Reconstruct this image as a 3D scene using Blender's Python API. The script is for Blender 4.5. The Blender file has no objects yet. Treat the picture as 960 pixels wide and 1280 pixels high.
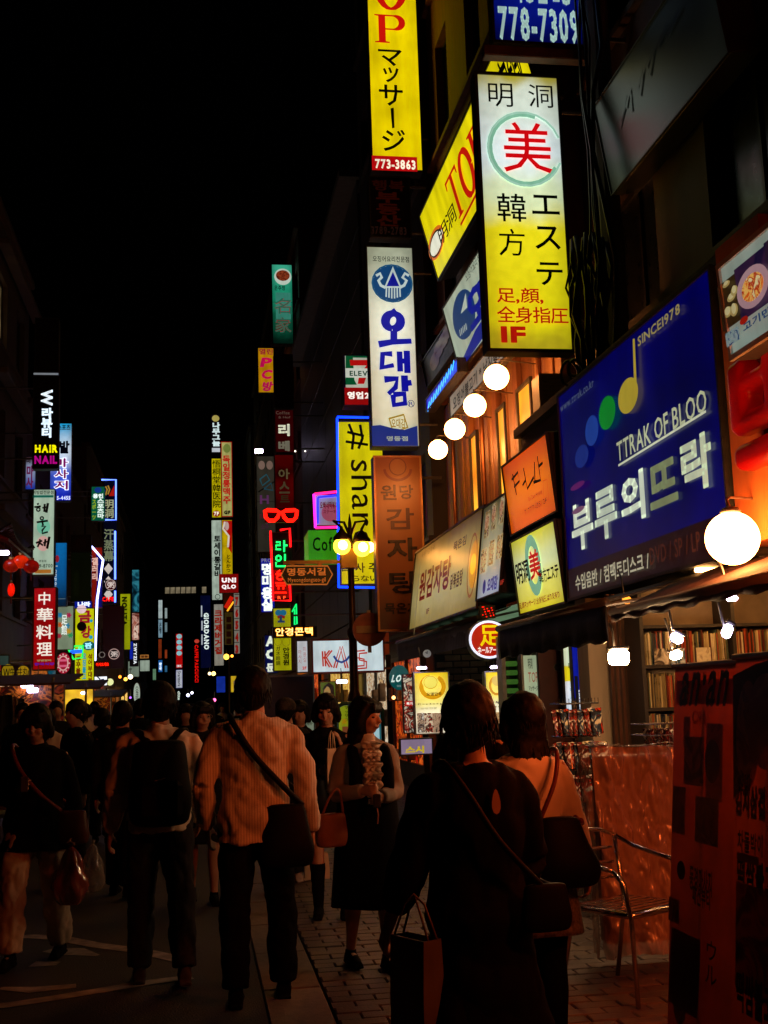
import bpy, bmesh, math, random
from mathutils import Vector, Matrix, noise

random.seed(7)
SC = bpy.context.scene
COL = SC.collection

# ------------------------------------------------------------------ camera
FPX = 1480.0            # focal length in pixels of the 960 x 1280 photograph
_yd = Vector((-232, -241, -1480)).normalized()
_zd = Vector((-300, 9440, -1480)); _zd = (_zd - _yd * _zd.dot(_yd)).normalized()
_xd = _yd.cross(_zd)
R3 = Matrix((_xd, _yd, _zd))          # camera -> world
CAM = Vector((0, 0, 1.6))
cam_d = bpy.data.cameras.new('camera')
cam = bpy.data.objects.new('camera', cam_d)
COL.objects.link(cam)
cam.matrix_world = Matrix.Translation(CAM) @ R3.to_4x4()
cam_d.sensor_fit = 'VERTICAL'
cam_d.sensor_height = 36.0
cam_d.lens = 36.0 * FPX / 1280
cam_d.clip_start = 0.1
cam_d.clip_end = 2000
SC.camera = cam

# ------------------------------------------------------------------ night sky, exposure
world = bpy.data.worlds.new('World')
SC.world = world
world.use_nodes = True
_nt = world.node_tree
_sky = _nt.nodes.new('ShaderNodeTexSky')
_sky.sky_type = 'NISHITA'
_sky.sun_disc = False
_sky.sun_elevation = math.radians(-4)
_sky.sun_rotation = math.radians(200)
_nt.links.new(_sky.outputs[0], _nt.nodes['Background'].inputs[0])
_nt.nodes['Background'].inputs[1].default_value = 0.004
SC.view_settings.view_transform = 'Standard'
SC.view_settings.look = 'None'
SC.view_settings.exposure = 0.0
SC.view_settings.gamma = 1.0
SC.cycles.use_denoising = True
SC.cycles.max_bounces = 5
SC.cycles.diffuse_bounces = 3
SC.cycles.glossy_bounces = 2
SC.cycles.transmission_bounces = 3
SC.cycles.transparent_max_bounces = 6
SC.cycles.sample_clamp_indirect = 4.0
SC.cycles.use_light_tree = True

# ------------------------------------------------------------------ helpers
def ray(px, py):
    return R3 @ Vector(((px - 480) / FPX, (640 - py) / FPX, -1.0))

def at(px, py, X=None, Y=None, Z=None):
    """the point of the place seen at a photo position, on the plane X, Y or Z = const"""
    d = ray(px, py)
    if Y is not None: t = (Y - CAM.y) / d.y
    elif X is not None: t = (X - CAM.x) / d.x
    else: t = (Z - CAM.z) / d.z
    return CAM + d * t

def lin(c):
    if isinstance(c, str):
        c = [int(c[i:i + 2], 16) / 255 for i in (0, 2, 4)]
        return tuple(v / 12.92 if v <= 0.04045 else ((v + 0.055) / 1.055) ** 2.4 for v in c)
    return tuple(c)

_mats = {}
def mat(key, base, rough=0.6, metal=0.0, em=None, es=0.0, var=0.25, scale=6.0, bump=0.0, bscale=40.0,
        alpha=1.0, trans=0.0, streak=False, spec=0.5, coat=0.0, detail=6):
    """procedural material: base colour broken up by noise, roughness variation, optional relief"""
    if key in _mats: return _mats[key]
    base = lin(base)
    m = bpy.data.materials.new(key); m.use_nodes = True
    nt = m.node_tree; N = nt.nodes; L = nt.links
    p = N['Principled BSDF']
    tc = N.new('ShaderNodeTexCoord')
    no = N.new('ShaderNodeTexNoise'); no.inputs['Scale'].default_value = scale; no.inputs['Detail'].default_value = detail
    if streak:
        mp = N.new('ShaderNodeMapping'); mp.inputs['Scale'].default_value = (1, 1, 0.12)
        L.new(tc.outputs['Object'], mp.inputs[0]); L.new(mp.outputs[0], no.inputs['Vector'])
    else:
        L.new(tc.outputs['Object'], no.inputs['Vector'])
    cr = N.new('ShaderNodeValToRGB')
    cr.color_ramp.elements[0].position = 0.3; cr.color_ramp.elements[1].position = 0.7
    a = max(0, 1 - var); b = 1 + var * 0.6
    cr.color_ramp.elements[0].color = tuple(min(1, v * a) for v in base) + (1,)
    cr.color_ramp.elements[1].color = tuple(min(1, v * b) for v in base) + (1,)
    L.new(no.outputs['Fac'], cr.inputs[0]); L.new(cr.outputs[0], p.inputs['Base Color'])
    mr = N.new('ShaderNodeMapRange'); mr.inputs[3].default_value = max(0.03, rough - 0.12); mr.inputs[4].default_value = min(1, rough + 0.12)
    L.new(no.outputs['Fac'], mr.inputs[0]); L.new(mr.outputs[0], p.inputs['Roughness'])
    p.inputs['Metallic'].default_value = metal
    p.inputs['Specular IOR Level'].default_value = spec
    if coat: p.inputs['Coat Weight'].default_value = coat
    if alpha < 1: p.inputs['Alpha'].default_value = alpha
    if trans: p.inputs['Transmission Weight'].default_value = trans
    if em is not None:
        p.inputs['Emission Color'].default_value = lin(em) + (1,)
        p.inputs['Emission Strength'].default_value = es
    if bump:
        n2 = N.new('ShaderNodeTexNoise'); n2.inputs['Scale'].default_value = bscale; n2.inputs['Detail'].default_value = 5
        L.new(tc.outputs['Object'], n2.inputs['Vector'])
        bp = N.new('ShaderNodeBump'); bp.inputs['Strength'].default_value = bump; bp.inputs['Distance'].default_value = 0.02
        L.new(n2.outputs['Fac'], bp.inputs['Height']); L.new(bp.outputs[0], p.inputs['Normal'])
    _mats[key] = m
    return m

def glow(col, es=1.0, var=0.14, scale=1.3, tubes=0.0):
    """backlit sign plastic: gives off light, a little uneven as the tubes behind it are"""
    key = 'lit_%s_%.2f_%.2f_%.2f' % (str(col), es, var, tubes)
    if key in _mats: return _mats[key]
    c = lin(col)
    m = bpy.data.materials.new(key); m.use_nodes = True
    nt = m.node_tree; N = nt.nodes; L = nt.links; p = N['Principled BSDF']
    p.inputs['Base Color'].default_value = tuple(v * 0.5 for v in c) + (1,)
    p.inputs['Roughness'].default_value = 0.3
    p.inputs['Emission Color'].default_value = c + (1,)
    tc = N.new('ShaderNodeTexCoord')
    no = N.new('ShaderNodeTexNoise'); no.inputs['Scale'].default_value = scale; no.inputs['Detail'].default_value = 1.5
    L.new(tc.outputs['Object'], no.inputs['Vector'])
    mr = N.new('ShaderNodeMapRange'); mr.inputs[1].default_value = 0.3; mr.inputs[2].default_value = 0.7
    mr.inputs[3].default_value = es * (1 - var * 1.6); mr.inputs[4].default_value = es * (1 + var)
    L.new(no.outputs['Fac'], mr.inputs[0])
    n3 = N.new('ShaderNodeTexNoise'); n3.inputs['Scale'].default_value = 8; n3.inputs['Detail'].default_value = 7; n3.inputs['Roughness'].default_value = .65
    mp = N.new('ShaderNodeMapping'); mp.inputs['Scale'].default_value = (1, 1, .3); L.new(tc.outputs['Object'], mp.inputs[0]); L.new(mp.outputs[0], n3.inputs['Vector'])
    m3 = N.new('ShaderNodeMapRange'); m3.inputs[1].default_value = .35; m3.inputs[2].default_value = .6; m3.inputs[3].default_value = .84; m3.inputs[4].default_value = 1.0
    L.new(n3.outputs['Fac'], m3.inputs[0]); m4 = N.new('ShaderNodeMath'); m4.operation = 'MULTIPLY'; L.new(mr.outputs[0], m4.inputs[0]); L.new(m3.outputs[0], m4.inputs[1])
    src = m4.outputs[0]
    if tubes:
        wv = N.new('ShaderNodeTexWave'); wv.bands_direction = 'X'; wv.inputs['Scale'].default_value = 0.9
        wv.inputs['Distortion'].default_value = 0.0
        L.new(tc.outputs['Object'], wv.inputs['Vector'])
        m2 = N.new('ShaderNodeMapRange'); m2.inputs[3].default_value = 1 - tubes; m2.inputs[4].default_value = 1 + tubes * 0.4
        L.new(wv.outputs['Fac'], m2.inputs[0])
        mu = N.new('ShaderNodeMath'); mu.operation = 'MULTIPLY'
        L.new(src, mu.inputs[0]); L.new(m2.outputs[0], mu.inputs[1]); src = mu.outputs[0]
    L.new(src, p.inputs['Emission Strength'])
    _mats[key] = m
    return m

def sphot(key, cols, scale=8.0, es=0.0):
    """printed picture, out of several colours broken into blobs"""
    if key in _mats: return _mats[key]
    m = bpy.data.materials.new(key); m.use_nodes = True
    nt = m.node_tree; N = nt.nodes; L = nt.links; p = N['Principled BSDF']
    tc = N.new('ShaderNodeTexCoord')
    no = N.new('ShaderNodeTexNoise'); no.inputs['Scale'].default_value = scale; no.inputs['Detail'].default_value = 3
    no.inputs['Distortion'].default_value = 1.4
    L.new(tc.outputs['Object'], no.inputs['Vector'])
    cr = N.new('ShaderNodeValToRGB'); cr.color_ramp.interpolation = 'EASE'
    el = cr.color_ramp.elements
    n = len(cols)
    el[0].position = 0.34; el[1].position = 0.66
    for i in range(1, n - 1): el.new(0.34 + 0.32 * i / (n - 1))
    for i, c in enumerate(cols): el[i].color = lin(c) + (1,)
    L.new(no.outputs['Fac'], cr.inputs[0]); L.new(cr.outputs[0], p.inputs['Base Color'])
    p.inputs['Roughness'].default_value = 0.4
    if es:
        L.new(cr.outputs[0], p.inputs['Emission Color']); p.inputs['Emission Strength'].default_value = es
    _mats[key] = m
    return m

class MB:
    """collects shapes; build() links them as one mesh object"""
    def __init__(s): s.v = []; s.f = []
    def add(s, vs, fs):
        o = len(s.v); s.v += [tuple(v) for v in vs]; s.f += [tuple(i + o for i in f) for f in fs]; return s
    def box(s, a, b):
        x0, y0, z0 = a; x1, y1, z1 = b
        return s.add([(x0, y0, z0), (x1, y0, z0), (x1, y1, z0), (x0, y1, z0), (x0, y0, z1), (x1, y0, z1), (x1, y1, z1), (x0, y1, z1)],
                     [(0, 3, 2, 1), (4, 5, 6, 7), (0, 1, 5, 4), (1, 2, 6, 5), (2, 3, 7, 6), (3, 0, 4, 7)])
    def cbox(s, a, b, c=0.01):
        """box with chamfered edges"""
        x0, y0, z0 = a; x1, y1, z1 = b
        c = min(c, abs(x1 - x0) * .45, abs(y1 - y0) * .45, abs(z1 - z0) * .45)
        bm = bmesh.new()
        bmesh.ops.create_cube(bm, size=1)
        for v in bm.verts:
            v.co = Vector(((x0 + x1) / 2 + v.co.x * (x1 - x0), (y0 + y1) / 2 + v.co.y * (y1 - y0), (z0 + z1) / 2 + v.co.z * (z1 - z0)))
        bmesh.ops.bevel(bm, geom=bm.edges[:], offset=c, segments=1, affect='EDGES')
        return s.bm(bm)
    def bm(s, bm):
        bm.verts.ensure_lookup_table()
        s.add([v.co.copy() for v in bm.verts], [[v.index for v in f.verts] for f in bm.faces]); bm.free(); return s
    def tube(s, pts, r, n=8, cap=True, closed=False):
        pts = [Vector(p) for p in pts]; m = len(pts)
        rs = r if isinstance(r, (list, tuple)) else [r] * m
        vs = []; up = None
        for i, p in enumerate(pts):
            a = pts[(i - 1) % m] if (i or closed) else p; b = pts[(i + 1) % m] if (i < m - 1 or closed) else p
            t = (b - a)
            t = t.normalized() if t.length > 1e-9 else Vector((0, 0, 1))
            if up is None: up = Vector((0, 0, 1)) if abs(t.z) < .9 else Vector((1, 0, 0))
            s1 = t.cross(up)
            if s1.length < 1e-4: s1 = t.cross(Vector((0, 1, 0.3)))
            s1.normalize(); s2 = s1.cross(t).normalized(); up = s2
            for k in range(n):
                q = 2 * math.pi * k / n
                vs.append(p + (s1 * math.cos(q) + s2 * math.sin(q)) * rs[i])
        fs = []
        for i in range(m if closed else m - 1):
            j = (i + 1) % m
            for k in range(n):
                fs.append((i * n + k, i * n + (k + 1) % n, j * n + (k + 1) % n, j * n + k))
        if cap and not closed:
            fs.append(tuple(range(n - 1, -1, -1))); fs.append(tuple((m - 1) * n + k for k in range(n)))
        return s.add(vs, fs)
    def lathe(s, prof, c=(0, 0, 0), n=16, axis='z'):
        vs = []; fs = []
        for r, z in prof:
            for k in range(n):
                q = 2 * math.pi * k / n; x = r * math.cos(q); y = r * math.sin(q)
                if axis == 'z': vs.append((c[0] + x, c[1] + y, c[2] + z))
                else: vs.append((c[0] + x, c[1] + z, c[2] + y))
        for i in range(len(prof) - 1):
            for k in range(n): fs.append((i * n + k, i * n + (k + 1) % n, (i + 1) * n + (k + 1) % n, (i + 1) * n + k))
        fs.append(tuple(range(n - 1, -1, -1))); fs.append(tuple((len(prof) - 1) * n + k for k in range(n)))
        return s.add(vs, fs)
    def ball(s, c, r, n=14, sc=(1, 1, 1)):
        prof = []
        m = max(6, n // 2 + 1)
        vs = []; fs = []
        for i in range(m + 1):
            t = math.pi * i / m
            for k in range(n):
                q = 2 * math.pi * k / n
                vs.append((c[0] + r * sc[0] * math.sin(t) * math.cos(q), c[1] + r * sc[1] * math.sin(t) * math.sin(q), c[2] - r * sc[2] * math.cos(t)))
        for i in range(m):
            for k in range(n): fs.append((i * n + k, i * n + (k + 1) % n, (i + 1) * n + (k + 1) % n, (i + 1) * n + k))
        return s.add(vs, fs)
    def quad(s, a, b, c, d): return s.add([a, b, c, d], [(0, 1, 2, 3)])
    def sheet(s, x0, x1, y0, y1, z): return s.quad((x0, y0, z), (x1, y0, z), (x1, y1, z), (x0, y1, z))
    def mesh(s, name, m, smooth=False):
        me = bpy.data.meshes.new(name); me.from_pydata(s.v, [], s.f); me.update()
        if m: me.materials.append(m)
        if smooth:
            me.polygons.foreach_set('use_smooth', [True] * len(me.polygons))
        return me
    def build(s, name, m, parent=None, loc=None, smooth=False):
        o = bpy.data.objects.new(name, s.mesh(name, m, smooth)); COL.objects.link(o)
        if parent: o.parent = parent
        if loc: o.location = loc
        return o

def tag(o, label=None, cat=None, group=None, kind=None):
    if label: o['label'] = label
    if cat: o['category'] = cat
    if group: o['group'] = group
    if kind: o['kind'] = kind
    return o

def empty(name, loc, label, cat, group=None, rz=0.0):
    o = bpy.data.objects.new(name, None); COL.objects.link(o)
    o.location = loc; o.rotation_euler = (0, 0, rz); o.empty_display_size = 0.2
    return tag(o, label, cat, group)

def struct(o): o['kind'] = 'structure'; return o

def link(name, me, parent=None, loc=None, rot=None):
    o = bpy.data.objects.new(name, me); COL.objects.link(o)
    if parent: o.parent = parent
    if loc is not None: o.location = loc
    if rot is not None: o.rotation_euler = rot
    return o

# ------------------------------------------------------------------ lettering
ALLCH = "!&()*+,-./0123456789:ABCDEFGHIJKLMNOPQRSTUVWXYZabcdefghijklmnopqrstuvwxyz·いかつとなはらりんアウエガキサジスッツテトネポマルー中丸井全剛医名国圧堂家容幕式悟指料方日明有桐汗洞灸牛理眼粥美華蒸製足身金鍼鏡院靴韓顔館가갈감강갤거겹경고국그금기길김꾸나낙네념뉴늘닭당대뎅독돌동두디떡뚝뜨라락러루리린마만맥메명무묵문미믹박반발밥방배버베복볶부분불뷰비빔빠사산삼서섞세션소수스시식실쌈아안약양어업열영오요용원은음의이인일입자전점정제주지집징차츠층치컴콘콩크킨탕택토통트특티판패팩포프한행호Ｗ"
_gb = {}
def _font_batch():
    """outline of every character used, one line of text per character"""
    cu = bpy.data.curves.new('t', 'FONT'); cu.body = "\n".join(ALLCH); cu.size = 1.0; cu.resolution_u = 2
    cu.space_line = 3.0; cu.dimensions = '2D'; cu.fill_mode = 'FRONT'
    ob = bpy.data.objects.new('t', cu)
    me = bpy.data.meshes.new_from_object(ob)
    n = len(ALLCH); out = [([], [], []) for _ in range(n)]
    own = []
    for v in me.vertices:
        k = max(0, min(n - 1, int(round(-(v.co.y - 0.37) / 3.0))))
        own.append((k, len(out[k][0]))); out[k][0].append((v.co.x, v.co.y + 3.0 * k, 0))
    cnt = {}
    for p in me.polygons:
        k = own[p.vertices[0]][0]; out[k][1].append(tuple(own[i][1] for i in p.vertices))
        for e in p.edge_keys: cnt[e] = cnt.get(e, 0) + 1
    for e, c in cnt.items():
        if c == 1: out[own[e[0]][0]][2].append((own[e[0]][1], own[e[1]][1]))
    bpy.data.objects.remove(ob); bpy.data.curves.remove(cu); bpy.data.meshes.remove(me)
    return {c: o for c, o in zip(ALLCH, out)}

_gc = {}
def _glyph(ch, bold):
    if not _gb: _gb.update(_font_batch())
    if (ch, bold) in _gc: return _gc[(ch, bold)]
    v, f, e = _gb.get(ch, ([], [], [])); v = list(v); f = list(f); key = (ch, bold)
    if 0x4e00 <= ord(ch) < 0xa000: bold *= .45     # dense characters clog when thickened
    if bold > 0.004:                       # thicken: a ribbon along every outline edge
        for a, b in e:
            p = Vector(v[a][:2]); q = Vector(v[b][:2]); t = q - p
            if t.length < 1e-5: continue
            t = t.normalized() * bold; m = Vector((-t.y, t.x)); o = len(v)
            v += [(w.x, w.y, 1) for w in (p - t * .7 + m, p - t * .7 - m, q + t * .7 - m, q + t * .7 + m)]
            f.append((o, o + 1, o + 2, o + 3))
    _gc[key] = (v, f)
    return v, f

def glyphs(text, bold=0.0):
    VS = []; FS = []; x = 0.0
    for ch in text:
        v, f = _glyph(ch, bold)
        if not v: x += 0.28; continue
        if len(text) == 1: return v, f
        wide = ord(ch) > 0x2000
        x0 = 0 if wide else -min(p[0] for p in v) + 0.05
        o = len(VS); VS += [(p[0] + x + x0, p[1], p[2]) for p in v]; FS += [tuple(i + o for i in q) for q in f]
        x += 0.95 if wide else (max(p[0] for p in v) - min(p[0] for p in v)) + 0.1
    return VS, FS

def remeshed(mb, name, m, vox, parent=None, smooth=4, cut=None):
    """one continuous skin over overlapping shapes"""
    me = mb.mesh(name, None)
    ob = bpy.data.objects.new('tmp', me); COL.objects.link(ob)
    r = ob.modifiers.new('r', 'REMESH'); r.mode = 'VOXEL'; r.voxel_size = vox; r.use_smooth_shade = True
    if smooth:
        sm = ob.modifiers.new('s', 'SMOOTH'); sm.iterations = smooth; sm.factor = 0.5
    return ob, name, m, parent

def settle(jobs):
    """evaluate a batch of remeshed shapes at once, return final objects"""
    dg = bpy.context.evaluated_depsgraph_get(); out = []
    for ob, name, m, parent in jobs:
        me = bpy.data.meshes.new_from_object(ob.evaluated_get(dg))
        me.name = name; me.materials.clear()
        if m: me.materials.append(m)
        me.polygons.foreach_set('use_smooth', [True] * len(me.polygons))
        out.append((name, me, parent))
    for ob, *_ in jobs:
        d = ob.data; bpy.data.objects.remove(ob); bpy.data.meshes.remove(d)
    return [link(n, me, p) for n, me, p in out]

# ------------------------------------------------------------------ sign builder
PANEL = lambda: mat('sign_housing', (0.035, 0.033, 0.03), rough=0.5, var=0.4, scale=9, bump=0.1)
METAL = lambda: mat('grey_metal', (0.25, 0.25, 0.24), rough=0.45, metal=0.8, var=0.3, scale=14)

def gradglow(stops, h, es, key, w=1.0):
    """backlit print whose colour runs down the face: stops = [(height 0..1, colour)]"""
    if key in _mats: return _mats[key]
    m = bpy.data.materials.new(key); m.use_nodes = True
    nt = m.node_tree; N = nt.nodes; L = nt.links; p = N['Principled BSDF']
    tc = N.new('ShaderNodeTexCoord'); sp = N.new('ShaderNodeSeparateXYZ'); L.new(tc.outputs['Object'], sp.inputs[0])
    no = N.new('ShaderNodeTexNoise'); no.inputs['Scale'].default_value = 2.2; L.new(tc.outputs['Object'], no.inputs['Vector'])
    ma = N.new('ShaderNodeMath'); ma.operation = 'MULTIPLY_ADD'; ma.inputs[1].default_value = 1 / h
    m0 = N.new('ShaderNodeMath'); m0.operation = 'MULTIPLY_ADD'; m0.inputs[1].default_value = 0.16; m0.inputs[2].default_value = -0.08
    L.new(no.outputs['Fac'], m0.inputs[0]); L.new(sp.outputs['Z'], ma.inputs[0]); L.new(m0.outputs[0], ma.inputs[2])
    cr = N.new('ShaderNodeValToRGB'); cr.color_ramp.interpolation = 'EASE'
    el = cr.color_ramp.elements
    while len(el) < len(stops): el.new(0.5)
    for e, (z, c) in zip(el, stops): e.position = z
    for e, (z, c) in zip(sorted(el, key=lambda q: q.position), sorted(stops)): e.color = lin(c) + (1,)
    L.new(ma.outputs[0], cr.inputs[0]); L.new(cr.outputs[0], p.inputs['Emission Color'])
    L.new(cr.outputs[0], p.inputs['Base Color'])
    p.inputs['Roughness'].default_value = 0.3
    ab = N.new('ShaderNodeMath'); ab.operation = 'ABSOLUTE'; L.new(sp.outputs['X'], ab.inputs[0])      # tubes run up the middle of the box
    mr = N.new('ShaderNodeMapRange'); mr.interpolation_type = 'SMOOTHSTEP'; mr.inputs[1].default_value = w * .18; mr.inputs[2].default_value = w * .52
    mr.inputs[3].default_value = es * 1.08; mr.inputs[4].default_value = es * .72
    L.new(ab.outputs[0], mr.inputs[0])
    n3 = N.new('ShaderNodeTexNoise'); n3.inputs['Scale'].default_value = 9; n3.inputs['Detail'].default_value = 6; L.new(tc.outputs['Object'], n3.inputs['Vector'])
    m3 = N.new('ShaderNodeMapRange'); m3.inputs[1].default_value = .35; m3.inputs[2].default_value = .65; m3.inputs[3].default_value = .9; m3.inputs[4].default_value = 1.04
    L.new(n3.outputs['Fac'], m3.inputs[0]); mu = N.new('ShaderNodeMath'); mu.operation = 'MULTIPLY'; L.new(mr.outputs[0], mu.inputs[0]); L.new(m3.outputs[0], mu.inputs[1])
    L.new(mu.outputs[0], p.inputs['Emission Strength'])
    _mats[key] = m
    return m

def arc(cx, cy, rx, ry, a0=0, a1=360, n=20):
    return [(cx + rx * math.cos(math.radians(a0 + (a1 - a0) * i / n)), cy + ry * math.sin(math.radians(a0 + (a1 - a0) * i / n))) for i in range(n + 1)]

def strip(pts, w, closed=False):
    """flat ribbon in the u-v plane"""
    n = len(pts); vs = []; ws = w if isinstance(w, (list, tuple)) else [w] * n
    for i in range(n):
        a = Vector(pts[(i - 1) % n] if (i or closed) else pts[i]); b = Vector(pts[(i + 1) % n] if (i < n - 1 or closed) else pts[i])
        t = (b - a)
        t = t.normalized() if t.length > 1e-9 else Vector((1, 0))
        q = Vector((-t.y, t.x)) * ws[i] / 2; p = Vector(pts[i])
        vs += [p + q, p - q]
    fs = [(2 * i, 2 * i + 1, 2 * ((i + 1) % n) + 1, 2 * ((i + 1) % n)) for i in range(n if closed else n - 1)]
    return [(v.x, v.y) for v in vs], fs

SERIF = {
 'T': ([(0, .8), (0, 1), (1, 1), (1, .8), (.94, .8), (.9, .93), (.6, .94), (.6, .06), (.72, .04), (.72, 0), (.28, 0), (.28, .04), (.4, .06), (.4, .94), (.1, .93), (.06, .8)],),
 'P': ([(0, 1), (0, .96), (.12, .94), (.12, .06), (0, .04), (0, 0), (.46, 0), (.46, .04), (.34, .06), (.34, .94), (.34, 1)],),
}
class Sign:
    n = 0
    def __init__(s, label, box, Y=None, X=None, plane='f', tilt=0.0, t=0.22, face='ffffff', es=1.0, lit=True, frame=None,
                 rim=0.03, name='lit_sign', cat='sign', group=None, side=1, grad=None, var=0.16, tubes=0.1, arm=None, gap=0.0,
                 housing=None, nopost=False, yaw=0.0):
        Sign.n += 1; s.id = Sign.n
        s.plane = plane; s.es = es if lit else 0; s.parts = {}; s.k = 0
        if plane == 'f':                      # faces up the street, towards the camera
            x0, y0, x1, y1 = box
            if Y is None:
                Y = at(x1 if X > 0 else x0, (y0 + y1) / 2, X=X).y
            P = at((x0 + x1) / 2, y1, Y=Y); rz = yaw
        else:                                 # lies along the facade
            x0, yb, x1, yt = box
            P = at(x0, yb, X=X); rz = -math.pi / 2 if X > 0 else math.pi / 2
        s.M = Matrix.Translation(P) @ Matrix.Rotation(rz, 4, 'Z') @ Matrix.Rotation(math.radians(tilt), 4, 'X')
        s.Mi = s.M.inverted()
        if plane == 'f':
            a = s.uv(x0, y1); b = s.uv(x1, y0)
        else:
            a = s.uv(x0, yb); b = s.uv(x1, yt)
        cu = (a[0] + b[0]) / 2
        s.M = s.M @ Matrix.Translation((cu, 0, 0)); s.Mi = s.M.inverted()
        s.w = abs(b[0] - a[0]); s.h = b[1] - a[1]
        r = empty(name, (0, 0, 0), label, cat, group)
        r.matrix_world = s.M; s.root = r
        w, h = s.w, s.h
        hm = housing or PANEL()
        f = MB(); g = rim
        f.cbox((-w / 2, 0.012, 0), (w / 2, t, h), 0.012)
        f.build('housing', hm, r)
        if rim:
            e = MB()
            e.box((-w / 2, -0.012, 0), (-w / 2 + g, 0.014, h)); e.box((w / 2 - g, -0.012, 0), (w / 2, 0.014, h))
            e.box((-w / 2 + g, -0.012, 0), (w / 2 - g, 0.014, g)); e.box((-w / 2 + g, -0.012, h - g), (w / 2 - g, 0.014, h))
            e.build('rim', frame or hm, r)
        fm = MB(); fm.quad((-w / 2 + g, 0.004, g), (w / 2 - g, 0.004, g), (w / 2 - g, 0.004, h - g), (-w / 2 + g, 0.004, h - g))
        if grad: m = gradglow(grad, h, es, 'printed_glow_%d' % s.id, w)
        elif isinstance(face, bpy.types.Material): m = face
        elif lit: m = glow(face, es, var, tubes=tubes)
        else: m = mat('unlit_' + str(face), face, rough=0.45, var=0.3)
        fm.build('face', m, r)
        if lit and h > 2.3 and P.y > 22: MB().box((-w / 2 + g, -.006, h * .52), (w / 2 - g, .003, h * .52 + .012)).build('panel_seam', hm, r)
        if arm is not None:                   # brackets back to the wall at X = arm
            sx = 1 if arm > 0 else -1
            L_ = abs(arm - P.x) - w / 2
            if L_ > 0.05:
                for z in (h * 0.12, h * 0.88):
                    MB().tube([(sx * w / 2, t / 2, z), (sx * (w / 2 + L_), t / 2, z)], 0.025, 6).build('bracket', METAL(), r)
    def uv(s, px, py):
        o = s.Mi @ CAM; d = s.Mi.to_3x3() @ ray(px, py)
        t = -o.y / d.y; p = o + d * t
        return (p.x, p.z)
    def rect(s, b):
        if b[0] == 'L': return b[1:]
        if s.plane == 'f': a = s.uv(b[0], b[3]); c = s.uv(b[2], b[1])
        else: a = s.uv(b[0], b[1]); c = s.uv(b[2], b[3])
        return a[0], a[1], c[0], c[1]
    def _m(s, c, es):
        if isinstance(c, bpy.types.Material): return c
        if c in ('k', 'dk'): return mat('black_print', (0.012, 0.012, 0.014), rough=0.5, var=0.2)
        e = s.es if es is None else es
        if e <= 0: return mat('print_' + c, c, rough=0.5, var=0.15)
        return glow(c, e, 0.08)
    def put(s, vs, fs, c, es=None, name='lettering', h=0.0):
        m = s._m(c, es); s.k += 1; w = -(0.002 + 0.0015 * s.k) + h
        key = (name, m.name)
        mb = s.parts.setdefault(key, (MB(), m))[0]
        mb.add([(v[0], w - (.0006 * v[2] if len(v) > 2 else 0), v[1]) for v in vs], fs)
        return s
    def text(s, tx, b, c='k', bold=0.02, es=None, name='lettering', vert=False, rot=0, box=None, flip=False, slant=0.0):
        x0, z0, x1, z1 = box or s.rect(b)
        if vert:
            n = len(tx); H = (z1 - z0) / n; VS = []; FS = []
            for i, ch in enumerate(tx):
                if ch == ' ': continue
                v, f = glyphs(ch, bold)
                if not v: continue
                zt = z1 - H * i; o = len(VS); asc = ord(ch) < 128
                if asc:
                    mx = max(p[0] for p in v); mn = min(p[0] for p in v); my = max(p[1] for p in v); ny = min(p[1] for p in v)
                    VS += [(x0 + (x1 - x0) * (.15 + .7 * (p[0] - mn) / (mx - mn)), zt - H + H * (.08 + .84 * (p[1] - ny) / max(my - ny, .3)), p[2]) for p in v]
                else:
                    VS += [(x0 + (x1 - x0) * (p[0] - 0.04) / 0.9, zt - H + H * (0.04 + (p[1] + 0.09) / 1.0), p[2]) for p in v]
                FS += [tuple(q + o for q in g) for g in f]
            return s.put(VS, FS, c, es, name)
        v, f = glyphs(tx, bold)
        if not v: return s
        mnx = min(p[0] for p in v); mxx = max(p[0] for p in v); mny = min(p[1] for p in v); mxy = max(p[1] for p in v)
        q = []
        for p in v:
            a = (p[0] - mnx) / (mxx - mnx or 1); bb = (p[1] - mny) / (mxy - mny or 1)
            a += slant * (bb - .5)
            if rot == 90: a, bb = bb, 1 - a       # reads from top to bottom
            q.append((x0 + (x1 - x0) * a, z0 + (z1 - z0) * bb, p[2]))
        return s.put(q, f, c, es, name)
    def v(s, tx, b, c='k', bold=0.02, es=None): return s.text(tx, b, c, bold, es, vert=True)
    def r(s, b, c, es=None, name='printed_panel'):
        x0, z0, x1, z1 = s.rect(b)
        return s.put([(x0, z0), (x1, z0), (x1, z1), (x0, z1)], [(0, 1, 2, 3)], c, es, name)
    def e(s, b, c, es=None, name='printed_disc', n=28):
        x0, z0, x1, z1 = s.rect(b)
        return s.put(arc((x0 + x1) / 2, (z0 + z1) / 2, (x1 - x0) / 2, (z1 - z0) / 2, n=n)[:-1], [tuple(range(n))], c, es, name)
    def ring(s, b, c, w=0.12, es=None, a0=0, a1=360, name='emblem'):
        x0, z0, x1, z1 = s.rect(b)
        v, f = strip(arc((x0 + x1) / 2, (z0 + z1) / 2, (x1 - x0) / 2, (z1 - z0) / 2, a0, a1), w * (x1 - x0))
        return s.put(v, f, c, es, name)
    def p(s, pts, c, es=None, name='emblem'):
        return s.put([s.uv(*q) for q in pts], [tuple(range(len(pts)))], c, es, name)
    def l(s, pts, w, c, es=None, name='emblem'):
        """brush line: w in metres"""
        q = [s.uv(*a) for a in pts]
        v, f = strip(q, w)
        return s.put(v, f, c, es, name)
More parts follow.
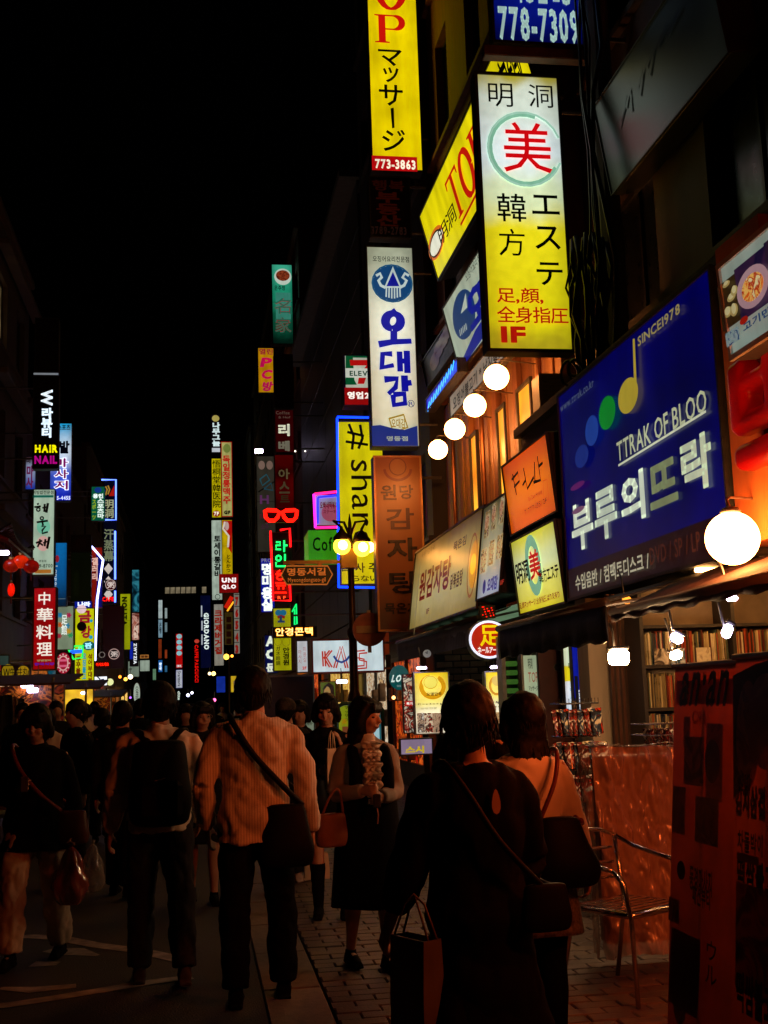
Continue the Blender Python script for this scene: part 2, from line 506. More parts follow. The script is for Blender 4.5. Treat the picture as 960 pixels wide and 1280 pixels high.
    def serif(s, ch, b, c, es=None):
        x0, z0, x1, z1 = s.rect(b); T = lambda a: (x0 + (x1 - x0) * a[0], z0 + (z1 - z0) * a[1])
        if ch == 'O':
            pts = arc(.5, .5, .4, .47, n=24); ws = [(x1 - x0) * (.08 + .16 * abs(math.cos(math.radians(15 * i)))) for i in range(25)]
            v, f = strip([T(q) for q in pts], ws); return s.put(v, f, c, es)
        for poly in SERIF[ch]: s.put([T(q) for q in poly], [tuple(range(len(poly)))], c, es)
        if ch == 'P':
            pts = [(.3, .97), (.6, .97)] + arc(.6, .73, .27, .24, 90, -90, 12) + [(.6, .49), (.3, .49)]
            ws = [.05, .05] + [.05 + .16 * math.cos(math.radians(90 - 15 * i)) for i in range(13)] + [.05, .05]
            v, f = strip([T(q) for q in pts], [w * (x1 - x0) for w in ws]); s.put(v, f, c, es)
        return s
    def neon(s, pts, c, r=0.02, es=6.0, off=0.05, closed=False, name='neon_tube'):
        q = [s.uv(*a) for a in pts]
        m = MB(); m.tube([(a[0], -off, a[1]) for a in q], r, 6, closed=closed)
        m.build(name, glow(c, es, 0.05), s.root, smooth=True)
        return s
    def done(s):
        for (name, mn), (mb, m) in s.parts.items(): mb.build(name, m, s.root)
        return s

# ------------------------------------------------------------------ signs on the right, nearest first
WR = 4.0        # right wall
WL = -5.2       # left wall
def SG(*a, **k): return Sign(*a, **k)

# big blue record shop sign along the facade
s = SG('wide dark blue record shop sign with coloured note dots and large white Korean letters', (711, 752, 888, 330), X=3.3, plane='s', t=0.3,
       face='00005c', es=0.62, rim=0.025, var=0.3)
s.r((711, 751, 909, 640), '280806', es=0.35)
s.text('부', (717, 692, 740, 620), 'dfe8d0', bold=.035, es=.75); s.text('루', (746, 679, 770, 603), 'cfdcc4', bold=.035, es=.7)
s.text('의', (779, 659, 805, 584), 'd8e4cc', bold=.035, es=.75); s.text('뜨', (815, 639, 846, 568), '8f9a70', bold=.035, es=.55)
s.text('락', (856, 622, 889, 535), 'c8d4b4', bold=.035, es=.7)
s.text('TTRAK OF BLOO', (774, 578, 884, 484), 'c8cfa8', bold=.012, es=.7)
s.l([(775, 582), (885, 514)], .018, 'd8dfc0', es=.75)
s.text('SINCE1978', (800, 434, 852, 378), 'b8a868', bold=.02, es=.5)
s.text('www.ttrak.co.kr', (703, 516, 744, 472), '6a7898', bold=.012, es=.4)
s.e((777, 524, 799, 464), 'b09a30', es=.8); s.p([(794, 424), (796.5, 423), (799.5, 492), (796, 494)], 'b09a30', es=.8, name='printed_disc')
s.e((753, 543, 771, 488), '0a8a28', es=.7); s.e((736, 562, 750, 514), '1a3f9a', es=.7)
s.e((723, 589, 738, 551), '12287a', es=.8); s.e((717, 616, 734, 598), '6a1a6a', es=.6); s.e((719, 645, 734, 630), '8a5a7a', es=.6)
s.text('수입음반 / 컴팩트디스크 /', (724, 739, 815, 688), 'd0c8a8', bold=.02, es=.6)
s.text('DVD / SP / LP', (818, 707, 880, 663), '6a3018', bold=.01, es=.4)
s.done()

# food light box beside it
s = SG('white light box with photos of dumpling dishes, right of the blue sign', (914, 452, 1015, 232), X=2.95, plane='s', t=0.35, tilt=4,
       face='b8c8b8', es=.42, rim=.03, frame=mat('pale_metal', (.5, .52, .48), rough=.4, metal=.4))
FP = lambda k, cols, es=.5, sc=9: sphot('food_print_%s' % k, cols, sc, es)
s.r((905, 415, 926, 336), FP('a', ['1a1408', '3a2810', '2a1c18'], .45, 3))
s.r((928, 402, 965, 300), FP('b', ['1c1438', '3a2040', '141430'], .5, 3))
s.r((967, 378, 1008, 262), FP('a2', ['141030', '2c1c38', '3a2a20'], .5, 3))
for (x, y, w, h) in ((907, 400, 9, 20), (912, 380, 9, 17), (917, 398, 7, 22), (918, 372, 7, 18), (908, 362, 8, 14)): s.e((x, y, x + w, y - h), 'd0b870', es=.42); s.e((x + 1.5, y - 4, x + w - 2, y - h + 1), 'e8dca0', es=.5)
s.e((930, 396, 962, 318), 'c8a0a8', es=.5); s.e((935, 384, 957, 332), FP('c', ['d86018', 'f0c060', 'b83010', 'e8e0a0'], .55, 14)); s.e((931, 408, 940, 392), 'b82010', es=.5)
for (x, y, w, h) in ((968, 352, 12, 34), (980, 338, 12, 34), (970, 322, 12, 30), (990, 322, 14, 36), (984, 300, 12, 28)): s.e((x, y, x + w, y - h), 'e0d8b8', es=.48); s.e((x + 2, y - 6, x + w - 3, y - h + 3), 'f0ecd0', es=.52)
s.text('고기만두', (939, 415, 985, 372), '18508a', bold=.03, es=.4); s.r((918, 434, 932, 406), FP('d', ['18508a', 'a8c8c8', '88b0b0'], .35, 20))
s.done()

# red channel letters under it
r = empty('channel_letter_sign', at(958, 640, X=3.15), 'big rounded red channel letters under the dumpling light box', 'sign', rz=-math.pi / 2)
A = at(926, 592, X=3.15) - r.location; B = at(985, 412, X=3.15) - r.location
lx0, lx1, lz0, lz1 = -A.y, -B.y, A.z, B.z
def _cl(u0, v0, u1, v1, c=.04):
    f = lambda u, v: (lx0 + (lx1 - lx0) * u, lz0 + (lz1 - lz0) * v)
    a, b = f(u0, v0), f(u1, v1); return (a[0], -.06, a[1]), (b[0], .1, b[1]), c
RED = glow('b00404', .26, .5, scale=3)
mb = MB()
for q in ((0, .32, .3, 1), (.62, .32, .95, 1), (.2, .32, .8, .5), (.2, .66, .8, .84)): mb.cbox(*_cl(*q))
jb = [remeshed(mb, 'letter_stroke', RED, .018, r, 5)]
mb = MB(); mb.cbox(*_cl(.02, 0, 1.15, .24)); jb.append(remeshed(mb, 'letter_stroke', RED, .018, r, 5))
settle(jb)
mb = MB()
for u in (.15, .8): q = _cl(u, .05, u + .04, .9); mb.box((q[0][0], .1, q[0][2]), (q[1][0], .45, q[1][2]))
mb.build('support_rail', METAL(), r)

# orange and yellow facade boxes
s = SG('orange light box with black Korean brush letters above the yellow beauty box', (639, 671, 683, 539), X=3.3, plane='s', t=.25, tilt=5,
       face='c85008', es=.8, grad=[(0, 'f05a04'), (.5, 'ff7a10'), (1, 'd84a02')], rim=.02)
s.l([(641, 592), (646, 619)], .035, 'k'); s.l([(640, 600), (648, 590), (650, 601), (643, 609)], .03, 'k')
s.l([(655, 585), (660, 611), (668, 596)], .035, 'k'); s.l([(658, 600), (654, 607)], .03, 'k')
s.l([(669, 577), (670, 603)], .035, 'k'); s.l([(673, 570), (677, 600), (668, 603)], .035, 'k'); s.l([(675, 583), (680, 578)], .03, 'k')
s.text('En Zan Hyang', (663, 628, 679, 611), '701404', bold=.02, es=.5)
s.text('T.777-1351 2F', (658, 644, 685, 621), '5a1004', bold=.02, es=.5)
s.l([(681, 601), (686, 599), (688, 624), (682, 627), (681, 601)], .008, 'a01808', es=.6)
s.done()
s = SG('yellow and white beauty parlour light box with red character, below the orange box', (650, 770, 693, 648), X=3.3, plane='s', t=.25, tilt=5,
       grad=[(0, 'd8c820'), (.3, 'e8e060'), (.6, 'e0e8a8'), (1, 'd8d030')], es=.85, rim=.02)
s.ring((664, 740, 670, 672), '8ac8a0', w=.28, es=.7)
s.text('美', (664.5, 726, 673, 684), 'c81008', bold=.05); s.text('明洞', (648, 732, 660, 698), '181818', bold=.05, es=0)
s.text('韓方エステ', (676, 730, 698, 703), '20241a', bold=.03, es=0)
s.text('足,顔マッサージ,全身指圧,はり灸有り', (651, 762, 700, 738), 'a01808', bold=.03, es=.5)
s.done()

# long potato soup sign along the facade
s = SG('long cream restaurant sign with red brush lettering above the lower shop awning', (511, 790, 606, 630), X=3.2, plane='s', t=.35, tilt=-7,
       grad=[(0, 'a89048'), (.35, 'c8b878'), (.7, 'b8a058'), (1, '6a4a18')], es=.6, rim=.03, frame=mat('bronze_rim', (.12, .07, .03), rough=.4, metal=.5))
s.text('원감자탕', (523, 753, 565, 693), '8a1804', bold=.03, es=.45); s.text('뚝배기감자국', (527, 698, 544, 680), '2a1008', bold=0, es=.2)
s.text('묵은김', (567, 690, 584, 668), '5a1408', bold=.03, es=.3); s.text('닭볶음탕', (563, 738, 580, 710), '5a1408', bold=.03, es=.3)
s.e((585, 738, 601, 672), 'd89028', es=.9); s.e((588, 720, 597, 690), 'e8a820', es=1.3); s.ring((583, 748, 600, 664), 'a85a18', w=.08, es=.6)
s.e((519, 795, 526, 700), 'b8a468', es=.5)
s.text('1F', (534, 768, 538, 760), '8a1804', bold=.03, es=.4)
s.done()
s = SG('white squid restaurant sign with six food photos joined to the long cream sign', (595, 752, 634, 614), X=3.2, plane='s', t=.35, tilt=-7,
       grad=[(0, 'b8c0c8'), (.5, 'b8b088'), (1, '5a5030')], es=.6, rim=.02)
for i, (x, yb) in enumerate(((605, 674), (614, 664), (624, 656))):
    s.r((x, yb, x + 8, yb - 37), FP('e%d' % i, ['2a1a08', 'a07838', 'd8c898', '7a2810'], .5, 12))
    s.e((x + 1, yb - 10, x + 7, yb - 32), FP('f%d' % i, ['a83818', 'e0b080', '7a2008'], .5, 18))
for i, (x, yb) in enumerate(((601, 718), (611, 708), (622, 700))):
    s.r((x, yb, x + 9, yb - 34), FP('g%d' % i, ['3a2a10', 'c89848', 'e8d8a8', '8a4818'], .55, 12))
    s.e((x + 1, yb - 8, x + 8, yb - 28), FP('h%d' % i, ['c87828', 'f0d090', '8a3008'], .55, 18))
s.e((605, 743, 610, 724), '1a2a8a', es=.6); s.text('오대감', (611, 741, 625, 718), '10188a', bold=.05, es=.7); s.text('1F', (628, 732, 633, 724), 'b81010', bold=.03, es=.6)
s.done()

# globe-lit signs over the wooden facade
s = SG('large slanting yellow facade sign with red serif letters high on the right', (548, 352, 641, 10), X=3.85, plane='s', t=.3, tilt=14,
       face='e8d808', es=1.0, rim=.03)
s.e((541, 330, 550, 276), 'f0f0d8', es=.9); s.ring((541, 331, 550, 275), 'd86818', w=.06, es=.9); s.ring((542, 328, 549, 280), 'k', w=.03)
s.text('明洞', (553, 309, 566, 252), 'k', bold=.02)
xT = s.uv(557, 232)[0]; pt = (s.uv(580, 178)[0] - xT) / 2 * 1.12; zb = s.uv(577, 270)[1]; zt = s.uv(557, 229)[1]
for k, chh in enumerate('TOP'): s.serif(chh, ('L', xT + pt * k, zb, xT + pt * (k + .94), zt), 'c01808')
s.l([(577, 281), (612, 212)], .04, 'c01808', es=.9); s.text('美容鍼', (632, 190, 641, 40), 'k')
s.done()
s = SG('slanting white facade sign with blue squid emblem and wave, below the large yellow one', (575, 466, 619, 277), X=3.85, plane='s', t=.3, tilt=13,
       face='b8c8b0', es=.7, rim=.03)
s.e((575, 436, 585, 348), '14407a', es=.6)
for k in range(5): s.l([(575 + k * 2, 412 - 2 * k), (576 + k * 2, 420 - 2 * k)], .03, 'c8d8c8', es=.7)
s.p([(577, 392), (583, 366), (585, 384)], 'c8d8c8', es=.7)
s.text('오', (591, 415, 604, 340), '0c1890', bold=.05); s.text('대', (606, 395, 618, 316), '0c1890', bold=.05); s.text('오징어요리전문점', (585, 353, 605, 304), '303830', bold=0, es=.1)
s.p([(573, 452), (580, 448), (588, 430), (596, 412), (612, 388), (616, 406), (575, 466)], '0a1a8a', es=.8)
s.done()
s = SG('narrow white menu board with dark Korean letters behind the four globe lamps', (563, 524, 632, 410), X=3.85, plane='s', t=.12,
       face='a8a090', es=.5, rim=.015)
s.text('오징어불고기 * 낙지볶음', (567, 514, 628, 424), '1a1420', bold=.02, es=0)
s.done()
s = SG('short blue LED strip sign slanting up the facade beside the squid signs', (533, 516, 572, 446), X=3.7, plane='s', t=.15, face='0416a8', es=1.5, rim=.02)
for k in range(11):
    x = 535 + 3.2 * k; y = 514 - 5.1 * k
    s.l([(x, y), (x + 2, y - 12)], .05, '30a0ff', es=3.0, name='led_bar')
s.done()
s = SG('dark facade panel with dim red flower print left of the squid sign', (534, 486, 566, 392), X=3.9, plane='s', t=.1, tilt=10, lit=False, face='0a0a12', rim=.02)
for (x, y) in ((540, 462), (551, 436), (545, 448), (556, 425)):
    s.ring((x, y, x + 7, y - 22), '6a2008', w=.2, es=.12)
s.done()

# beauty sign, sticking out
s = SG('large white and yellow massage light box with red character in a pale green circle', (609, 95, 699, 440), Y=11.5, t=.2,
       grad=[(0, 'a89818'), (.12, 'd8cc10'), (.42, 'e8dc18'), (.55, 'd8e8b8'), (.7, 'e0f0f0'), (.9, 'd0dccc'), (1, 'a89c20')], es=.95, rim=.035, arm=WR + .6)
G = '16261c'
s.text('明', (611, 105, 640, 133), G, .0, es=.02); s.text('洞', (661, 107, 690, 134), G, .0, es=.02)
s.ring((614, 145, 697, 229), '8ac8a8', w=.075, es=.85, a0=70, a1=330); s.ring((612, 143, 699, 231), 'a8d8c0', w=.03, es=.85, a0=20, a1=340)
s.text('美', (630, 155, 687, 215), 'd80810', .012); s.text('韓', (622, 243, 656, 277), G, .012, es=.02); s.text('方', (624, 287, 655, 320), G, .0, es=.02)
s.text('エ', (665, 245, 698, 268), G, .012, es=.02); s.text('ス', (669, 284, 699, 312), G, .012, es=.02); s.text('テ', (671, 329, 702, 357), G, .012, es=.02)
s.text('足,顔,', (621, 361, 678, 380), 'b01808', .025); s.text('全身指圧', (621, 385, 709, 404), 'b01808', .025); s.text('1F', (626, 409, 656, 429), 'b01808', .045)
s.done()
s = SG('dark blue light box with white phone number at the top edge', (616, -70, 724, 56), Y=11.2, t=.14, face='04108a', es=.55, rim=.03, arm=WR + .6, grad=[(0, '020850'), (.3, '081890'), (1, '0c20a0')])
s.text('778-7309', (624, 13, 722, 50), 'a8c8c0', .03, es=.85); s.text('미용실 2층', (640, -40, 712, 3), 'a8c8c0', .03, es=.85)
s.done()
MB().cbox((-.6, 0, -.12), (.6, .14, 0), .01).build('sign_ledge', mat('warm_wood', (.16, .07, .03), var=.5, bump=.2), s.root, loc=(0, 0, -.02))

# column of signs left of it
s = SG('tall bright yellow massage light box with red phone strip, cut by the top edge', (465, -150, 515, 213), Y=19.2, t=.3, face='f0d400', es=1.0, rim=.02, arm=WR)
s.serif('T', (469, -120, 505, -84), 'c81408'); s.serif('O', (467, -55, 508, 12), 'c81408'); s.serif('P', (469, 20, 507, 53), 'c81408')
s.text('マ', (473, 63, 502, 82), 'k', .012); s.text('ッ', (479, 85, 498, 103), 'k', .012); s.text('サ', (474, 107, 503, 132), 'k', .012)
s.p([(488, 136), (492, 135), (493, 160), (490, 161)], 'k', name='lettering'); s.text('ジ', (478, 163, 506, 189), 'k', .012)
s.r((465, 197, 521, 213), 'c00c10', es=.9); s.text('773-3863', (469, 201, 519, 211), 'f0e8d0', .035, es=1)
s.done()
s = SG('unlit dark brown sign with dull red Korean letters under the tall yellow box', (463, 222, 512, 297), Y=19.2, t=.25, lit=False, face='120604', rim=.02, arm=WR)
s.text('행복', (465, 226, 505, 238), '4a1408', .03, es=.14); s.v('부동산', (472, 240, 500, 283), '5a1808', .04, es=.14); s.text('3789-2783', (464, 284, 508, 293), '4a2a20', .03, es=.14)  # lettering has a faint glow of its own, the face has none
s.done()
s = SG('tall white light box with round blue squid emblem and big blue brush letters', (465, 309, 516, 559), Y=19.2, t=.28,
       grad=[(0, '98a890'), (.2, 'c8ccb0'), (.6, 'e0e6d0'), (1, '98a088')], es=.95, rim=.02, arm=WR)
s.text('오징어요리전문점', (466, 321, 511, 327), '20281c', .01, es=.1)
s.e((467, 333, 513, 376), '144a80', es=.7); s.ring((466, 332, 514, 377), '185a8a', .04, es=.7)
W_ = 'c8dcd8'
s.p([(480, 360), (491, 333), (502, 360)], W_, es=.8); s.p([(483, 358), (491, 340), (499, 358)], '10189a', es=.8)
s.l([(470, 345), (475, 342), (477, 347), (473, 351), (476, 357), (482, 360)], .05, W_, es=.8)
s.l([(511, 345), (506, 342), (503, 347), (508, 351), (505, 357), (499, 360)], .05, W_, es=.8)
for k in range(6): s.l([(483 + 3.3 * k, 360), (482.5 + 3.5 * k, 374 - abs(k - 2.5))], .024, W_, es=.8)
BL = '0a10a8'
s.l(arc(491, 402, 9.5, 9.5, 95, 455), [.1 + .06 * abs(math.sin(i * .3)) for i in range(21)], BL, es=.8)
s.l([(489, 388), (493, 393)], .12, BL, es=.8); s.l([(492, 414), (492, 428)], .12, BL, es=.8); s.l([(473, 431), (490, 428), (514, 427)], [.12, .1, .09], BL, es=.8)
s.l([(490, 443), (478, 443), (477, 460), (492, 457)], [.1, .1, .12, .08], BL, es=.8); s.l([(499, 440), (500, 465)], .1, BL, es=.8); s.l([(508, 439), (509, 467)], .11, BL, es=.8); s.l([(500, 452), (508, 452)], .09, BL, es=.8)
s.l([(480, 475), (496, 474), (494, 485), (485, 493)], [.12, .1, .09, .07], BL, es=.8); s.l([(505, 470), (506, 490)], .12, BL, es=.8); s.l([(506, 480), (514, 479)], .1, BL, es=.8)
s.l([(491, 494), (492, 507), (506, 505), (505, 493), (491, 494)], .1, BL, es=.8)
s.text('R', (511, 503, 516, 508), BL, 0, es=.5); s.ring((509.5, 501, 517, 509.5), '304080', .1, es=.5)
s.l([(486, 524), (504, 519), (509, 535), (491, 541), (486, 524), (504, 519)], .03, 'a88a18', es=.8); s.text('오대감', (489, 524, 506, 536), 'a88a18', .02, es=.8)
s.p([(464, 533), (475, 532), (490, 536), (505, 538), (521, 533), (522, 558), (465, 558)], '14308a', es=.7); s.text('명동점', (483, 546, 509, 552), 'a8b8a8', .03, es=.7)
s.done()
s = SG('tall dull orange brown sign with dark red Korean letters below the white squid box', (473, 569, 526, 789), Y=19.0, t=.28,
       grad=[(0, '3a1604'), (.4, '7a3408'), (.8, 'b05a10'), (1, '8a3c08')], es=.22, rim=.03, frame=mat('copper_rim', (.45, .22, .08), rough=.35, metal=.7), arm=WR)  # unlit sign: lamplight falling on it put in as gradient and weak glow
s.ring((481, 573, 513, 600), '8a2004', .1, es=.35, a0=180, a1=360); s.e((487, 573, 507, 594), 'a84c10', es=.4); s.ring((487, 573, 507, 594), '7a2004', .06, es=.3)
D = '5a0c04'
s.text('원', (476, 606, 495, 625), D, .02, es=.25); s.text('당', (500, 606, 516, 624), D, .02, es=.25); s.text('감', (483, 635, 517, 662), D, .02, es=.25)
s.text('자', (484, 672, 521, 702), '300804', .03, es=.1); s.text('탕', (487, 714, 523, 743), '200804', .03, es=.1); s.text('묵은지', (481, 753, 521, 768), '200804', .03, es=.1)
s.text('02-3789-2000', (486, 779, 512, 784), D, .02, es=.2)
s.done()

s = SG('white convenience store light box with green and red stripes and a large seven', (430, 443, 482, 507), Y=23.0, t=.4, face='c8ccb8', es=.8, rim=.045, frame=mat('cream_rim', (.5, .5, .44), rough=.4), arm=WR)
s.p([(432, 446), (441, 446), (443, 475), (446, 481), (432, 481)], '0a5a30', es=.7); s.r((432, 445, 480, 447), '0a5a30', es=.7); s.p([(470, 446), (480, 446), (480, 481), (466, 481)], '0a5a30', es=.7)
s.p([(437, 450), (470, 450), (470, 456), (460, 465), (455, 480), (447, 480), (449, 468), (458, 457), (438, 457)], 'b81010', es=.9)
s.r((432, 461, 480, 472), 'd8dccc', es=.8); s.text('ELEVEN', (437, 464, 472, 470), '0a5038', .03, es=.5)
s.r((431, 485, 481, 506), 'a00c0c', es=.8); s.text('영업24시', (434, 490, 479, 499), 'f0e8e0', .05, es=.9)
s.done()

s = SG('tall yellow banner sign with sideways black letters framed by blue neon', (426, 526, 478, 731), Y=21.5, t=.3, face='d8cc08', es=.9, rim=.02, arm=WR)
s.l([(434, 540), (455, 545)], .05, 'k'); s.l([(432, 552), (460, 556)], .05, 'k'); s.l([(436, 530), (442, 545), (440, 562)], .05, 'k'); s.l([(450, 531), (453, 548), (448, 561)], .05, 'k')
s.text('share', (441, 575, 468, 683), 'k', .0, rot=90)
s.text('사 주', (444, 703, 472, 716), '4a2808', .02, es=.1); s.text('らない', (441, 719, 472, 727), '4a2808', .02, es=.1); s.v('韓国', (427, 690, 437, 715), 'k')
s.neon([(421, 522), (476, 523)], '0830ff', .022, 5); s.neon([(421, 523), (423, 735)], '0830ff', .022, 5); s.neon([(423, 734), (478, 735)], '0830ff', .022, 5)
s.done()

s = SG('small white heart sign edged with pink and blue neon', (393, 617, 436, 658), Y=26.5, t=.3, face='a8a0b0', es=.6, rim=.03, arm=WR)
s.e((402, 630, 424, 652), 'c86078', es=.5); s.text('오빠네떡볶이', (400, 627, 422, 636), '8a1030', .03, es=.4); s.text('ステーキ', (404, 637, 420, 642), '8a1030', .02, es=.4)
s.neon([(393, 618), (432, 614)], 'ff1868', .03, 4); s.neon([(392, 618), (394, 660)], 'd020c0', .03, 4); s.neon([(394, 660), (432, 659)], 'ff1868', .03, 4)
s.neon([(397, 622), (397, 655)], '1020ff', .025, 4); s.neon([(397, 622), (430, 619)], '1020ff', .025, 4)
s.done()
s = SG('bright green coffee shop box sign behind the street lamp', (386, 662, 440, 699), Y=24.5, t=1.0, face='3c9a10', es=.8, rim=0, housing=glow('3a9018', .7, .2), arm=WR)
s.text('Coffee', (391, 671, 437, 689), 'k', .015); s.done()
s = SG('white light box with red outlined letters and a blue smile', (390, 796, 480, 841), Y=22.5, t=.7, face='c8dce0', es=1.0, rim=.03, housing=mat('brick_red_side', '8a2a10', rough=.6), frame=mat('brick_red_side', '8a2a10'), arm=WR)
for x in (0, 3):
    s.l([(403 + x, 814), (404 + x, 833)], .03, 'b02818'); s.l([(412 + x, 813), (405 + x, 822), (412 + x, 834)], .03, 'b02818')
    s.l([(417 + x, 835), (425 + x, 808), (432 + x, 835)], .03, 'b02818'); s.l([(456 + x, 813 + x), (446 + x, 814 + x), (446 + x, 822 + x), (455 + x, 824 + x), (455 + x, 832 + x), (444 + x, 833 + x)], .03, 'b02818')
s.l([(417, 820), (421, 826), (427, 828), (433, 825), (437, 820)], .04, '0c3880')
s.done()
s = SG('narrow white sign panel with small red marks left of the latin letter light box', (371, 800, 385, 841), Y=25.5, t=.2, face='c8ccd0', es=.9, rim=.02)
s.v('마사지', (373, 812, 377, 830), 'b86868', 0, es=.6); s.v('미용실', (379, 808, 383, 828), 'b86868', 0, es=.6); s.text('2F', (378, 833, 383, 837), 'c01010', .04); s.done()
s = SG('dark LED sign with glowing orange Korean letters crossing the yellow eyeglass sign', (341, 782, 396, 797), Y=27, t=.15, lit=False, face='0c0404', rim=.02)
s.text('안경콘택', (344, 783.5, 391, 795.5), 'ffa010', .03, es=2.2); s.text('안경콘택', (344.6, 784.4, 390.4, 794.6), 'ffe090', -.012, es=2.5); s.done()
s = SG('red neon eyeglasses outline on a dark board', (331, 635, 371, 653), Y=28, t=.12, lit=False, face='060404', rim=0)
L1 = [(331, 639), (334, 638), (345, 638.5), (349, 641), (347, 647), (343, 651), (336, 651), (332, 647)]
s.neon(L1, 'ff1408', .05, 3.2, closed=True); s.neon([(702 - x, y) for x, y in L1], 'ff1408', .05, 3.2, closed=True)
s.neon([(348, 640), (351, 641.5), (354, 640)], 'ff1408', .04, 3.2); s.done()
s = SG('narrow black sign with green and red neon Korean letters in a red neon frame', (341, 665, 364, 750), Y=29, t=.25, lit=False, face='080204', rim=.02, arm=WR)
s.r((341, 712, 363, 748), '8a0404', es=.35)
for c, pts in (('10ff60', [(345, 678), (350, 678), (350, 682), (345, 682), (345, 687), (351, 687)]), ('10ff60', [(355, 676), (355, 690)]), ('10ff60', [(355, 682), (359, 682)]),
               ('10ff60', arc(348, 698, 3, 3.2, n=12)), ('10ff60', [(356, 693), (356, 702)]), ('10ff60', [(345, 703), (345, 708), (357, 708)]),
               ('ff1808', [(346, 716), (350, 713)]), ('ff1808', [(344, 718), (354, 717)]), ('ff1808', arc(350, 722, 4, 3, n=10)), ('ff1808', [(344, 729), (357, 729)]),
               ('ff1808', [(345, 732), (357, 732)]), ('ff1808', [(348, 732), (348, 737)]), ('ff1808', [(354, 732), (354, 737)]), ('ff1808', [(343, 741), (358, 741)])):
    s.neon(pts, c, .022, 3.0)
s.text('R F', (347, 745, 357, 749), 'ff5020', .03, es=2)
s.neon([(338, 664), (341, 751), (363, 751), (362, 730)], 'ff0c10', .028, 4); s.neon([(350, 663), (362, 661), (363, 684)], 'ff0c10', .028, 4)
s.done()
s = SG('blue hair salon sign with white Korean letters left of the red neon frame', (326, 697, 343, 766), Y=33.5, t=.3, face='0418a0', es=.8, rim=.02)
s.text('PRO', (327, 698, 339, 703), 'b8b8c8', .02, es=.4); s.v('명미용실', (328, 704, 341, 764), 'e8f0e8', .06, es=1.0); s.done()
s = SG('yellow optician sign with a blue globe figure and black Korean letters', (342, 759, 364, 839), Y=27.6, t=.3, face='a8a808', es=.85, rim=.02, arm=WR)
s.e((344, 762, 352, 770), '1878a0', es=.6); s.e((350, 762, 358, 770), '1878a0', es=.6); s.l([(347, 772), (351, 770), (356, 772)], .06, 'a01808', es=.6); s.l([(351, 770), (351, 776)], .06, '184878', es=.5); s.l([(347, 777), (356, 777)], .05, '184878', es=.5)
s.ring((343, 797, 352, 807), '8a8010', .06, es=.5); s.ring((353, 797, 362, 808), '8a8010', .06, es=.5)
s.v('안경원', (354, 809, 362, 832), 'k', .04); s.v('ガネ眼鏡', (345, 808, 350, 832), 'k', .02); s.done()
s = SG('dark blue sign with large white latin letters half behind the optician sign', (331, 793, 347, 842), Y=32, t=.3, face='041050', es=.7, rim=.02)
s.text('A', (332, 795, 344, 808), 'd8e0d0', .06, es=.9); s.text('C', (332, 811, 345, 825), 'd8e0d0', .06, es=.9); s.text('문', (333, 829, 345, 840), 'd8e0d0', .05, es=.9); s.done()
s = SG('thin green neon strip sign peeking out behind the optician sign', (364, 754, 373, 782), Y=30, t=.1, lit=False, face='021008', rim=0)
s.neon([(365, 765), (370, 755), (371, 780), (368, 781), (368, 762)], '10d060', .02, 2.0); s.done()
s = SG('dark red bar sign with white Korean letters under the blank board', (344, 512, 367, 566), Y=36, t=.3, face='3a0204', es=.6, rim=.02, arm=WR)
s.text('Coffee', (345, 514, 362, 518), '8a7060', 0, es=.4); s.text('& Hof', (348, 520, 363, 523), '8a7060', 0, es=.4); s.text('리', (348, 530, 362, 545), 'd8d8c0', .05, es=.8); s.text('베', (348, 551, 362, 564), '8a8470', .05, es=.5); s.done()
s = SG('unlit red sign with faded pale letters below the dark red bar sign', (344, 568, 367, 636), Y=36, t=.3, face='780404', es=.3, rim=.02, arm=WR, var=.6)  # whole face has a weak, uneven glow
s.text('아', (348, 586, 362, 599), '8a7850', .03, es=.3); s.text('스', (349, 602, 362, 617), '7a6848', .03, es=.25); s.text('트', (350, 619, 362, 628), '6a5838', .03, es=.15); s.done()
s = SG('blank dark brown board between the green restaurant sign and the bar sign', (343, 443, 366, 510), Y=36, t=.3, lit=False, face='1a0c08', rim=.02, arm=WR)
s.done()
s = SG('faded grey banner with drawn figures and coloured letters left of the red sign', (322, 570, 343, 690), Y=40, t=.2, face='4a4438', es=.35, rim=.01)
s.e((323, 576, 331, 587), 'a88878', es=.4); s.e((333, 576, 341, 587), 'a88878', es=.4)
s.l([(325, 599), (333, 593), (337, 600), (328, 607), (325, 599)], .05, '3a7a8a', es=.3); s.l([(323, 615), (343, 602)], .04, '202020', es=.05); s.l([(330, 611), (341, 613), (339, 604), (330, 611)], .05, '3a6a7a', es=.3)
s.text('H', (325, 619, 336, 630), '7a4078', .03, es=.4); s.text('호프', (324, 642, 335, 648), '8a3040', .02, es=.3); s.text('소주', (326, 655, 336, 662), '6a3858', .02, es=.3); s.done()
s = SG('tall green restaurant sign with dish photo and pink outlined characters', (341, 331, 365, 430), Y=46, t=.4,
       grad=[(0, '021810'), (.25, '0a4a34'), (.6, '1a8a68'), (1, '3aa888')], es=.85, rim=.02, arm=WR)
s.e((343, 336, 364, 356), 'c8d8c8', es=.8); s.e((345, 338, 362, 351), FP('m', ['5a1408', 'a84828', '3a0c04'], .6, 6))
s.text('은주정', (343, 357, 356, 363), '101810', .02, es=0); s.r((345, 366, 363, 399), '48a890', es=.5)
for tx, b in (('名', (343, 373, 364, 392)), ('家', (344, 397, 364, 416))): s.text(tx, b, 'a82038', .035, es=.6); s.text(tx, b, '287860', -.02, es=.6)
s.done()
s = SG('narrow green sign edge seen behind the pipe right of the green restaurant sign', (383, 331, 387, 425), Y=45, t=.3, face='0a6a50', es=.4, rim=0); s.done()
s = SG('small yellow internet room sign with magenta letters high on the right', (323, 435, 342, 491), Y=52, t=.3, face='c88c04', es=.8, rim=.02)
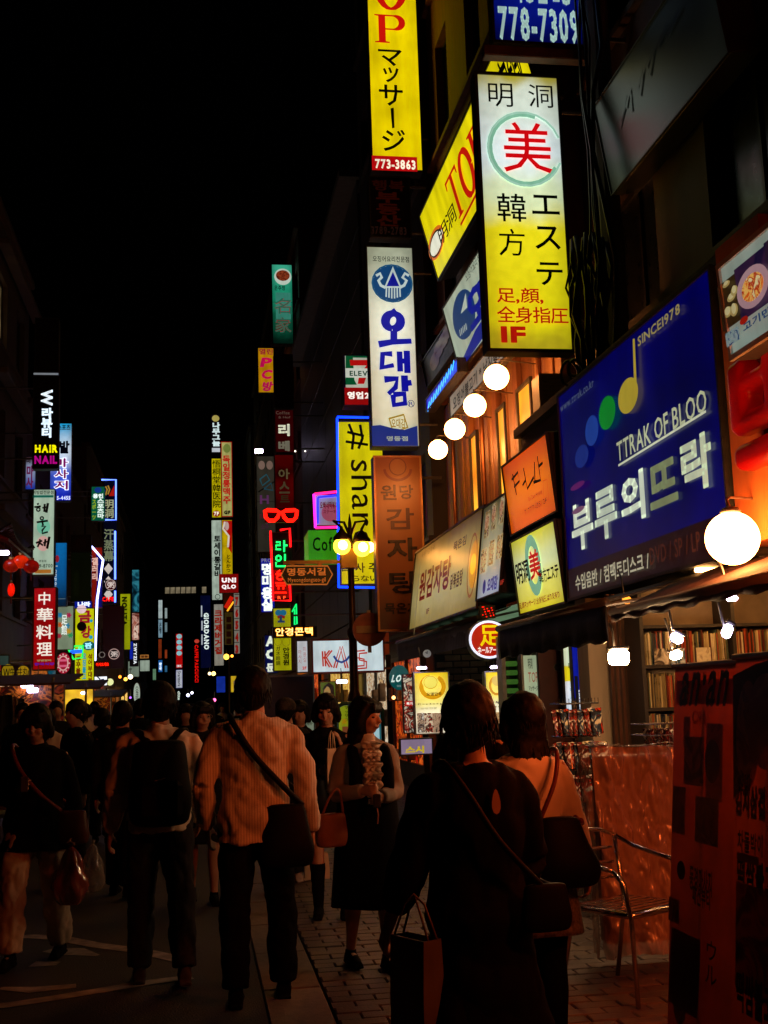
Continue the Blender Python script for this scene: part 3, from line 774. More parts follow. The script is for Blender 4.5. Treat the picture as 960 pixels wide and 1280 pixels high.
s.text('열린', (324, 436, 341, 443), 'a01030', .03, es=.7); s.text('P', (326, 447, 340, 459), 'c01050', .05, slant=.2); s.text('C', (327, 462, 340, 474), 'c01050', .05, slant=.2); s.text('방', (328, 477, 341, 489), 'b01050', .05, slant=.2); s.done()
for i, (x, y) in enumerate(((324, 563), (369, 564), (377, 564), (341, 446))):
    if i: continue

# the right-hand stack far down the street
s = SG('slim dark sign with white Korean letters at the top of the far right stack', (264, 518, 275, 566), Y=95, t=.4, face='140a14', es=.5, rim=.02)
s.e((265, 519, 274, 527), 'b8a858', es=.8); s.v('나무그늘', (266, 528, 275, 558), 'c8d8d8', .06, es=.9); s.r((265, 560, 275, 565), 'c8d0d8', es=.9); s.done()
s = SG('slim yellow clinic sign with black Chinese characters and a red 7F disc', (265, 573, 276, 647), Y=95, t=.4, face='c8b804', es=.9, rim=.02)
s.v('悟桐堂韓医院', (266, 575, 275, 635), 'k', .03); s.e((266, 638, 275, 646), 'a01808', es=.8); s.text('7F', (267.5, 639.5, 273.5, 644.5), 'f0e8d0', .06); s.done()
s = SG('slim cream beer hall sign with red Korean letters edged in red', (277, 552, 290, 646), Y=88, t=.4, face='b8b468', es=.8, rim=.06, frame=glow('a01008', .8))
s.e((279, 555, 288, 566), '8a9a48', es=.6); s.v('독일정통맥주', (279, 569, 288, 630), 'b82018', .04); s.text('GF', (280, 638, 288, 643), 'k', .08); s.done()
s = SG('slim white vertical sign with black brush letters below the yellow clinic sign', (265, 650, 277, 750), Y=95, t=.4, face='a8b8a8', es=.9, rim=.02)
s.v('토세이통갈비', (268, 669, 276, 722), 'k', .04); s.ring((269, 743, 275, 749), 'k', .12); s.done()
s = SG('slim red and yellow sign with a white swoosh under the beer hall sign', (278, 650, 290, 718), Y=88, t=.4, face='c8a804', es=.85, rim=.01)
s.p([(278, 651), (290, 651), (290, 692), (284, 683), (286, 672), (279, 660)], 'b81008', es=.8); s.l([(281, 652), (279, 661), (286, 670), (285, 684)], .14, 'd8d0c0', es=.9); s.e((281, 652, 286, 663), 'c8a8a0', es=.8)
s.v('とんかつ', (283, 693, 288, 716), 'k', .03); s.done()
s = SG('square dark red clothing store sign with white latin letters', (274, 717, 298, 741), Y=80, t=.5, face='8a0808', es=.8, rim=.01)
s.text('UNI', (277, 722, 295, 728.5), 'f0e8e8', .06, es=1); s.text('QLO', (277, 730.5, 295, 737), 'f0e8e8', .06, es=1); s.done()
s = SG('slim pale sign with faded red Korean letters below the white brush letter sign', (268, 755, 279, 832), Y=92, t=.4, face='908c80', es=.8, rim=.01)
s.v('크라제버거집', (269, 762, 278, 818), 'a82818', .06, es=.5); s.done()
s = SG('dim ochre sign with small dark squares right of the pale burger sign', (281, 765, 291, 806), Y=90, t=.4, face='4a3a14', es=.5, rim=.01)
for k in range(4): s.r((283, 771 + 9 * k, 289, 778 + 9 * k), '3a1408', es=.2)
s.done()
s = SG('slanted red neon noodle sign under the clothing store sign', (279, 742, 292, 764), Y=86, t=.3, face='3a1404', es=.5, rim=.01)
s.l([(282, 760), (290, 746)], .3, 'b81808', es=1.2); s.l([(284, 764), (292, 752)], .12, 'f0a020', es=1.8); s.done()
s = SG('stack of small white floor signs with red numbers beside the burger sign', (293, 741, 299, 817), Y=84, t=.3, face='8a8478', es=.7, rim=.01)
for k in range(5): s.text('76543'[k], (294, 746 + 15 * k, 298, 757 + 15 * k), 'a01810', .08, es=.6); s.r((293, 742.5 + 15 * k, 299, 743.5 + 15 * k), 'k')
s.done()
s = SG('dark blue vertical clothing store sign with white spaced latin letters', (251, 744, 263, 835), Y=120, t=.5, face='040a30', es=.6, rim=.01)
s.text('GIORDANO', (255, 766, 261, 812), 'd0dcd8', .05, es=1.1, rot=90); s.l([(252, 757), (252, 771)], .12, 'b8c0c8', es=.9); s.l([(252.5, 776), (252.5, 788)], .12, 'b8c0c8', es=.9); s.l([(252.5, 793), (252.5, 806)], .12, 'b8c0c8', es=.9); s.done()
s = SG('slim red lit cafe lettering running down a black board', (242, 798, 250, 854), Y=135, t=.4, lit=False, face='0a0202', rim=0)
s.e((243, 799, 249, 804), 'c84030', es=.9); s.text('CAFFE PASCUCCI', (243.5, 806, 248, 853), 'e01008', .05, es=.9, rot=90); s.done()
s = SG('tall red sign with four pale blue discs far down the street', (220, 792, 228, 835), Y=150, t=.5, face='b80808', es=.9, rim=.01)
for k in range(4): s.e((220.6, 792.5 + 7 * k, 227.4, 798.5 + 7 * k), '88c0c8', es=.9)
s.text('IBK', (221, 831, 227, 834), 'e0e0e0', .05, es=.8); s.done()
s = SG('slim white and blue sign with dark sideways letters under the disc sign', (220, 837, 228, 860), Y=150, t=.5, face='b8bcc8', es=.9, rim=.03, frame=glow('081078', .9))
s.text('Starmark', (222, 839, 226, 858), '303038', .02, es=.1, rot=90); s.done()
s = SG('tiny white vertical lettering sign below the starred sign', (221.5, 863, 226, 876), Y=152, t=.3, lit=False, face='0a0a0a', rim=0)
s.text('citto', (222, 864, 225.4, 875), 'd0dcd0', .05, es=.9, rot=90); s.done()

# ------------------------------------------------------------------ signs on the left, nearest first
s = SG('black sign with sideways white lettering and yellow HAIR over magenta NAIL', (40, 470, 74, 586), Y=29, t=.3, lit=False, face='030304', rim=.01, arm=WL)
s.text('W', (51, 487, 66, 507), 'e0ecf4', .045, es=1.1, rot=90); s.v('라뷰티', (52, 510, 66, 547), 'd8e8f4', .06, es=1.1)
s.text('HAIR', (43.5, 556, 72, 566), 'e8e000', .055, es=1.0); s.text('NAIL', (43, 569.5, 71.5, 580), 'b00880', .05, es=1.0)
s.r((42, 466.5, 73, 468.5), 'a0a8b0', es=.5); s.done()
s = SG('unlit dark maroon board standing above the hair and nail sign', (43, 398, 74, 465), Y=29, t=.3, lit=False, face='0c0304', rim=.01); s.done()
s = SG('blue and white massage sign with purple Korean letters behind the hair sign', (62, 529, 90, 626), Y=31.5, t=.3,
       grad=[(0, '0818a8'), (.3, '3850c0'), (.65, 'c8d8e8'), (1, '1890c0')], es=1.0, rim=.01, arm=WL)
s.text('스포츠', (72, 531, 88, 537), '101838', .03, es=.1); s.text('발', (74, 551, 87, 567), '0a1030', .05, es=.1)
for ch, y in (('마', 572), ('사', 586), ('지', 600)): s.text(ch, (67, y, 86, y + 13), 'f0f4ff', .09, es=1.1); s.text(ch, (68, y + .8, 85, y + 12.2), '8a1068', .03, es=.8)
s.text('755-4455', (65, 620, 88, 625), 'e8f0ff', .03, es=1.0); s.done()
s = SG('sliver of a blue and white massage sign at the left of the hair sign post', (31.5, 571, 45, 612), Y=33, t=.3, grad=[(0, '2038a0'), (.6, '8a98b8'), (1, '40282c')], es=.8, rim=.01)
s.v('마사', (33, 582, 42, 610), '78205a', .05, es=.6); s.text('미', (33, 573, 38, 579), '382020', .05, es=.2); s.done()
s = SG('pale green light box with black brush Korean letters and a green circle', (40, 611, 69, 719), Y=30, t=.3, face='b0c8b0', es=.85, rim=.02, arm=WL, frame=mat('teal_rim', (.1, .22, .2), rough=.4))
s.text('비빔밥전문점', (41, 613, 67, 618), '283828', .02, es=.2); s.r((41, 619, 67, 622), '187868', es=.6)
s.e((46, 649, 63, 668), '78c8a8', es=.85); s.e((46, 670, 62, 689), 'd8a8a0', es=.85)
K = 'k'
s.l([(43, 634), (51, 633)], .05, K); s.l([(47, 629), (48, 631)], .05, K); s.l(arc(48, 637, 2.2, 2.2, n=8), .035, K); s.l([(56, 630), (55.5, 640)], .05, K); s.l([(60, 629), (58, 641)], .06, K); s.l([(53, 635), (58, 634)], .04, K)
s.l(arc(52.5, 648, 2, 2, n=8), .035, K); s.l([(46, 653), (60, 651)], .05, K); s.l([(53, 652), (54, 657)], .045, K); s.l([(52, 658), (57, 658), (53, 663), (53, 667), (60, 665)], .045, K)
s.l([(45, 679), (53, 676)], .05, K); s.l([(50, 674), (50, 676)], .04, K); s.l([(50, 678), (47, 684)], .045, K); s.l([(50, 679), (54, 682)], .045, K); s.l([(57, 674), (56, 683)], .05, K); s.l([(62, 671), (59, 686)], .06, K); s.l([(54, 679), (60, 677)], .04, K)
s.text('명동점', (49, 700, 58, 703), '607868', .02, es=.3); s.text('779-8700', (43, 705, 66, 710), '405848', .02, es=.3); s.r((44, 712, 64, 717), 'c07828', es=.7); s.done()
s = SG('dark red light box with four white Chinese characters', (40, 733, 71, 838), Y=29.5, t=.35, face='a00408', es=.85, rim=.03, frame=mat('dark_red_rim', (.06, .01, .01)), arm=WL)
for ch, b in (('中', (48, 740, 63, 756)), ('華', (46, 760, 66, 777)), ('料', (45, 781, 66, 799)), ('理', (46, 803, 65, 820))): s.text(ch, b, 'f0e8dc', .035, es=1.0)
s.text('양념갈비', (46, 824, 64, 827), 'b8a870', .04, es=.6); s.text('한국식당', (43, 828, 68, 832), '5018a0', .04, es=.9); s.done()
s = SG('tall blue sign with white vertical letters and a red heart behind the red box', (67, 678, 84, 758), Y=34, t=.3, grad=[(0, '04203a'), (.5, '0a5a9a'), (1, '0a6ab0')], es=.75, rim=.01, arm=WL)
s.e((69, 694, 74, 703), 'a02030', es=.7); s.text('Loppos', (67.5, 707, 72, 736), 'c0d0d8', .03, es=.8, rot=90); s.r((71, 748, 82, 749), '88a0a8', es=.4); s.done()
s = SG('tall dark green board with small gold marks in the upper left stack', (88, 690, 114, 752), Y=37, t=.3, face='0c1404', es=.3, rim=.01, arm=WL)
s.v('金剛製靴', (92, 715, 99, 745), '1c2408', .0, es=.25); s.done()
s = SG('dull brown board with a faint ring above the dark green board', (88, 668, 114, 690), Y=37, t=.3, lit=False, face='200c06', rim=.01)
s.ring((96, 674, 106, 684), '3a1008', .12, es=.1); s.done()
s = SG('green sports massage sign with white Korean and yellow Japanese letters', (114, 608, 131, 651), Y=42, t=.3, face='0a6a4a', es=.7, rim=.01, arm=WL)
s.e((118, 609, 127, 616), '1840a0', es=.7); s.text('용인', (116, 617, 129, 623), 'e0ece8', .06, es=.9); s.v('스포츠마', (122, 623, 130, 648), 'd8e8e0', .06, es=.9); s.v('スポーツ', (115, 624, 120, 650), 'a0b818', .03, es=.8); s.done()
s = SG('tall navy sauna sign with pale Chinese characters in white neon outline', (129, 601, 146, 755), Y=44, t=.3, face='04061c', es=.5, rim=.01, arm=WL)
s.p([(136, 620), (143, 606), (143, 620)], 'b01808', es=.9); s.l([(132, 608), (134, 612), (132, 619)], .05, 'b88a30', es=.8); s.l([(135, 607), (137, 612), (135, 618)], .05, 'b88a30', es=.8)
s.v('明洞', (130, 624, 142, 648), 'b0b488', .05, es=.7); s.v('汗蒸幕', (130, 661, 142, 702), '8a9470', .05, es=.6)
for y in (704, 720, 736): s.p([(135.5, y), (141, y + 7), (135.5, y + 14), (130, y + 7)], 'd8ccc0', es=.9)
s.neon([(127, 600), (145, 600), (145, 650), (131, 650)], '5070ff', .03, 5); s.neon([(144, 664), (144, 753)], '5070ff', .035, 5)
s.text('CAFE', (128, 746, 142, 752), 'ff1810', .04, es=1.5); s.done()
s = SG('red and blue slanting banner sign edged with a long bent white neon tube', (114, 684, 128, 760), Y=39, t=.25, face='8a1404', es=.7, rim=.01, arm=WL)
s.p([(120, 690), (128, 700), (128, 759), (118, 759), (121, 730)], '0a0c60', es=.7); s.v('갤러리', (115, 697, 123, 726), 'd8b0a0', .05, es=.9)
s.neon([(114.5, 683), (129, 700), (121.5, 750), (119, 826)], 'b0b8ff', .035, 7); s.done()
s = SG('round dark red disc sign with a white character beside the sauna sign', (131, 724, 145, 738), Y=40, t=.15, lit=False, face='080202', rim=0)
s.e((131.5, 724, 145, 738), '500810', es=.7); s.ring((132, 724.5, 144.5, 737.5), 'c8b0a8', .07, es=.8); s.text('粥', (134, 727, 143, 735), 'e0d0c8', .04, es=.9); s.done()
s = SG('dark maroon board with a white ringed character disc, lower of the pair', (128, 757, 155, 836), Y=47, t=.3, face='1c0404', es=.5, rim=.01, arm=WL)
s.ring((136, 811, 149, 824), 'b89890', .08, es=.9); s.text('粥', (138.5, 814, 147, 821), 'd0c0b8', .04, es=.9); s.ring((124, 815, 131, 822), '8a8078', .15, es=.6); s.done()
s = SG('small red LED strip sign with scrolling letters left of the maroon board', (119, 826, 137, 835), Y=38, t=.15, face='3a0402', es=.6, rim=.01)
s.text('어서오세요', (120, 828, 136, 833), 'ff2008', .04, es=1.8); s.done()
s = SG('yellow shop banner with red Korean letters, green frog neon before it', (93, 760, 118, 865), Y=36, t=.25, face='c8cc08', es=.95, rim=.01, arm=WL)
s.text('금', (98, 763, 114, 779), 'a81430', .05, es=.7); s.text('강', (101, 782, 114, 798), 'a81430', .05, es=.7)
s.e((96, 756, 108, 767), 'e8c8d0', es=1.0); s.e((96, 777, 108, 789), '140c04', es=.2); s.e((112, 774, 116, 778), '20a0c8', es=.9); s.e((111, 794, 116, 799), '20a0c8', es=.9)
s.e((103, 801, 118, 813), '086868', es=.7); s.text('판', (106, 803, 115, 811), 'a8e0f0', .06, es=1.0)
s.v('섞어부대볶음', (110, 817, 116, 862), '8a1804', .04, es=.5); s.v('오징불고', (103, 816, 108, 850), '18a0c0', .04, es=.8); s.v('주꾸불고', (95, 820, 101, 850), '8a3808', .06, es=.5)
s.neon([(86, 806), (92, 808), (104, 807), (103, 822), (92, 824), (86, 812), (86, 806)], '10c040', .03, 2.5); s.neon([(88, 815), (103, 814)], '1850ff', .06, 2.2)
s.neon(arc(91, 812, 2.2, 2.2, n=10), '40e070', .025, 2.5); s.neon(arc(101, 811, 2.2, 2.2, n=10), '40e070', .025, 2.5); s.neon(arc(81, 804, 3, 3.5, n=10), 'c0e0b0', .02, 1.8); s.neon(arc(89, 803, 2.4, 2.4, n=10), 'c0e0b0', .02, 1.8)
s.done()
s = SG('blue strip sign with white Korean letters above the yellow shop banner', (93, 751, 115, 760), Y=36.6, t=.25, face='0a20a0', es=.9, rim=.01); s.text('나라', (97, 752, 113, 758.5), 'e8f0ff', .06, es=1.1); s.done()
s = SG('grey green poster sign with coloured stars left of the yellow banner', (70, 757, 92, 812), Y=35, t=.25, face='8a9c80', es=.75, rim=.01, arm=WL)
for (x, y, c) in ((86, 769, 'b02050'), (84, 782, '1880a8'), (75, 781, 'c05820'), (88, 794, '309858'), (75, 769, '1880b0'), (74, 795, 'a02838'), (86, 789, 'c89828')):
    for k in range(3): a = math.pi * k / 3; s.l([(x - 3.4 * math.cos(a), y - 3.4 * math.sin(a)), (x + 3.4 * math.cos(a), y + 3.4 * math.sin(a))], .04, c, es=.8)
s.v('足館', (77, 768, 84, 794), 'e0e8e0', .05, es=1.0); s.done()
s = SG('round crimson sign with white lace pattern beside the dark red Chinese character box', (69.5, 815, 89, 843), Y=33, t=.2, lit=False, face='1a0206', rim=0)
s.e((70, 815.5, 88.5, 842.5), 'a01030', es=.9); s.ring((73, 820, 85, 838), 'e8b8b0', .14, es=.8); s.r((73.5, 824, 84, 827), 'd86080', es=.9); s.r((73.5, 831, 84, 834), 'd86080', es=.9)
for k in range(12): a = k * math.pi / 6; s.e((79 + 7.6 * math.cos(a) - 1, 829 + 11 * math.sin(a) - 1, 79 + 7.6 * math.cos(a) + 1, 829 + 11 * math.sin(a) + 1), 'e8c0b8', es=.9, n=8)
s.done()
s = SG('tall yellow green banner with dark sideways latin letters', (150, 742, 163, 812), Y=62, t=.4, face='98a008', es=.85, rim=.01, arm=WL)
s.text('NOLITA', (152, 746, 159, 782), '181c04', .07, es=.05, rot=90); s.done()
s = SG('small rounded green sign left of the yellow green banner', (144, 767, 151, 790), Y=60, t=.3, face='0a7a20', es=.8, rim=.01); s.done()
s = SG('tall dark teal screen sign at the left end of the street', (165, 712, 174, 765), Y=75, t=.4, face=sphot('teal_screen', ['021018', '0a3848', '2a7888', '041820'], 1.2, .9), rim=.01); s.done()
s = SG('pink and red poster sign below the dark teal screen', (165, 766, 174, 800), Y=74, t=.4, face=sphot('pink_poster', ['a05848', 'c89888', '5a1408', 'b88070'], 1.4, .8), rim=.01)
s.v('세일', (167, 782, 173, 798), 'd8c0b0', .05, es=.8); s.done()
s = SG('black and blue sign with white sideways latin letters below the pink poster', (162, 801, 173, 833), Y=70, t=.4, face='080a10', es=.5, rim=.01)
s.r((162, 802, 166, 824), '0820a0', es=.9); s.text('ZWYZIA', (167, 804, 171, 830), 'e0e4e8', .06, es=1.0, rot=90); s.done()
s = SG('small pale sign under the sideways letter sign at left', (160, 826, 174, 846), Y=72, t=.3, face='788878', es=.8, rim=.01); s.text('HOF', (161, 835, 165, 838), 'k', .03); s.done()
s = SG('oval white coffee sign with dark vertical letters near the crowd at left', (167, 853, 175, 880), Y=66, t=.3, lit=False, face='0a0c0a', rim=0)
s.e((167, 853.5, 175, 880), 'a8b8a8', es=.9); s.text('COFFEE', (169.5, 858, 173, 874), '203828', .03, es=.1, rot=90); s.done()
s = SG('white square sign under a small orange one at the far end of the street', (175, 825, 187, 839), Y=110, t=.3, face='98a898', es=.9, rim=.01)
s.done()
s = SG('small orange lit strip sign on top of the white square sign', (175, 818, 186, 823), Y=110, t=.3, face='b87838', es=.9, rim=.01); s.text('명동', (176, 819, 185, 822.4), '5a2008', .05, es=.3); s.done()
for i, (b, c, lb) in enumerate((((198, 750, 203, 773), 'a8b8b8', 'upper white panel of the slim far sign column'), ((198, 774.5, 203, 797), '7898a8', 'lower pale blue panel of the slim far sign column'),
                     ((198, 799, 202, 823), '782c10', 'rust coloured panel below the pale blue panel far away'), ((198, 825, 203, 840), '2060a8', 'small bright blue panel at the foot of the far sign column'),
                     ((191, 836, 195, 850), '608868', 'tiny green white sign near the end of the street'), ((206, 760, 209, 773), '98a8a8', 'sliver of a white sign right of the far sign column'),
                     ((206, 778, 209, 790), '708890', 'second sliver of pale sign right of the far column'), ((206, 812, 209, 823), '903818', 'sliver of a rust sign right of the far column'), ((206, 832, 209, 840), '306890', 'sliver of a blue sign right of the far column'))):
    s = SG(lb, b, Y=170, t=.5, face=c, es=.9, rim=.01)
    if i == 1: s.v('은행', (199, 778, 202, 792), '203848', .03, es=.2)
    if i == 3: s.v('약국', (199, 828, 202, 838), 'e0f0ff', .06, es=1.0)
    s.done()
s = SG('bright white bird sign sticking out above the crowd at left', (117, 845, 134, 857), Y=45, t=.2, face='e0e8f0', es=1.6, rim=.01)
s.l([(121, 845), (125, 849), (123, 853)], .05, '303070', es=.2); s.l([(126, 850), (130, 849)], .05, '303070', es=.2); s.done()
s = SG('round cream lit sign beside the white bird sign', (133, 848, 142, 857), Y=46, t=.2, lit=False, face='141004', rim=0); s.e((133, 848, 142, 857), 'e0e8a0', es=1.2); s.done()
s = SG('yellow shop sign with dark Chinese characters above the left stall', (1, 830, 38, 850), Y=23, t=.2, lit=False, face='300a04', rim=.02)
s.e((2, 830, 18, 849), 'a88c10', es=.6); s.e((21, 832, 37, 849), 'b89010', es=.6); s.text('Ｗ牛井丸', (4, 834, 36, 846), '1a1004', .02, es=0); s.done()
s = SG('grey green window poster with red letters at the left edge', (-12, 818, 12, 840), Y=26, t=.1, face='3a5048', es=.5, rim=.02); s.text('콩비', (-4, 831, 10, 839), '8a1414', .05, es=.6); s.done()

# ------------------------------------------------------------------ ground
ASPH = mat('asphalt', (.03, .028, .027), rough=.62, var=.4, scale=3, bump=.5, bscale=90)
struct(MB().sheet(-500, 500, -60, 900, -.02).build('ground', ASPH))
g = MB(); n = 40
g.sheet(WL, .34, -3, 200, 0); struct(g.build('road', ASPH))
struct(MB().sheet(.34, 8, -3, 200, -.012).build('pavement', mat('mortar_bed', (.03, .027, .024), rough=.9, bump=.4)))
KERB = mat('kerb_granite', (.16, .12, .1), rough=.6, var=.35, scale=22, bump=.25, bscale=120)
kr = struct(bpy.data.objects.new('kerb', None)); COL.objects.link(kr)
km = MB().cbox((.345, 0, -.05), (.672, .985, .012), .008).mesh('kerb_stone', KERB)
for i in range(34): link('kerb_stone', km, kr, (0, -2 + i, random.uniform(-.003, .003)))
PV = [mat('paver_%d' % i, c, rough=.55, var=.35, scale=14, bump=.3, bscale=80) for i, c in enumerate(((.085, .055, .045), (.11, .075, .055), (.07, .05, .042)))]
pm = [MB().cbox((.003, .003, -.03), (.237, .117, .02), .006).mesh('paving_brick', m) for m in PV]
pave = struct(bpy.data.objects.new('brick_paving', None)); COL.objects.link(pave)
cand = []
for j in range(190):
    for i in range(14):
        x = .685 + .24 * i - (.12 if j % 2 else 0); y = 4.9 + .12 * j
        if x < .68: continue
        if x > 3.8: continue
        cand.append((x, y))
vis = [c for c in cand if c[0] < 2.9 and .1 * c[1] - .3 < c[0] < .47 * c[1] + .25]
near = sorted(vis, key=lambda c: c[1])[:300]
ns = set(near)
for x, y in near: link('paving_brick', random.choice(pm), pave, (x, y, random.uniform(-.004, .003)))
rest = MB()
for j in range(1, 190, 2):
    y = 4.9 + .12 * j; rest.box((.683, y + .004, -.02), (.8, y + .116, .018))
for x, y in cand:
    if (x, y) in ns: continue
    z = .017 + random.uniform(-.003, .003)
    rest.quad((x + .006, y + .006, z), (x + .234, y + .006, z), (x + .234, y + .114, z), (x + .006, y + .114, z))
tag(rest.build('paving_brick_field', PV[0], pave), kind='stuff')
# drain cover
# painted marks on the asphalt
WP = mat('road_paint', (.3, .27, .25), rough=.6, var=.55, scale=12)
def paint(name, pts, w):
    q = [at(*p, Z=0) for p in pts]; v, f = strip([(a.x, a.y) for a in q], w)
    m = MB(); m.add([(a[0], a[1], .004) for a in v], f); return struct(m.build(name, WP))
paint('painted_curve', [(0, 1173), (40, 1171), (80, 1174), (120, 1182), (175, 1189), (225, 1200)], .13)
paint('painted_curve', [(-40, 1262), (10, 1257), (70, 1248), (130, 1238), (190, 1228), (240, 1222)], .12)
paint('painted_arrow', [(60, 1188), (90, 1190), (122, 1195)], [.12, .22, .04])
paint('painted_bar', [(0, 1236), (40, 1238), (95, 1233)], [.06, .14, .1])
paint('painted_arrow', [(40, 1206), (73, 1205)], [.16, .1])

# ------------------------------------------------------------------ buildings
GLASS = mat('dark_window_glass', (.02, .022, .025), rough=.3, var=.2, spec=.25)
FRM = mat('window_frame_dark', (.05, .045, .04), rough=.45, metal=.4, var=.3)
WARM = glow('ffb030', 1.5, .5, scale=1.2); DIMW = glow('a89060', .3, .5, scale=2)
_wm = {}
def window(parent, side, x, y, z, w, h, pane=None, mull=1):
    """a window standing on the wall line x, looking into the street"""
    pane = pane or GLASS
    k = (side, round(w, 2), round(h, 2), mull)
    if k not in _wm:
        f = MB(); t = .05; s = side
        a, b = sorted((0, .07 * s))
        f.box((a, 0, 0), (b, w, t)); f.box((a, 0, h - t), (b, w, h)); f.box((a, 0, t), (b, t, h - t)); f.box((a, w - t, t), (b, w, h - t))
        for i in range(mull):
            yy = w * (i + 1) / (mull + 1); f.box((a + .01, yy - .02, t), (b - .01, yy + .02, h - t))
        _wm[k] = f.mesh('window', FRM)
    o = link('window', _wm[k], parent, (x, y, z))
    k2 = k + (pane.name,)
    if k2 not in _wm: _wm[k2] = MB().quad((.035 * side, .05, .05), (.035 * side, w - .05, .05), (.035 * side, w - .05, h - .05), (.035 * side, .05, h - .05)).mesh('pane', pane)
    link('pane', _wm[k2], o)
    return o

def block(label, side, X, y0, y1, H, wall, floor0=3.6, fh=3.2, bay=2.6, cat='building', lit=(), win=True, depth=9, ww=1.5, wh=1.5, z0=0, name='street_building', trim=None, end=True):
    """street building: a wall with recessed openings between piers and bands, a parapet and a cornice"""
    s = -1 if X > 0 else 1                     # direction of the street from the wall
    r = empty(name, (X, y0, 0), label, cat)
    L = y1 - y0; core = MB(); a, b = sorted((-s * .25, -s * depth))
    core.box((a, .001, z0), (b, L - .001, H)); core.build('wall', wall, r)
    tr = trim or wall
    nb = max(1, int(L / bay)); bw = L / nb
    c0, c1 = sorted((0, -s * .25))
    zt = z0 if z0 else 0
    nf = int((H - floor0) / fh)
    band = MB(); lo = floor0
    p = MB()
    if win:
        sp = [(zt, floor0 + .8)] + [(floor0 + i * fh + .8 + wh, floor0 + (i + 1) * fh + .8) for i in range(nf - 1)] + [(floor0 + (nf - 1) * fh + .8 + wh, H)]
        for (q0, q1) in sp:
            if q1 > q0: band.box((c0, 0, max(q0, 2.9 if not z0 else z0)), (c1, L, q1))
        band.build('wall_band', wall, r)
        for i in range(nb + 1):
            yy = min(max(i * bw, (bw - ww) / 2), L)
        pw = bw - ww
        for f in range(nf):
            zz = floor0 + f * fh + .8
            for i in range(nb + 1):
                ya = max(0, i * bw - pw / 2); yb = min(L, i * bw + pw / 2)
                p.box((c0, ya, zz), (c1, yb, zz + wh))
            for i in range(nb):
                lt = DIMW if (f, i) in lit else None
                window(r, s, -s * .2, i * bw + pw / 2 + .003, zz + .003, ww - .006, wh - .006, lt)
        tag(p.build('wall_pier', wall, r), kind='stuff')
        sl = MB()
        for f in range(nf): a2, b2 = sorted((s * .002, s * .09)); sl.box((a2, .01, floor0 + f * fh + .66), (b2, L - .01, floor0 + f * fh + .74))
        tag(sl.build('sill', tr, r), kind='stuff')
    a2, b2 = sorted((s * .16, -s * .24))
    MB().cbox((a2, -.03, H + .002), (b2, L + .03, H + .22), .03).build('cornice', tr, r)
    return r

STONE = mat('beige_stone', (.14, .11, .08), rough=.7, var=.3, scale=2, bump=.2)
BROWN = mat('brown_render', (.13, .08, .055), rough=.75, var=.4, scale=1.5, streak=True, bump=.25)
DARKR = mat('dark_red_render', (.1, .035, .025), rough=.7, var=.4, scale=1.5, streak=True, bump=.2)
GREY = mat('grey_render', (.16, .17, .16), rough=.7, var=.3, scale=1.4, streak=True, bump=.2)
BLK = mat('soot_render', (.06, .055, .05), rough=.8, var=.4, scale=1.2, streak=True, bump=.2)

# right row
b1 = block('near dark building rising above the blue record shop sign', 'R', 4.6, 2.0, 12.9, 15, BROWN, floor0=4.7, fh=3.3, bay=2.7, z0=4.5)
PILP = mat('painted_board', (.4, .27, .16), rough=.55, var=.3, scale=4, streak=True, bump=.12)
pod = MB().box((-.92, 0, 2.46), (1.0, 10.9, 4.5)); pod.build('podium_wall', BROWN, b1)
MB().box((-1.0, -.01, 4.502), (.6, 10.91, 4.6)).build('podium_ledge', GREY, b1)
# shop interior of the record shop
MB().box((-.9, 4.0, 0), (-.7, 4.18, 2.45)).build('doorpost', PILP, b1)
MB().box((-1.32, 4.2, 2.45), (-.93, 4.79, 4.36)).build('fascia_board', mat('orange_red_board', (.62, .17, .04), rough=.5, var=.3, scale=4, streak=True, bump=.12), b1)
SHOPW = mat('shop_wall', (.3, .22, .14), rough=.7, var=.3)
MB().box((-.9, 7.55, 0), (4, 7.7, 2.45)).build('shop_back_wall', SHOPW, b1)
MB().box((3.2, 0, 0), (3.4, 7.55, 2.45)).build('shop_side_wall', SHOPW, b1)
MB().box((-1.27, 7.9, 0), (-1.06, 8.2, 2.44)).build('entrance_pillar', mat('cream_pillar', (.6, .47, .3), rough=.6, var=.25, streak=True), b1)
MB().box((-.8, 7.9, 0), (-.75, 10.9, 2.44)).build('side_wall', mat('stair_wall', (.3, .25, .2), rough=.7), b1)
rd = MB()
for i in range(6): rd.box((-1.2 + .045 * i, 7.55, 0), (-1.175 + .045 * i, 7.6, 2.43))
tag(rd.build('shutter_rail', mat('rust_brown_metal', (.12, .05, .025), rough=.4, metal=.6), b1), kind='stuff')

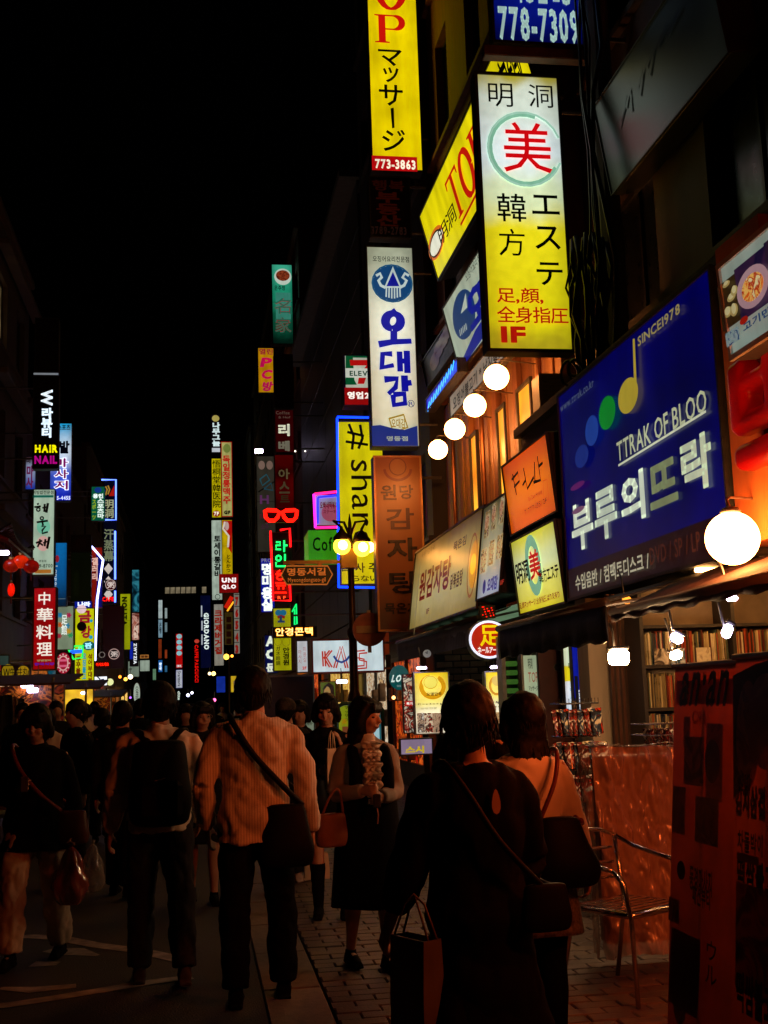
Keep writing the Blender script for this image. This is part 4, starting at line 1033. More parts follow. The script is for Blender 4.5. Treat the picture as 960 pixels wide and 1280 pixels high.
b2 = block('wood clad restaurant building lit orange by a row of globe lamps', 'R', 4.2, 12.95, 19.6, 17, mat('red_brown_panel', (.28, .09, .04), rough=.6, var=.4, streak=True), floor0=7.2, fh=3.0, bay=1.7, ww=.9, wh=1.9, z0=6.6)
WOODS = [mat('warm_plank_%d' % i, c, rough=.5, var=.45, scale=5, streak=True, bump=.25, bscale=25) for i, c in enumerate(((.42, .2, .07), (.34, .15, .05), (.26, .1, .04)))]
MB().box((.1, 0, 2.9), (.4, 6.65, 6.6)).build('timber_backing', WOODS[2], b2)
y = 0.0; k = 0
opens = [(1.2, 1.9), (2.5, 3.0), (4.2, 4.7)]
while y < 6.5:
    w = random.uniform(.2, .3)
    hit = next((o for o in opens if o[0] - .02 <= y < o[1]), None)
    if hit: y = hit[1] + .02; continue
    nxt = next((o for o in opens if y < o[0] < y + w), None)
    if nxt: w = max(.05, nxt[0] - .02 - y)
    MB().cbox((0 + random.uniform(0, .03), y, 3.0), (.098, y + w - .012, 6.5), .008).build('plank', WOODS[k % 3], b2); y += w; k += 1
for (a, b) in opens:
    window(b2, -1, .06, a, 3.7, b - a, 1.9, WARM, 0)
MB().cbox((-.18, 0, 2.72), (.1, 6.6, 2.98), .01).build('timber_beam', WOODS[2], b2)
for yy in (.6, 3.6, 5.6):
    MB().tube([(-.06, yy, 3.0), (-.06, yy, 6.5)], .035, 8).build('drain_pipe', mat('copper_pipe', (.3, .12, .05), rough=.35, metal=.8), b2)
MB().box((0, 0, 0), (.3, 6.6, 2.7)).build('shop_front_wall', mat('shop_brick', (.2, .1, .06), rough=.8, var=.4, bump=.5, bscale=30), b2)

b3 = block('tall dark building behind the column of tall signs', 'R', 4.0, 19.7, 27.2, 22, BLK, bay=2.4)
b4 = block('grey panelled building behind the convenience store sign', 'R', 4.0, 27.3, 44, 14.6, GREY, win=False)
PN = [mat('grey_panel_%d' % i, c, rough=.5, var=.2, scale=1.2, streak=True, bump=.1) for i, c in enumerate(((.12, .13, .12), (.1, .11, .1), (.14, .145, .13)))]
pmz = [MB().cbox((-.05, .012, .012), (.24, 2.06, 1.33), .012).mesh('wall_panel', m) for m in PN]
for i in range(8):
    for j in range(10): link('wall_panel', random.choice(pmz), b4, (0, .05 + i * 2.08, .9 + j * 1.35))
MB().box((-.5, -.1, 14.3), (.1, 16.7, 14.5)).build('roof_edge', mat('pale_trim', (.22, .23, .2), rough=.5), b4)
b5 = block('dark red brown building beyond the grey panels', 'R', 4.0, 44.2, 60, 20, DARKR, bay=2.6)
b6 = block('tall black building beyond the neon glasses', 'R', 4.2, 60.3, 86, 24, BLK, bay=3.2)
b7 = block('far dark building behind the slim stacked signs', 'R', 4.0, 87, 125, 22, BLK, bay=3.5)
b8 = block('farthest dark building on the right of the street', 'R', 4.0, 126, 210, 20, BLK, bay=5)
# left row
l0 = block('dark red front building at the left edge behind the stall', 'L', WL, 14, 29.5, 7.2, DARKR, bay=2.6)
l1 = block('beige stone building with ledges at the left edge', 'L', WL + .1, 30, 36.5, 14.5, STONE, floor0=3.4, fh=3.5, bay=2.2, ww=1.5, wh=1.9, lit=((2, 0),))
for z in (6.5, 10.0, 13.4): MB().cbox((0.12, -.1, z), (.42, 6.5, z + .16), .02).build('ledge', STONE, l1)
l2 = block('dark brown building behind the sauna sign', 'L', WL, 37, 56, 11, DARKR, bay=2.6)
l3 = block('far dark red building behind the yellow green banner', 'L', WL, 57, 86, 14, DARKR, bay=2.9)
l4 = block('far black building on the left of the street', 'L', WL - 1.0, 87, 150, 18, BLK, bay=3.5)
l5 = block('farthest black building on the left of the street', 'L', WL - 4, 152, 230, 16, BLK, bay=5)
# tower that closes the street
tw = empty('office_tower', (-4, 300, 0), 'dark office tower at the end of the street with one row of lit windows', 'building')
MB().box((-12, 0, 0), (9, 20, 33)).build('wall', BLK, tw)
MB().cbox((-12.4, -.4, 33.1), (9.4, 20.4, 33.9), .1).build('cornice', BLK, tw)
LW = glow('a89878', .55, .6, scale=.4)
pw = MB().box((0, -.15, 0), (1.05, -.02, 1.5)).mesh('window', LW); pd = MB().box((0, -.15, 0), (1.05, -.02, 1.5)).mesh('window', GLASS)
for r_ in range(7):
    for c in range(14):
        on = r_ == 6 and c in (5, 6, 7, 8, 9, 10, 12)
        link('window', pw if on else pd, tw, (-10.5 + 1.3 * c, 0, 8 + 3.55 * r_))

# ------------------------------------------------------------------ large sign with an added glow and odds on the near building
s = SG('big unlit white facade sign with faint brush strokes, high on the near building', (765, 245, 880, -75), X=4.25, plane='s', t=.3, tilt=8, face='3c443c', es=.03, rim=.01, var=.6)  # unlit box: faint glow added to stand in for street light on it
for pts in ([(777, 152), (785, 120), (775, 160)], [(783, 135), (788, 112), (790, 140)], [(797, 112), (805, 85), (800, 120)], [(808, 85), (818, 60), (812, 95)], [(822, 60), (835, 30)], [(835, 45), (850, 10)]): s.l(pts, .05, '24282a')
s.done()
ac = empty('air_conditioner', at(698, 522, Y=12.5), 'grey air conditioner unit fixed above the orange sign', 'air conditioner')
MB().cbox((-.2, 0, 0), (.25, .32, .52), .02).build('casing', mat('ac_beige', (.3, .27, .22), rough=.5), ac)
gm = MB()
for i in range(9): gm.box((-.16, -.02, .05 + .05 * i), (.2, -.002, .07 + .05 * i))
gm.build('grille', METAL(), ac)
cb = empty('cable_bundle', (at(727, 470, Y=10.9).x, 10.9, at(722, 520, Y=10.9).z), 'tangled bundle of black cables hanging beside the big massage sign', 'cables')
CB = mat('black_cable', (.012, .011, .011), rough=.45)
random.seed(3)
for k in range(20):
    x = random.uniform(.0, .42) if k > 4 else random.uniform(.2, .42); pts = []; a = random.uniform(-.1, .1)
    for i in range(9): pts.append((x + a * math.sin(i * 1.3 + k) + random.uniform(-.03, .03), random.uniform(-.05, .05) + .01 * k, (1.9 if k > 4 else 4.6) - (.27 if k > 4 else .6) * i + random.uniform(-.03, .03)))
    MB().tube(pts, random.choice((.012, .018, .026)), 6).build('cable', CB, cb, smooth=True)
for k in range(8):
    cx = random.uniform(-.15, .15); cz = .2 + random.uniform(-.35, .9); rr = random.uniform(.08, .2)
    MB().tube([(cx + rr * math.cos(t * .5) * .7, -.15 + .02 * k + .02 * math.sin(t), cz + rr * math.sin(t * .5)) for t in range(12)], .014, 6, closed=True).build('cable_loop', CB, cb, smooth=True)
MB().tube([(.5, .3, -4.08), (.5, .3, 6)], .13, 12).build('utility_pole', mat('pole_concrete', (.12, .11, .1), rough=.8), cb)
random.seed(11)

# ------------------------------------------------------------------ globe lamps
GLB = (1.0, .33, .08)
def globe_lamp(label, px, py, Y, r, es, wall, group=None, gcol=None):
    c = at(px, py, Y=Y)
    t = empty('globe_lamp', c, label, 'lamp', group)
    gm_ = bpy.data.materials.get('globe_glass_%.0f' % es)
    if not gm_:
        gm_ = bpy.data.materials.new('globe_glass_%.0f' % es); gm_.use_nodes = True
        p = gm_.node_tree.nodes['Principled BSDF']; p.inputs['Base Color'].default_value = (.8, .7, .6, 1); p.inputs['Roughness'].default_value = .25
        p.inputs['Emission Color'].default_value = (gcol or GLB) + (1,); p.inputs['Emission Strength'].default_value = es
    MB().ball((0, 0, 0), r, 28).build('globe', gm_, t, smooth=True)
    MB().lathe([(.05, r * .93), (.06, r * 1.02), (.045, r * 1.15), (.02, r * 1.2)], n=14).build('collar', METAL(), t, smooth=True)
    dx = wall - c.x
    pts = [(0, 0, r * 1.15), (0, .04, r * 1.5), (.06, .12, r * 1.7), (dx * .5, .25, r * 1.8), (dx, .3, r * 1.7)]
    MB().tube(pts, .009, 8).build('arm', METAL(), t, smooth=True)
    return t
globe_lamp('huge glowing white globe lamp at the right, below the blue sign', 915.5, 673, 6.3, .152, 48, 3.5)
for lb, px, py, Y, r in (('nearest and highest of the four globe lamps on the wooden facade', 620.5, 471.5, 13.5, .152),
                         ('second globe lamp of four, just below the highest one', 593.5, 507, 14.7, .148),
                         ('third globe lamp of four on the wooden facade', 568.5, 536.5, 15.9, .146), ('farthest and lowest of the four globe lamps', 547.5, 562, 17.3, .146)):
    globe_lamp(lb, px, py, Y, r, 40, 4.2, 'globe lamps along the wooden facade')

RG = (1.0, .125, .018)  # unseen globes added past the right edge to light the crowd red
for lb, X_, Y_, Z_ in (('globe lamp of the same row, first beyond the right edge of the photo', 2.75, 4.3, 2.35), ('globe lamp of the same row, second beyond the right edge', 2.75, 2.6, 2.4)):
    t_ = globe_lamp(lb, 915, 673, 6.3, .152, 105, 3.5, gcol=RG); t_.location = (X_, Y_, Z_)

# ------------------------------------------------------------------ street lamp with the street name board
BRZ = mat('lamp_bronze', (.06, .03, .02), rough=.4, metal=.6, var=.3)
GOLD = mat('painted_gold', (.5, .28, .08), rough=.4, metal=.3)
p0 = at(440, 900, Y=20.0); 
sl = empty('street_lamp', (at(440, 760, Y=20).x, 20, .02), 'ornate street lamp with two glowing yellow globes and a street name arm', 'street lamp')
MB().lathe([(.2, 0), (.2, .12), (.15, .2), (.13, .5), (.16, .58), (.11, .7), (.1, 1.3), (.13, 1.38), (.12, 1.6), (.075, 1.75), (.07, 2.6), (.1, 2.66), (.1, 2.74), (.06, 2.8), (.055, 3.9), (.08, 3.95), (.05, 4.1), (.03, 4.6), (.005, 4.75)], n=16).build('post', BRZ, sl, smooth=True)
for sx, px, py in ((-1, 427.5, 682.5), (1, 452.5, 685)):
    c = at(px, py, Y=19.9) - sl.location
    m = MB(); m.tube([(0, 0, 4.35), (.1 * sx, 0, 4.6), (.28 * sx, -.02, 4.62), (c.x, c.y, c.z + .32), (c.x, c.y, c.z + .2)], .025, 8); m.build('lamp_arm', BRZ, sl, smooth=True)
    cap = MB().lathe([(.15, .1), (.15, .15), (.07, .24), (.03, .3)], (c.x, c.y, c.z), 14).build('lamp_cap', BRZ, sl, smooth=True)
    gm_ = glow('ffc830', 5, .1)
    MB().ball((c.x, c.y, c.z), .15, 20).build('globe', gm_, sl, smooth=True)
    MB().ball((c.x, c.y - .06, c.z), .105, 14).build('bulb', bpy.data.materials['globe_glass_40'], sl, smooth=True)
c3 = at(462, 684, Y=20.15) - sl.location
MB().ball((c3.x, c3.y, c3.z), .09, 16).build('globe', bpy.data.materials['globe_glass_40'], sl, smooth=True)
for k in range(4):
    a = k * 1.57; MB().tube([(.02 * math.cos(a), .02 * math.sin(a), 4.2), (.1 * math.cos(a), .08 * math.sin(a), 4.36), (.17 * math.cos(a), .1 * math.sin(a), 4.32), (.15 * math.cos(a), .1 * math.sin(a), 4.22)], .016, 6).build('scroll', BRZ, sl, smooth=True)
aL = at(354, 703, Y=19.95) - sl.location; aR = at(442, 704, Y=19.95) - sl.location
MB().box((aL.x, -.04, aL.z - .03), (aR.x, .02, aL.z + .03)).build('name_arm', GOLD, sl)
MB().cbox((-.18, -.1, aL.z - .12), (.1, .1, aL.z + .22), .01).build('arm_clamp', GOLD, sl)
nb = empty('street_name_board', (0, 0, 0), 'dark arrow board with orange Korean street name hanging from the lamp arm', 'street sign')
nb.matrix_world = Matrix.Translation(at(383.5, 731, Y=19.88))
B = lambda x, y: (lambda q: (q.x - nb.location.x, q.z - nb.location.z))(at(x, y, Y=19.88))
hexa = [B(351, 719), (B(358, 731)), B(409, 731), B(416, 718), B(410, 707), B(357, 707)]
m = MB(); n = 6; m.add([(a[0], 0, a[1]) for a in hexa] + [(a[0], .05, a[1]) for a in hexa], [tuple(range(6)), tuple(range(11, 5, -1))] + [(i, i + 6, (i + 1) % 6 + 6, (i + 1) % 6) for i in range(6)])
m.build('board', mat('board_green_black', (.02, .035, .02), rough=.4), nb)
v, f = strip([(a[0] * .985, (a[1] - .165) * .96 + .165) for a in hexa], .022, True); MB().add([(a[0], -.004, a[1]) for a in v], f).build('border', mat('orange_print', (.8, .3, .06), em=(.9, .3, .05), es=.25), nb)
def flat(parent, tx, x0, z0, x1, z1, m, y, bold=.02, nm='lettering'):
    v, f = glyphs(tx, bold); xs = [p[0] for p in v]; ys = [p[1] for p in v]
    MB().add([(x0 + (x1 - x0) * (p[0] - min(xs)) / (max(xs) - min(xs)), y - .0006 * p[2], z0 + (z1 - z0) * (p[1] - min(ys)) / (max(ys) - min(ys))) for p in v], f).build(nm, m, parent)
q0 = B(359, 720); q1 = B(407, 709.5); OP = mat('orange_print', 'd08020')
flat(nb, '명동서길', q0[0], q0[1], q1[0], q1[1], OP, -.006, .03)
q0 = B(360, 729.5); q1 = B(407, 721.5); flat(nb, 'Myeongdongseo-gil', q0[0], q0[1], q1[0], q1[1], OP, -.006, .01)
for x in (366, 400): a = B(x, 707); MB().box((a[0] - .04, 0, a[1]), (a[0] + .04, .04, a[1] + .05)).build('hanger', GOLD, nb)

rs = empty('road_sign', at(462.5, 808, Y=19.4), 'round dull red and orange road sign facing the crowd, on the lamp post', 'road sign')
MB().lathe([(.28, 0), (.28, .03)], (0, 0, .28), 28, 'y').build('disc', mat('faded_red_disc', (.35, .09, .05), rough=.5, var=.4), rs)
MB().box((-.22, -.012, .22), (.22, -.002, .34)).build('bar', mat('faded_cream', (.4, .26, .14), rough=.5), rs)
MB().box((-.03, .031, -.1), (.03, .06, .6)).build('bracket', METAL(), rs)

# ------------------------------------------------------------------ covered truck
tk = empty('delivery_truck', (at(347, 900, Y=27).x, 27, 0), 'dark blue covered delivery truck standing in the street behind the crowd', 'truck')
NV = mat('navy_tarp', (.012, .016, .035), rough=.35, var=.3, bump=.3, bscale=12)
MB().cbox((-.88, 0, .75), (.85, 3.2, 2.19), .04).build('cargo_cover', NV, tk)
MB().cbox((-.9, -.02, .55), (.88, 3.2, .74), .01).build('truck_bed', mat('truck_blue', (.03, .05, .12), rough=.4), tk)
MB().box((-.88, -.012, 2.16), (.85, -.002, 2.2)).build('cover_rail', METAL(), tk)
flat(tk, '세믹스', -.1, .98, .35, 1.08, mat('cream_print', (.6, .45, .3)), -.008, .03)
for x in (-.78, .72):
    MB().cbox((x - .07, -.05, .58), (x + .07, -.021, .68), .01).build('tail_light', mat('tail_red', (.4, .02, .02), rough=.3), tk)
for x in (-.72, .7):
    for y in (.6, 4.2): w = MB().lathe([(.1, -.09), (.27, -.09), (.29, -.05), (.29, .05), (.27, .09), (.1, .09)], (0, 0, 0), 18, 'y').build('wheel', mat('tyre_rubber', (.02, .02, .02), rough=.8), tk, loc=(x, y, .29)); w.rotation_euler.z = math.pi / 2
MB().cbox((-.82, 3.3, .5), (.8, 4.9, 1.95), .12).build('cab', mat('truck_blue', (.03, .05, .12)), tk)
MB().box((-.86, -.03, .42), (.84, 0, .53)).build('bumper', METAL(), tk)

# ------------------------------------------------------------------ record shop front
lm = bpy.data.materials.new('white_bulb'); lm.use_nodes = True
pb = lm.node_tree.nodes['Principled BSDF']; pb.inputs['Emission Color'].default_value = (1, .55, .26, 1); pb.inputs['Emission Strength'].default_value = 240
lb_ = bpy.data.materials.new('cool_bulb'); lb_.use_nodes = True
pb = lb_.node_tree.nodes['Principled BSDF']; pb.inputs['Emission Color'].default_value = (.8, .66, 1, 1); pb.inputs['Emission Strength'].default_value = 14
DIMB = glow('fff0d8', 4, .05)
def spot(label, px, py, Y, m, w=.05, l=.09, rz=0, ry=0, mount=(0, .15, .25)):
    t = empty('clip_lamp', at(px, py, Y=Y), label, 'lamp', rz=rz)
    o = MB().cbox((-w, -w * .6, -l / 2), (w, w * .6, l / 2), .02).build('bulb', m, t); o.rotation_euler.y = ry
    o = MB().cbox((-w * 1.05, -w * .6, l * .52), (w * 1.05, w * .8, l * .8), .01).build('shade', mat('dark_shade', (.03, .03, .03), rough=.4), t); o.rotation_euler.y = ry
    MB().tube([(0, w, 0), (mount[0] * .5, mount[1] * .6, mount[2] * .7), mount], .008, 6).build('arm', METAL(), t, smooth=True)
    return t
spot('bright square shop lamp on the pillar beside the CD racks', 773.5, 822, 7.9, lm, .068, .1)
spot('lower left white lamp before the CD shelves', 846, 798, 7.2, lb_, .042, .06, ry=.5)
spot('lamp hanging just under the blue tinted one before the shelves', 845, 819, 7.4, lm, .042, .055, ry=-.3)
spot('right hand small lamp before the CD shelves', 909, 789, 6.6, lb_, .03, .085, ry=.5)
spot('small blue white lamp tucked under the awning roll', 915, 748, 6.4, lb_, .035, .03)
spot('small orange lamp at the end of the awning', 783.5, 750, 8.6, glow('ffa030', 2.0, .05), .035, .06)

sh = empty('cd_shelf', (3.55, 9.35, 0), 'tall wall shelf packed with rows of thin CD cases in the record shop', 'shelf')
SW = mat('shelf_black', (.03, .025, .02), rough=.5)
zs = [.5, .82, 1.14, 1.46, 1.8, 2.12]
for z in zs: MB().box((0, -.2, z - .025), (2.2, .15, z)).build('board', SW, sh)
for x in (-.03, .76, 1.5): MB().box((x, -.2, 0), (x + .03, .15, 2.4)).build('upright', SW, sh)
CDC = [mat('cd_spine_%d' % i, c, rough=.3, var=.3) for i, c in enumerate((('b8a878'), ('6a2818'), ('283848'), ('8a7a50'), ('d8cca8'), ('40301c'), ('4a5a48'), ('a84828')))]
cds = [MB() for _ in CDC]
for z in zs[:-1]:
    x = 0.005
    while x < 2.1:
        t = random.uniform(.009, .014); k = random.choice((0, 0, 1, 2, 3, 3, 4, 5, 5, 6, 7)); h = random.uniform(.24, .28); d = random.uniform(0, .02)
        if not (.735 < x < .8): cds[k].box((x, -.17 + d, z + .002), (x + t - .002, 0, z + h))
        x += t
for m_, q in zip(CDC, cds): tag(q.build('cd_case', m_, sh), kind='stuff')
for i, (x, cols) in enumerate(((.08, ['c8b898', '3a3028', 'e0d8c0']), (.22, ['183858', 'c8d8e0', '2a5878']), (.44, ['c8c0a0', 'd8d0b0', 'a89878']))):
    o = MB().box((x, -.2, 1.802), (x + .12, -.19, 1.93)).build('cd_cover', sphot('cover%d' % i, cols, 9), sh)
wr = empty('cd_rack', (at(724, 1000, Y=8.7).x, 8.7, 0.02), 'wire rack hung with CDs in clear plastic sleeves beside the beige pillar', 'rack')
WIRE = mat('chrome_wire', (.5, .5, .5), rough=.25, metal=1)
MB().tube([(0, 0, 0), (0, 0, 1.52)], .02, 8).build('post', WIRE, wr)
MB().lathe([(.25, 0), (.25, .03), (.03, .06)], n=18).build('base', WIRE, wr)
wm_ = MB()
for z in (1.5, 1.26, 1.02, .78): wm_.tube([(-.15, -.12, z), (.15, -.12, z), (.15, .12, z), (-.15, .12, z)], .006, 5, closed=True)
for k in range(13): wm_.tube([(-.15 + .025 * k, -.12, 1.5), (-.15 + .025 * k, -.12, 1.54)], .003, 4)
tag(wm_.build('wire_shelf', WIRE, wr), kind='stuff')
SLV = [sphot('sleeve%d' % i, c, 14) for i, c in enumerate((['d8d0c0', '6a1810', '282420', 'c8b890'], ['a8a8a0', '8a2818', '201c18', 'e0d8d0'], ['c0b090', '304050', '181410', 'b03018']))]
for m_ in SLV: m_.node_tree.nodes['Principled BSDF'].inputs['Roughness'].default_value = .12; m_.node_tree.nodes['Principled BSDF'].inputs['Coat Weight'].default_value = 1
for j, z in enumerate((1.26, 1.02, .78, .54)):
    for k in range(9):
        a = random.uniform(-.25, .25); x = -.15 + .036 * k
        o = MB().box((0, 0, 0), (.125, .01, .19)).build('sleeved_cd', SLV[(j + k) % 3], wr, loc=(x - .05, -.15 - .01 * (k % 3), z + .01)); o.rotation_euler = (random.uniform(-.2, .0), a * .4, random.uniform(.15, .8))
        o.scale = (1, 1, 1)
# unseen ceiling tubes added to brighten the record shop and its shelves
for lb, x_, y_ in (('fluorescent tube on the record shop ceiling, deeper inside', 4.3, 8.7), ('fluorescent tube on the record shop ceiling near the door', 3.9, 7.6)):
    t = empty('added_ceiling_tube', (x_, y_, 2.4), lb, 'lamp')
    MB().tube([(-.55, 0, 0), (.55, 0, 0)], .018, 8).build('tube', glow('ffb060', 34, .02), t); MB().box((-.6, -.05, .02), (.6, .05, .05)).build('fitting', METAL(), t)
# plastic covered stand
cv = empty('covered_stand', (at(800, 1190, Y=6.9).x, 6.9, .02), 'display stand wrapped in crumpled clear plastic sheet, glowing orange behind the chair', 'display stand')
CRE = sphot('stand_goods', ['3a140a', '54200f', '2a1008', '602c1a', '3c180e'], 2.2)
MB().cbox((-.19, .04, .12), (.33, .14, 1.2), .02).build('goods', CRE, cv)
PLA = mat('clear_plastic_sheet', (.6, .42, .34), rough=.17, alpha=.62, var=.1, spec=1.0, coat=1.0)
def crumple(nx, nz, x0, x1, z0, z1, yb, amp, seed, top=True):
    m = MB(); vs = []
    for j in range(nz + 1):
        for i in range(nx + 1):
            u = i / nx; v = j / nz; x = x0 + (x1 - x0) * u; z = z0 + (z1 - z0) * v
            q = Vector((x * 5.5 + seed, z * 1.7 + (x * 2.5), seed)); d = noise.noise(q) * amp + abs(noise.noise(q * 2.7)) * amp * .9 + abs(noise.noise(q * 6)) * amp * .5 + noise.noise(q * 14) * amp * .12
            vs.append((x + noise.noise(q * 1.3) * .012, yb - abs(d), z + noise.noise(q * 1.1 + Vector((9, 0, 0))) * .015))
    fs = [(j * (nx + 1) + i, j * (nx + 1) + i + 1, (j + 1) * (nx + 1) + i + 1, (j + 1) * (nx + 1) + i) for j in range(nz) for i in range(nx)]
    return m.add(vs, fs)
c_ = crumple(70, 110, -.22, .36, .06, 1.25, 0.0, .075, 3.1)
c_.build('plastic_sheet', PLA, cv, smooth=True)
c2 = crumple(14, 50, -.16, 0, .06, 1.25, 0, .04, 7.7)
o = c2.build('plastic_sheet', PLA, cv, smooth=True); o.rotation_euler = (0, 0, -math.pi / 2); o.location = (-.22, 0, 0)
c3_ = crumple(30, 10, -.22, .36, 0, .16, 0, .03, 5.2)
o = c3_.build('plastic_sheet', PLA, cv, smooth=True); o.rotation_euler = (-math.pi / 2, 0, 0); o.location = (0, 0, 1.25)
# basket of wrapped CDs on top behind
bk = empty('wire_basket', at(828, 932, Y=7.5), 'wire basket of shiny wrapped discs behind the plastic covered stand', 'basket')
wm_ = MB()
for z in (0, .07, .14): wm_.tube([(-.13, -.08, z), (.17, -.08, z), (.17, .2, z), (-.13, .2, z)], .004, 5, closed=True)
for k in range(13): wm_.tube([(-.13 + .025 * k, -.08, 0), (-.13 + .025 * k, -.08, .14)], .0025, 4)
wm_.tube([(0, .1, -1.24), (0, .1, 0)], .02, 8)
wm_.build('basket_wire', WIRE, bk)
for k in range(11):
    o = MB().box((0, 0, 0), (.03, .12, .1)).build('wrapped_disc', SLV[k % 3], bk, loc=(-.12 + .026 * k, -.05, .01)); o.rotation_euler = (0, random.uniform(-.3, .3), random.uniform(-.4, .4))

# awnings
def awning(label, y0, y1, xw, zw, xf, zf, drop, m, roll=None, cat='awning'):
    t = empty('awning', (xw, y0, zw), label, cat)
    L = y1 - y0; n = 24; mb = MB(); vs = []
    prof = [(0, 0), ((xf - xw) * .35, (zf - zw) * .3), ((xf - xw) * .7, (zf - zw) * .68), (xf - xw, zf - zw), (xf - xw - .01, zf - zw - drop * .5), (xf - xw, zf - zw - drop)]
    for i in range(n + 1):
        for (x, z) in prof: vs.append((x + .008 * math.sin(i * 2.1), L * i / n, z + .012 * math.sin(i * 1.7 + x * 5)))
    k = len(prof); mb.add(vs, [(i * k + j, i * k + j + 1, (i + 1) * k + j + 1, (i + 1) * k + j) for i in range(n) for j in range(k - 1)])
    o = mb.build('canvas', m, t, smooth=True); so = o.modifiers.new('s', 'SOLIDIFY'); so.thickness = .006
    MB().tube([(xf - xw, 0, zf - zw), (xf - xw, L, zf - zw)], .03, 10).build('front_bar', mat('dark_bar', (.04, .03, .025), rough=.5), t, smooth=True)
    for y in (.1, L - .1): MB().tube([(0, y, -.1), (xf - xw, y, zf - zw - .02)], .015, 6).build('strut', METAL(), t)
    return t
BC = mat('black_canvas', (.016, .014, .012), rough=.6, var=.3, bump=.2)
awning('black canvas awning below the blue record shop sign', 7.65, 10.6, 3.55, 2.4, 2.72, 2.2, .27, BC)
awning('rolled orange canvas awning over the record shop door', 4.9, 7.55, 3.5, 2.4, 2.72, 2.12, .06, mat('ochre_canvas', (.05, .015, .008), rough=.7, var=.4, bump=.3))
awning('dark fringed awning under the long cream restaurant sign', 12.35, 17.6, 4.2, 2.75, 2.95, 2.42, .16, mat('maroon_canvas', (.08, .03, .02), rough=.7, streak=True, bump=.5))
fr = empty('awning_fringe', (2.94, 12.35, 2.26), 'row of dark fringe strips hanging along the maroon awning', 'fringe')
fm_ = MB().box((-.004, 0, -.12), (.004, .07, .06)).mesh('fringe_strip', mat('maroon_canvas', (.08, .03, .02)))
for k in range(60): o = link('fringe_strip', fm_, fr, (0, .02 + .085 * k, 0))
# lit shelf below the cream sign
sl_ = empty('light_shelf', (0, 0, 0), 'slatted pale light shelf along the underside of the long cream sign', 'light fixture')
A = at(513, 793, X=3.25)
for k in range(11): MB().box((3.32, 11.9 + .5 * k, A.z - .06), (3.75, 12.36 + .5 * k, A.z - .03)).build('panel', glow('6a8a68', .7, .1), sl_)

# vertical signs at the stair entrance (under the awning)
s = SG('narrow blue vertical record shop sign under the awning with white Korean letters', (720, 792, 747, 897), Y=10.3, t=.12, face='0418a0', es=.8, rim=0)
s.text('부루의뜨락', (722, 817, 746, 825), 'd8e8d8', .04); s.text('TTRAK OF BLOO', (731, 809, 746, 812), 'a8b8c8', .02); s.e((728, 802, 731, 807), '188a40'); s.e((733, 800, 736, 806), 'b89820')
s.text('부', (730, 846, 747, 880), 'd8e8d8', .02); s.e((734, 850, 743, 856), 'd8e8d8', name='lettering'); s.v('수입음반', (722, 862, 727, 894), 'e0e8e8', .04, es=.9); s.r((720.2, 845, 721.5, 896), '0a0a10'); s.done()
s = SG('slim white and yellow beauty sign left of the blue vertical sign', (709, 800, 719.5, 897), Y=10.5, t=.1, grad=[(0, 'c8d8e8'), (.45, 'd8e0e8'), (.47, 'd8c818'), (.65, 'd8c818'), (.68, 'c8d8b8')], es=.95, rim=0)
s.e((713, 812, 718, 826), '68a888'); s.text('美', (714, 805, 719, 812), 'b82020', .03); s.text('韓方エステ', (710, 828, 719, 836), '505838', .02, es=.2); s.text('명동', (712, 860, 718, 864), '6888a8', .02); s.text('2층', (712, 870, 718, 874), '88a8c8', .02); s.done()
s = SG('brown red wall panel with black Korean letters beside the stair signs', (679, 808, 711, 945), Y=10.9, t=.08, lit=False, face='5a2412', rim=0)
s.text('어', (692, 827, 712, 843), '5a6048', .06); s.text('어', (692.5, 828, 711, 842), 'k', .045); s.text('사', (697, 866, 714, 881), '5a6048', .05); s.text('사', (697, 867, 713, 880), 'k', .03); s.done()
s = SG('tall glowing pale massage sign with red latin letters by the dark door', (658, 816, 674, 965), Y=11.2, t=.15, face='b8c8a0', es=.75, rim=.02, frame=mat('white_rim', (.6, .62, .58), rough=.4))
s.text('明洞', (660, 823, 665, 836), '485040', .02, es=.2); s.text('TOP', (660.5, 840, 672, 853), 'a83828', .0, es=.6); s.text('マッサージ', (661, 857, 672, 864), '383830', .02, es=.1); s.v('全身指圧', (664, 868, 669, 890), '907838', .02, es=.5); s.done()
hd = empty('display_window', at(648, 960, Y=11.6), 'dark shop window with green shelves inside, left of the glowing massage sign', 'shop window')
MB().box((-.12, 0, 0), (-.08, .2, 1.3)).build('frame', METAL(), hd); MB().box((.07, 0, 0), (.11, .2, 1.3)).build('frame', METAL(), hd)
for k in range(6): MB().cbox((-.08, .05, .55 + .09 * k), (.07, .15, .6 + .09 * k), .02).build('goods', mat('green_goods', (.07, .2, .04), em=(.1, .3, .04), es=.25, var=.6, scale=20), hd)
MB().box((-.08, .16, 0), (.07, .2, 1.3)).build('back', mat('black_back', (.01, .01, .01)), hd)

# round red foot massage sign
s = SG('round red sign with a white rim and yellow foot character', (587, 775, 635, 824), Y=12.0, t=.1, lit=False, face='080202', rim=0, nopost=True)
for o in list(s.root.children): bpy.data.objects.remove(o)
cw = s.w / 2; 
MB().lathe([(cw, 0), (cw, .14)], (0, 0, s.h / 2), 36, 'y').build('housing', PANEL(), s.root)
s.e((587, 775, 635, 824), 'e8ecff', es=1.3); s.e((590, 778, 632, 821), 'b81804', es=.95)
s.text('足', (600, 781, 625, 808), 'f0d000', .045, es=1.0); s.text('ネールアート', (597, 808, 625, 817), 'f0e0d8', .04, es=1.0); s.done()
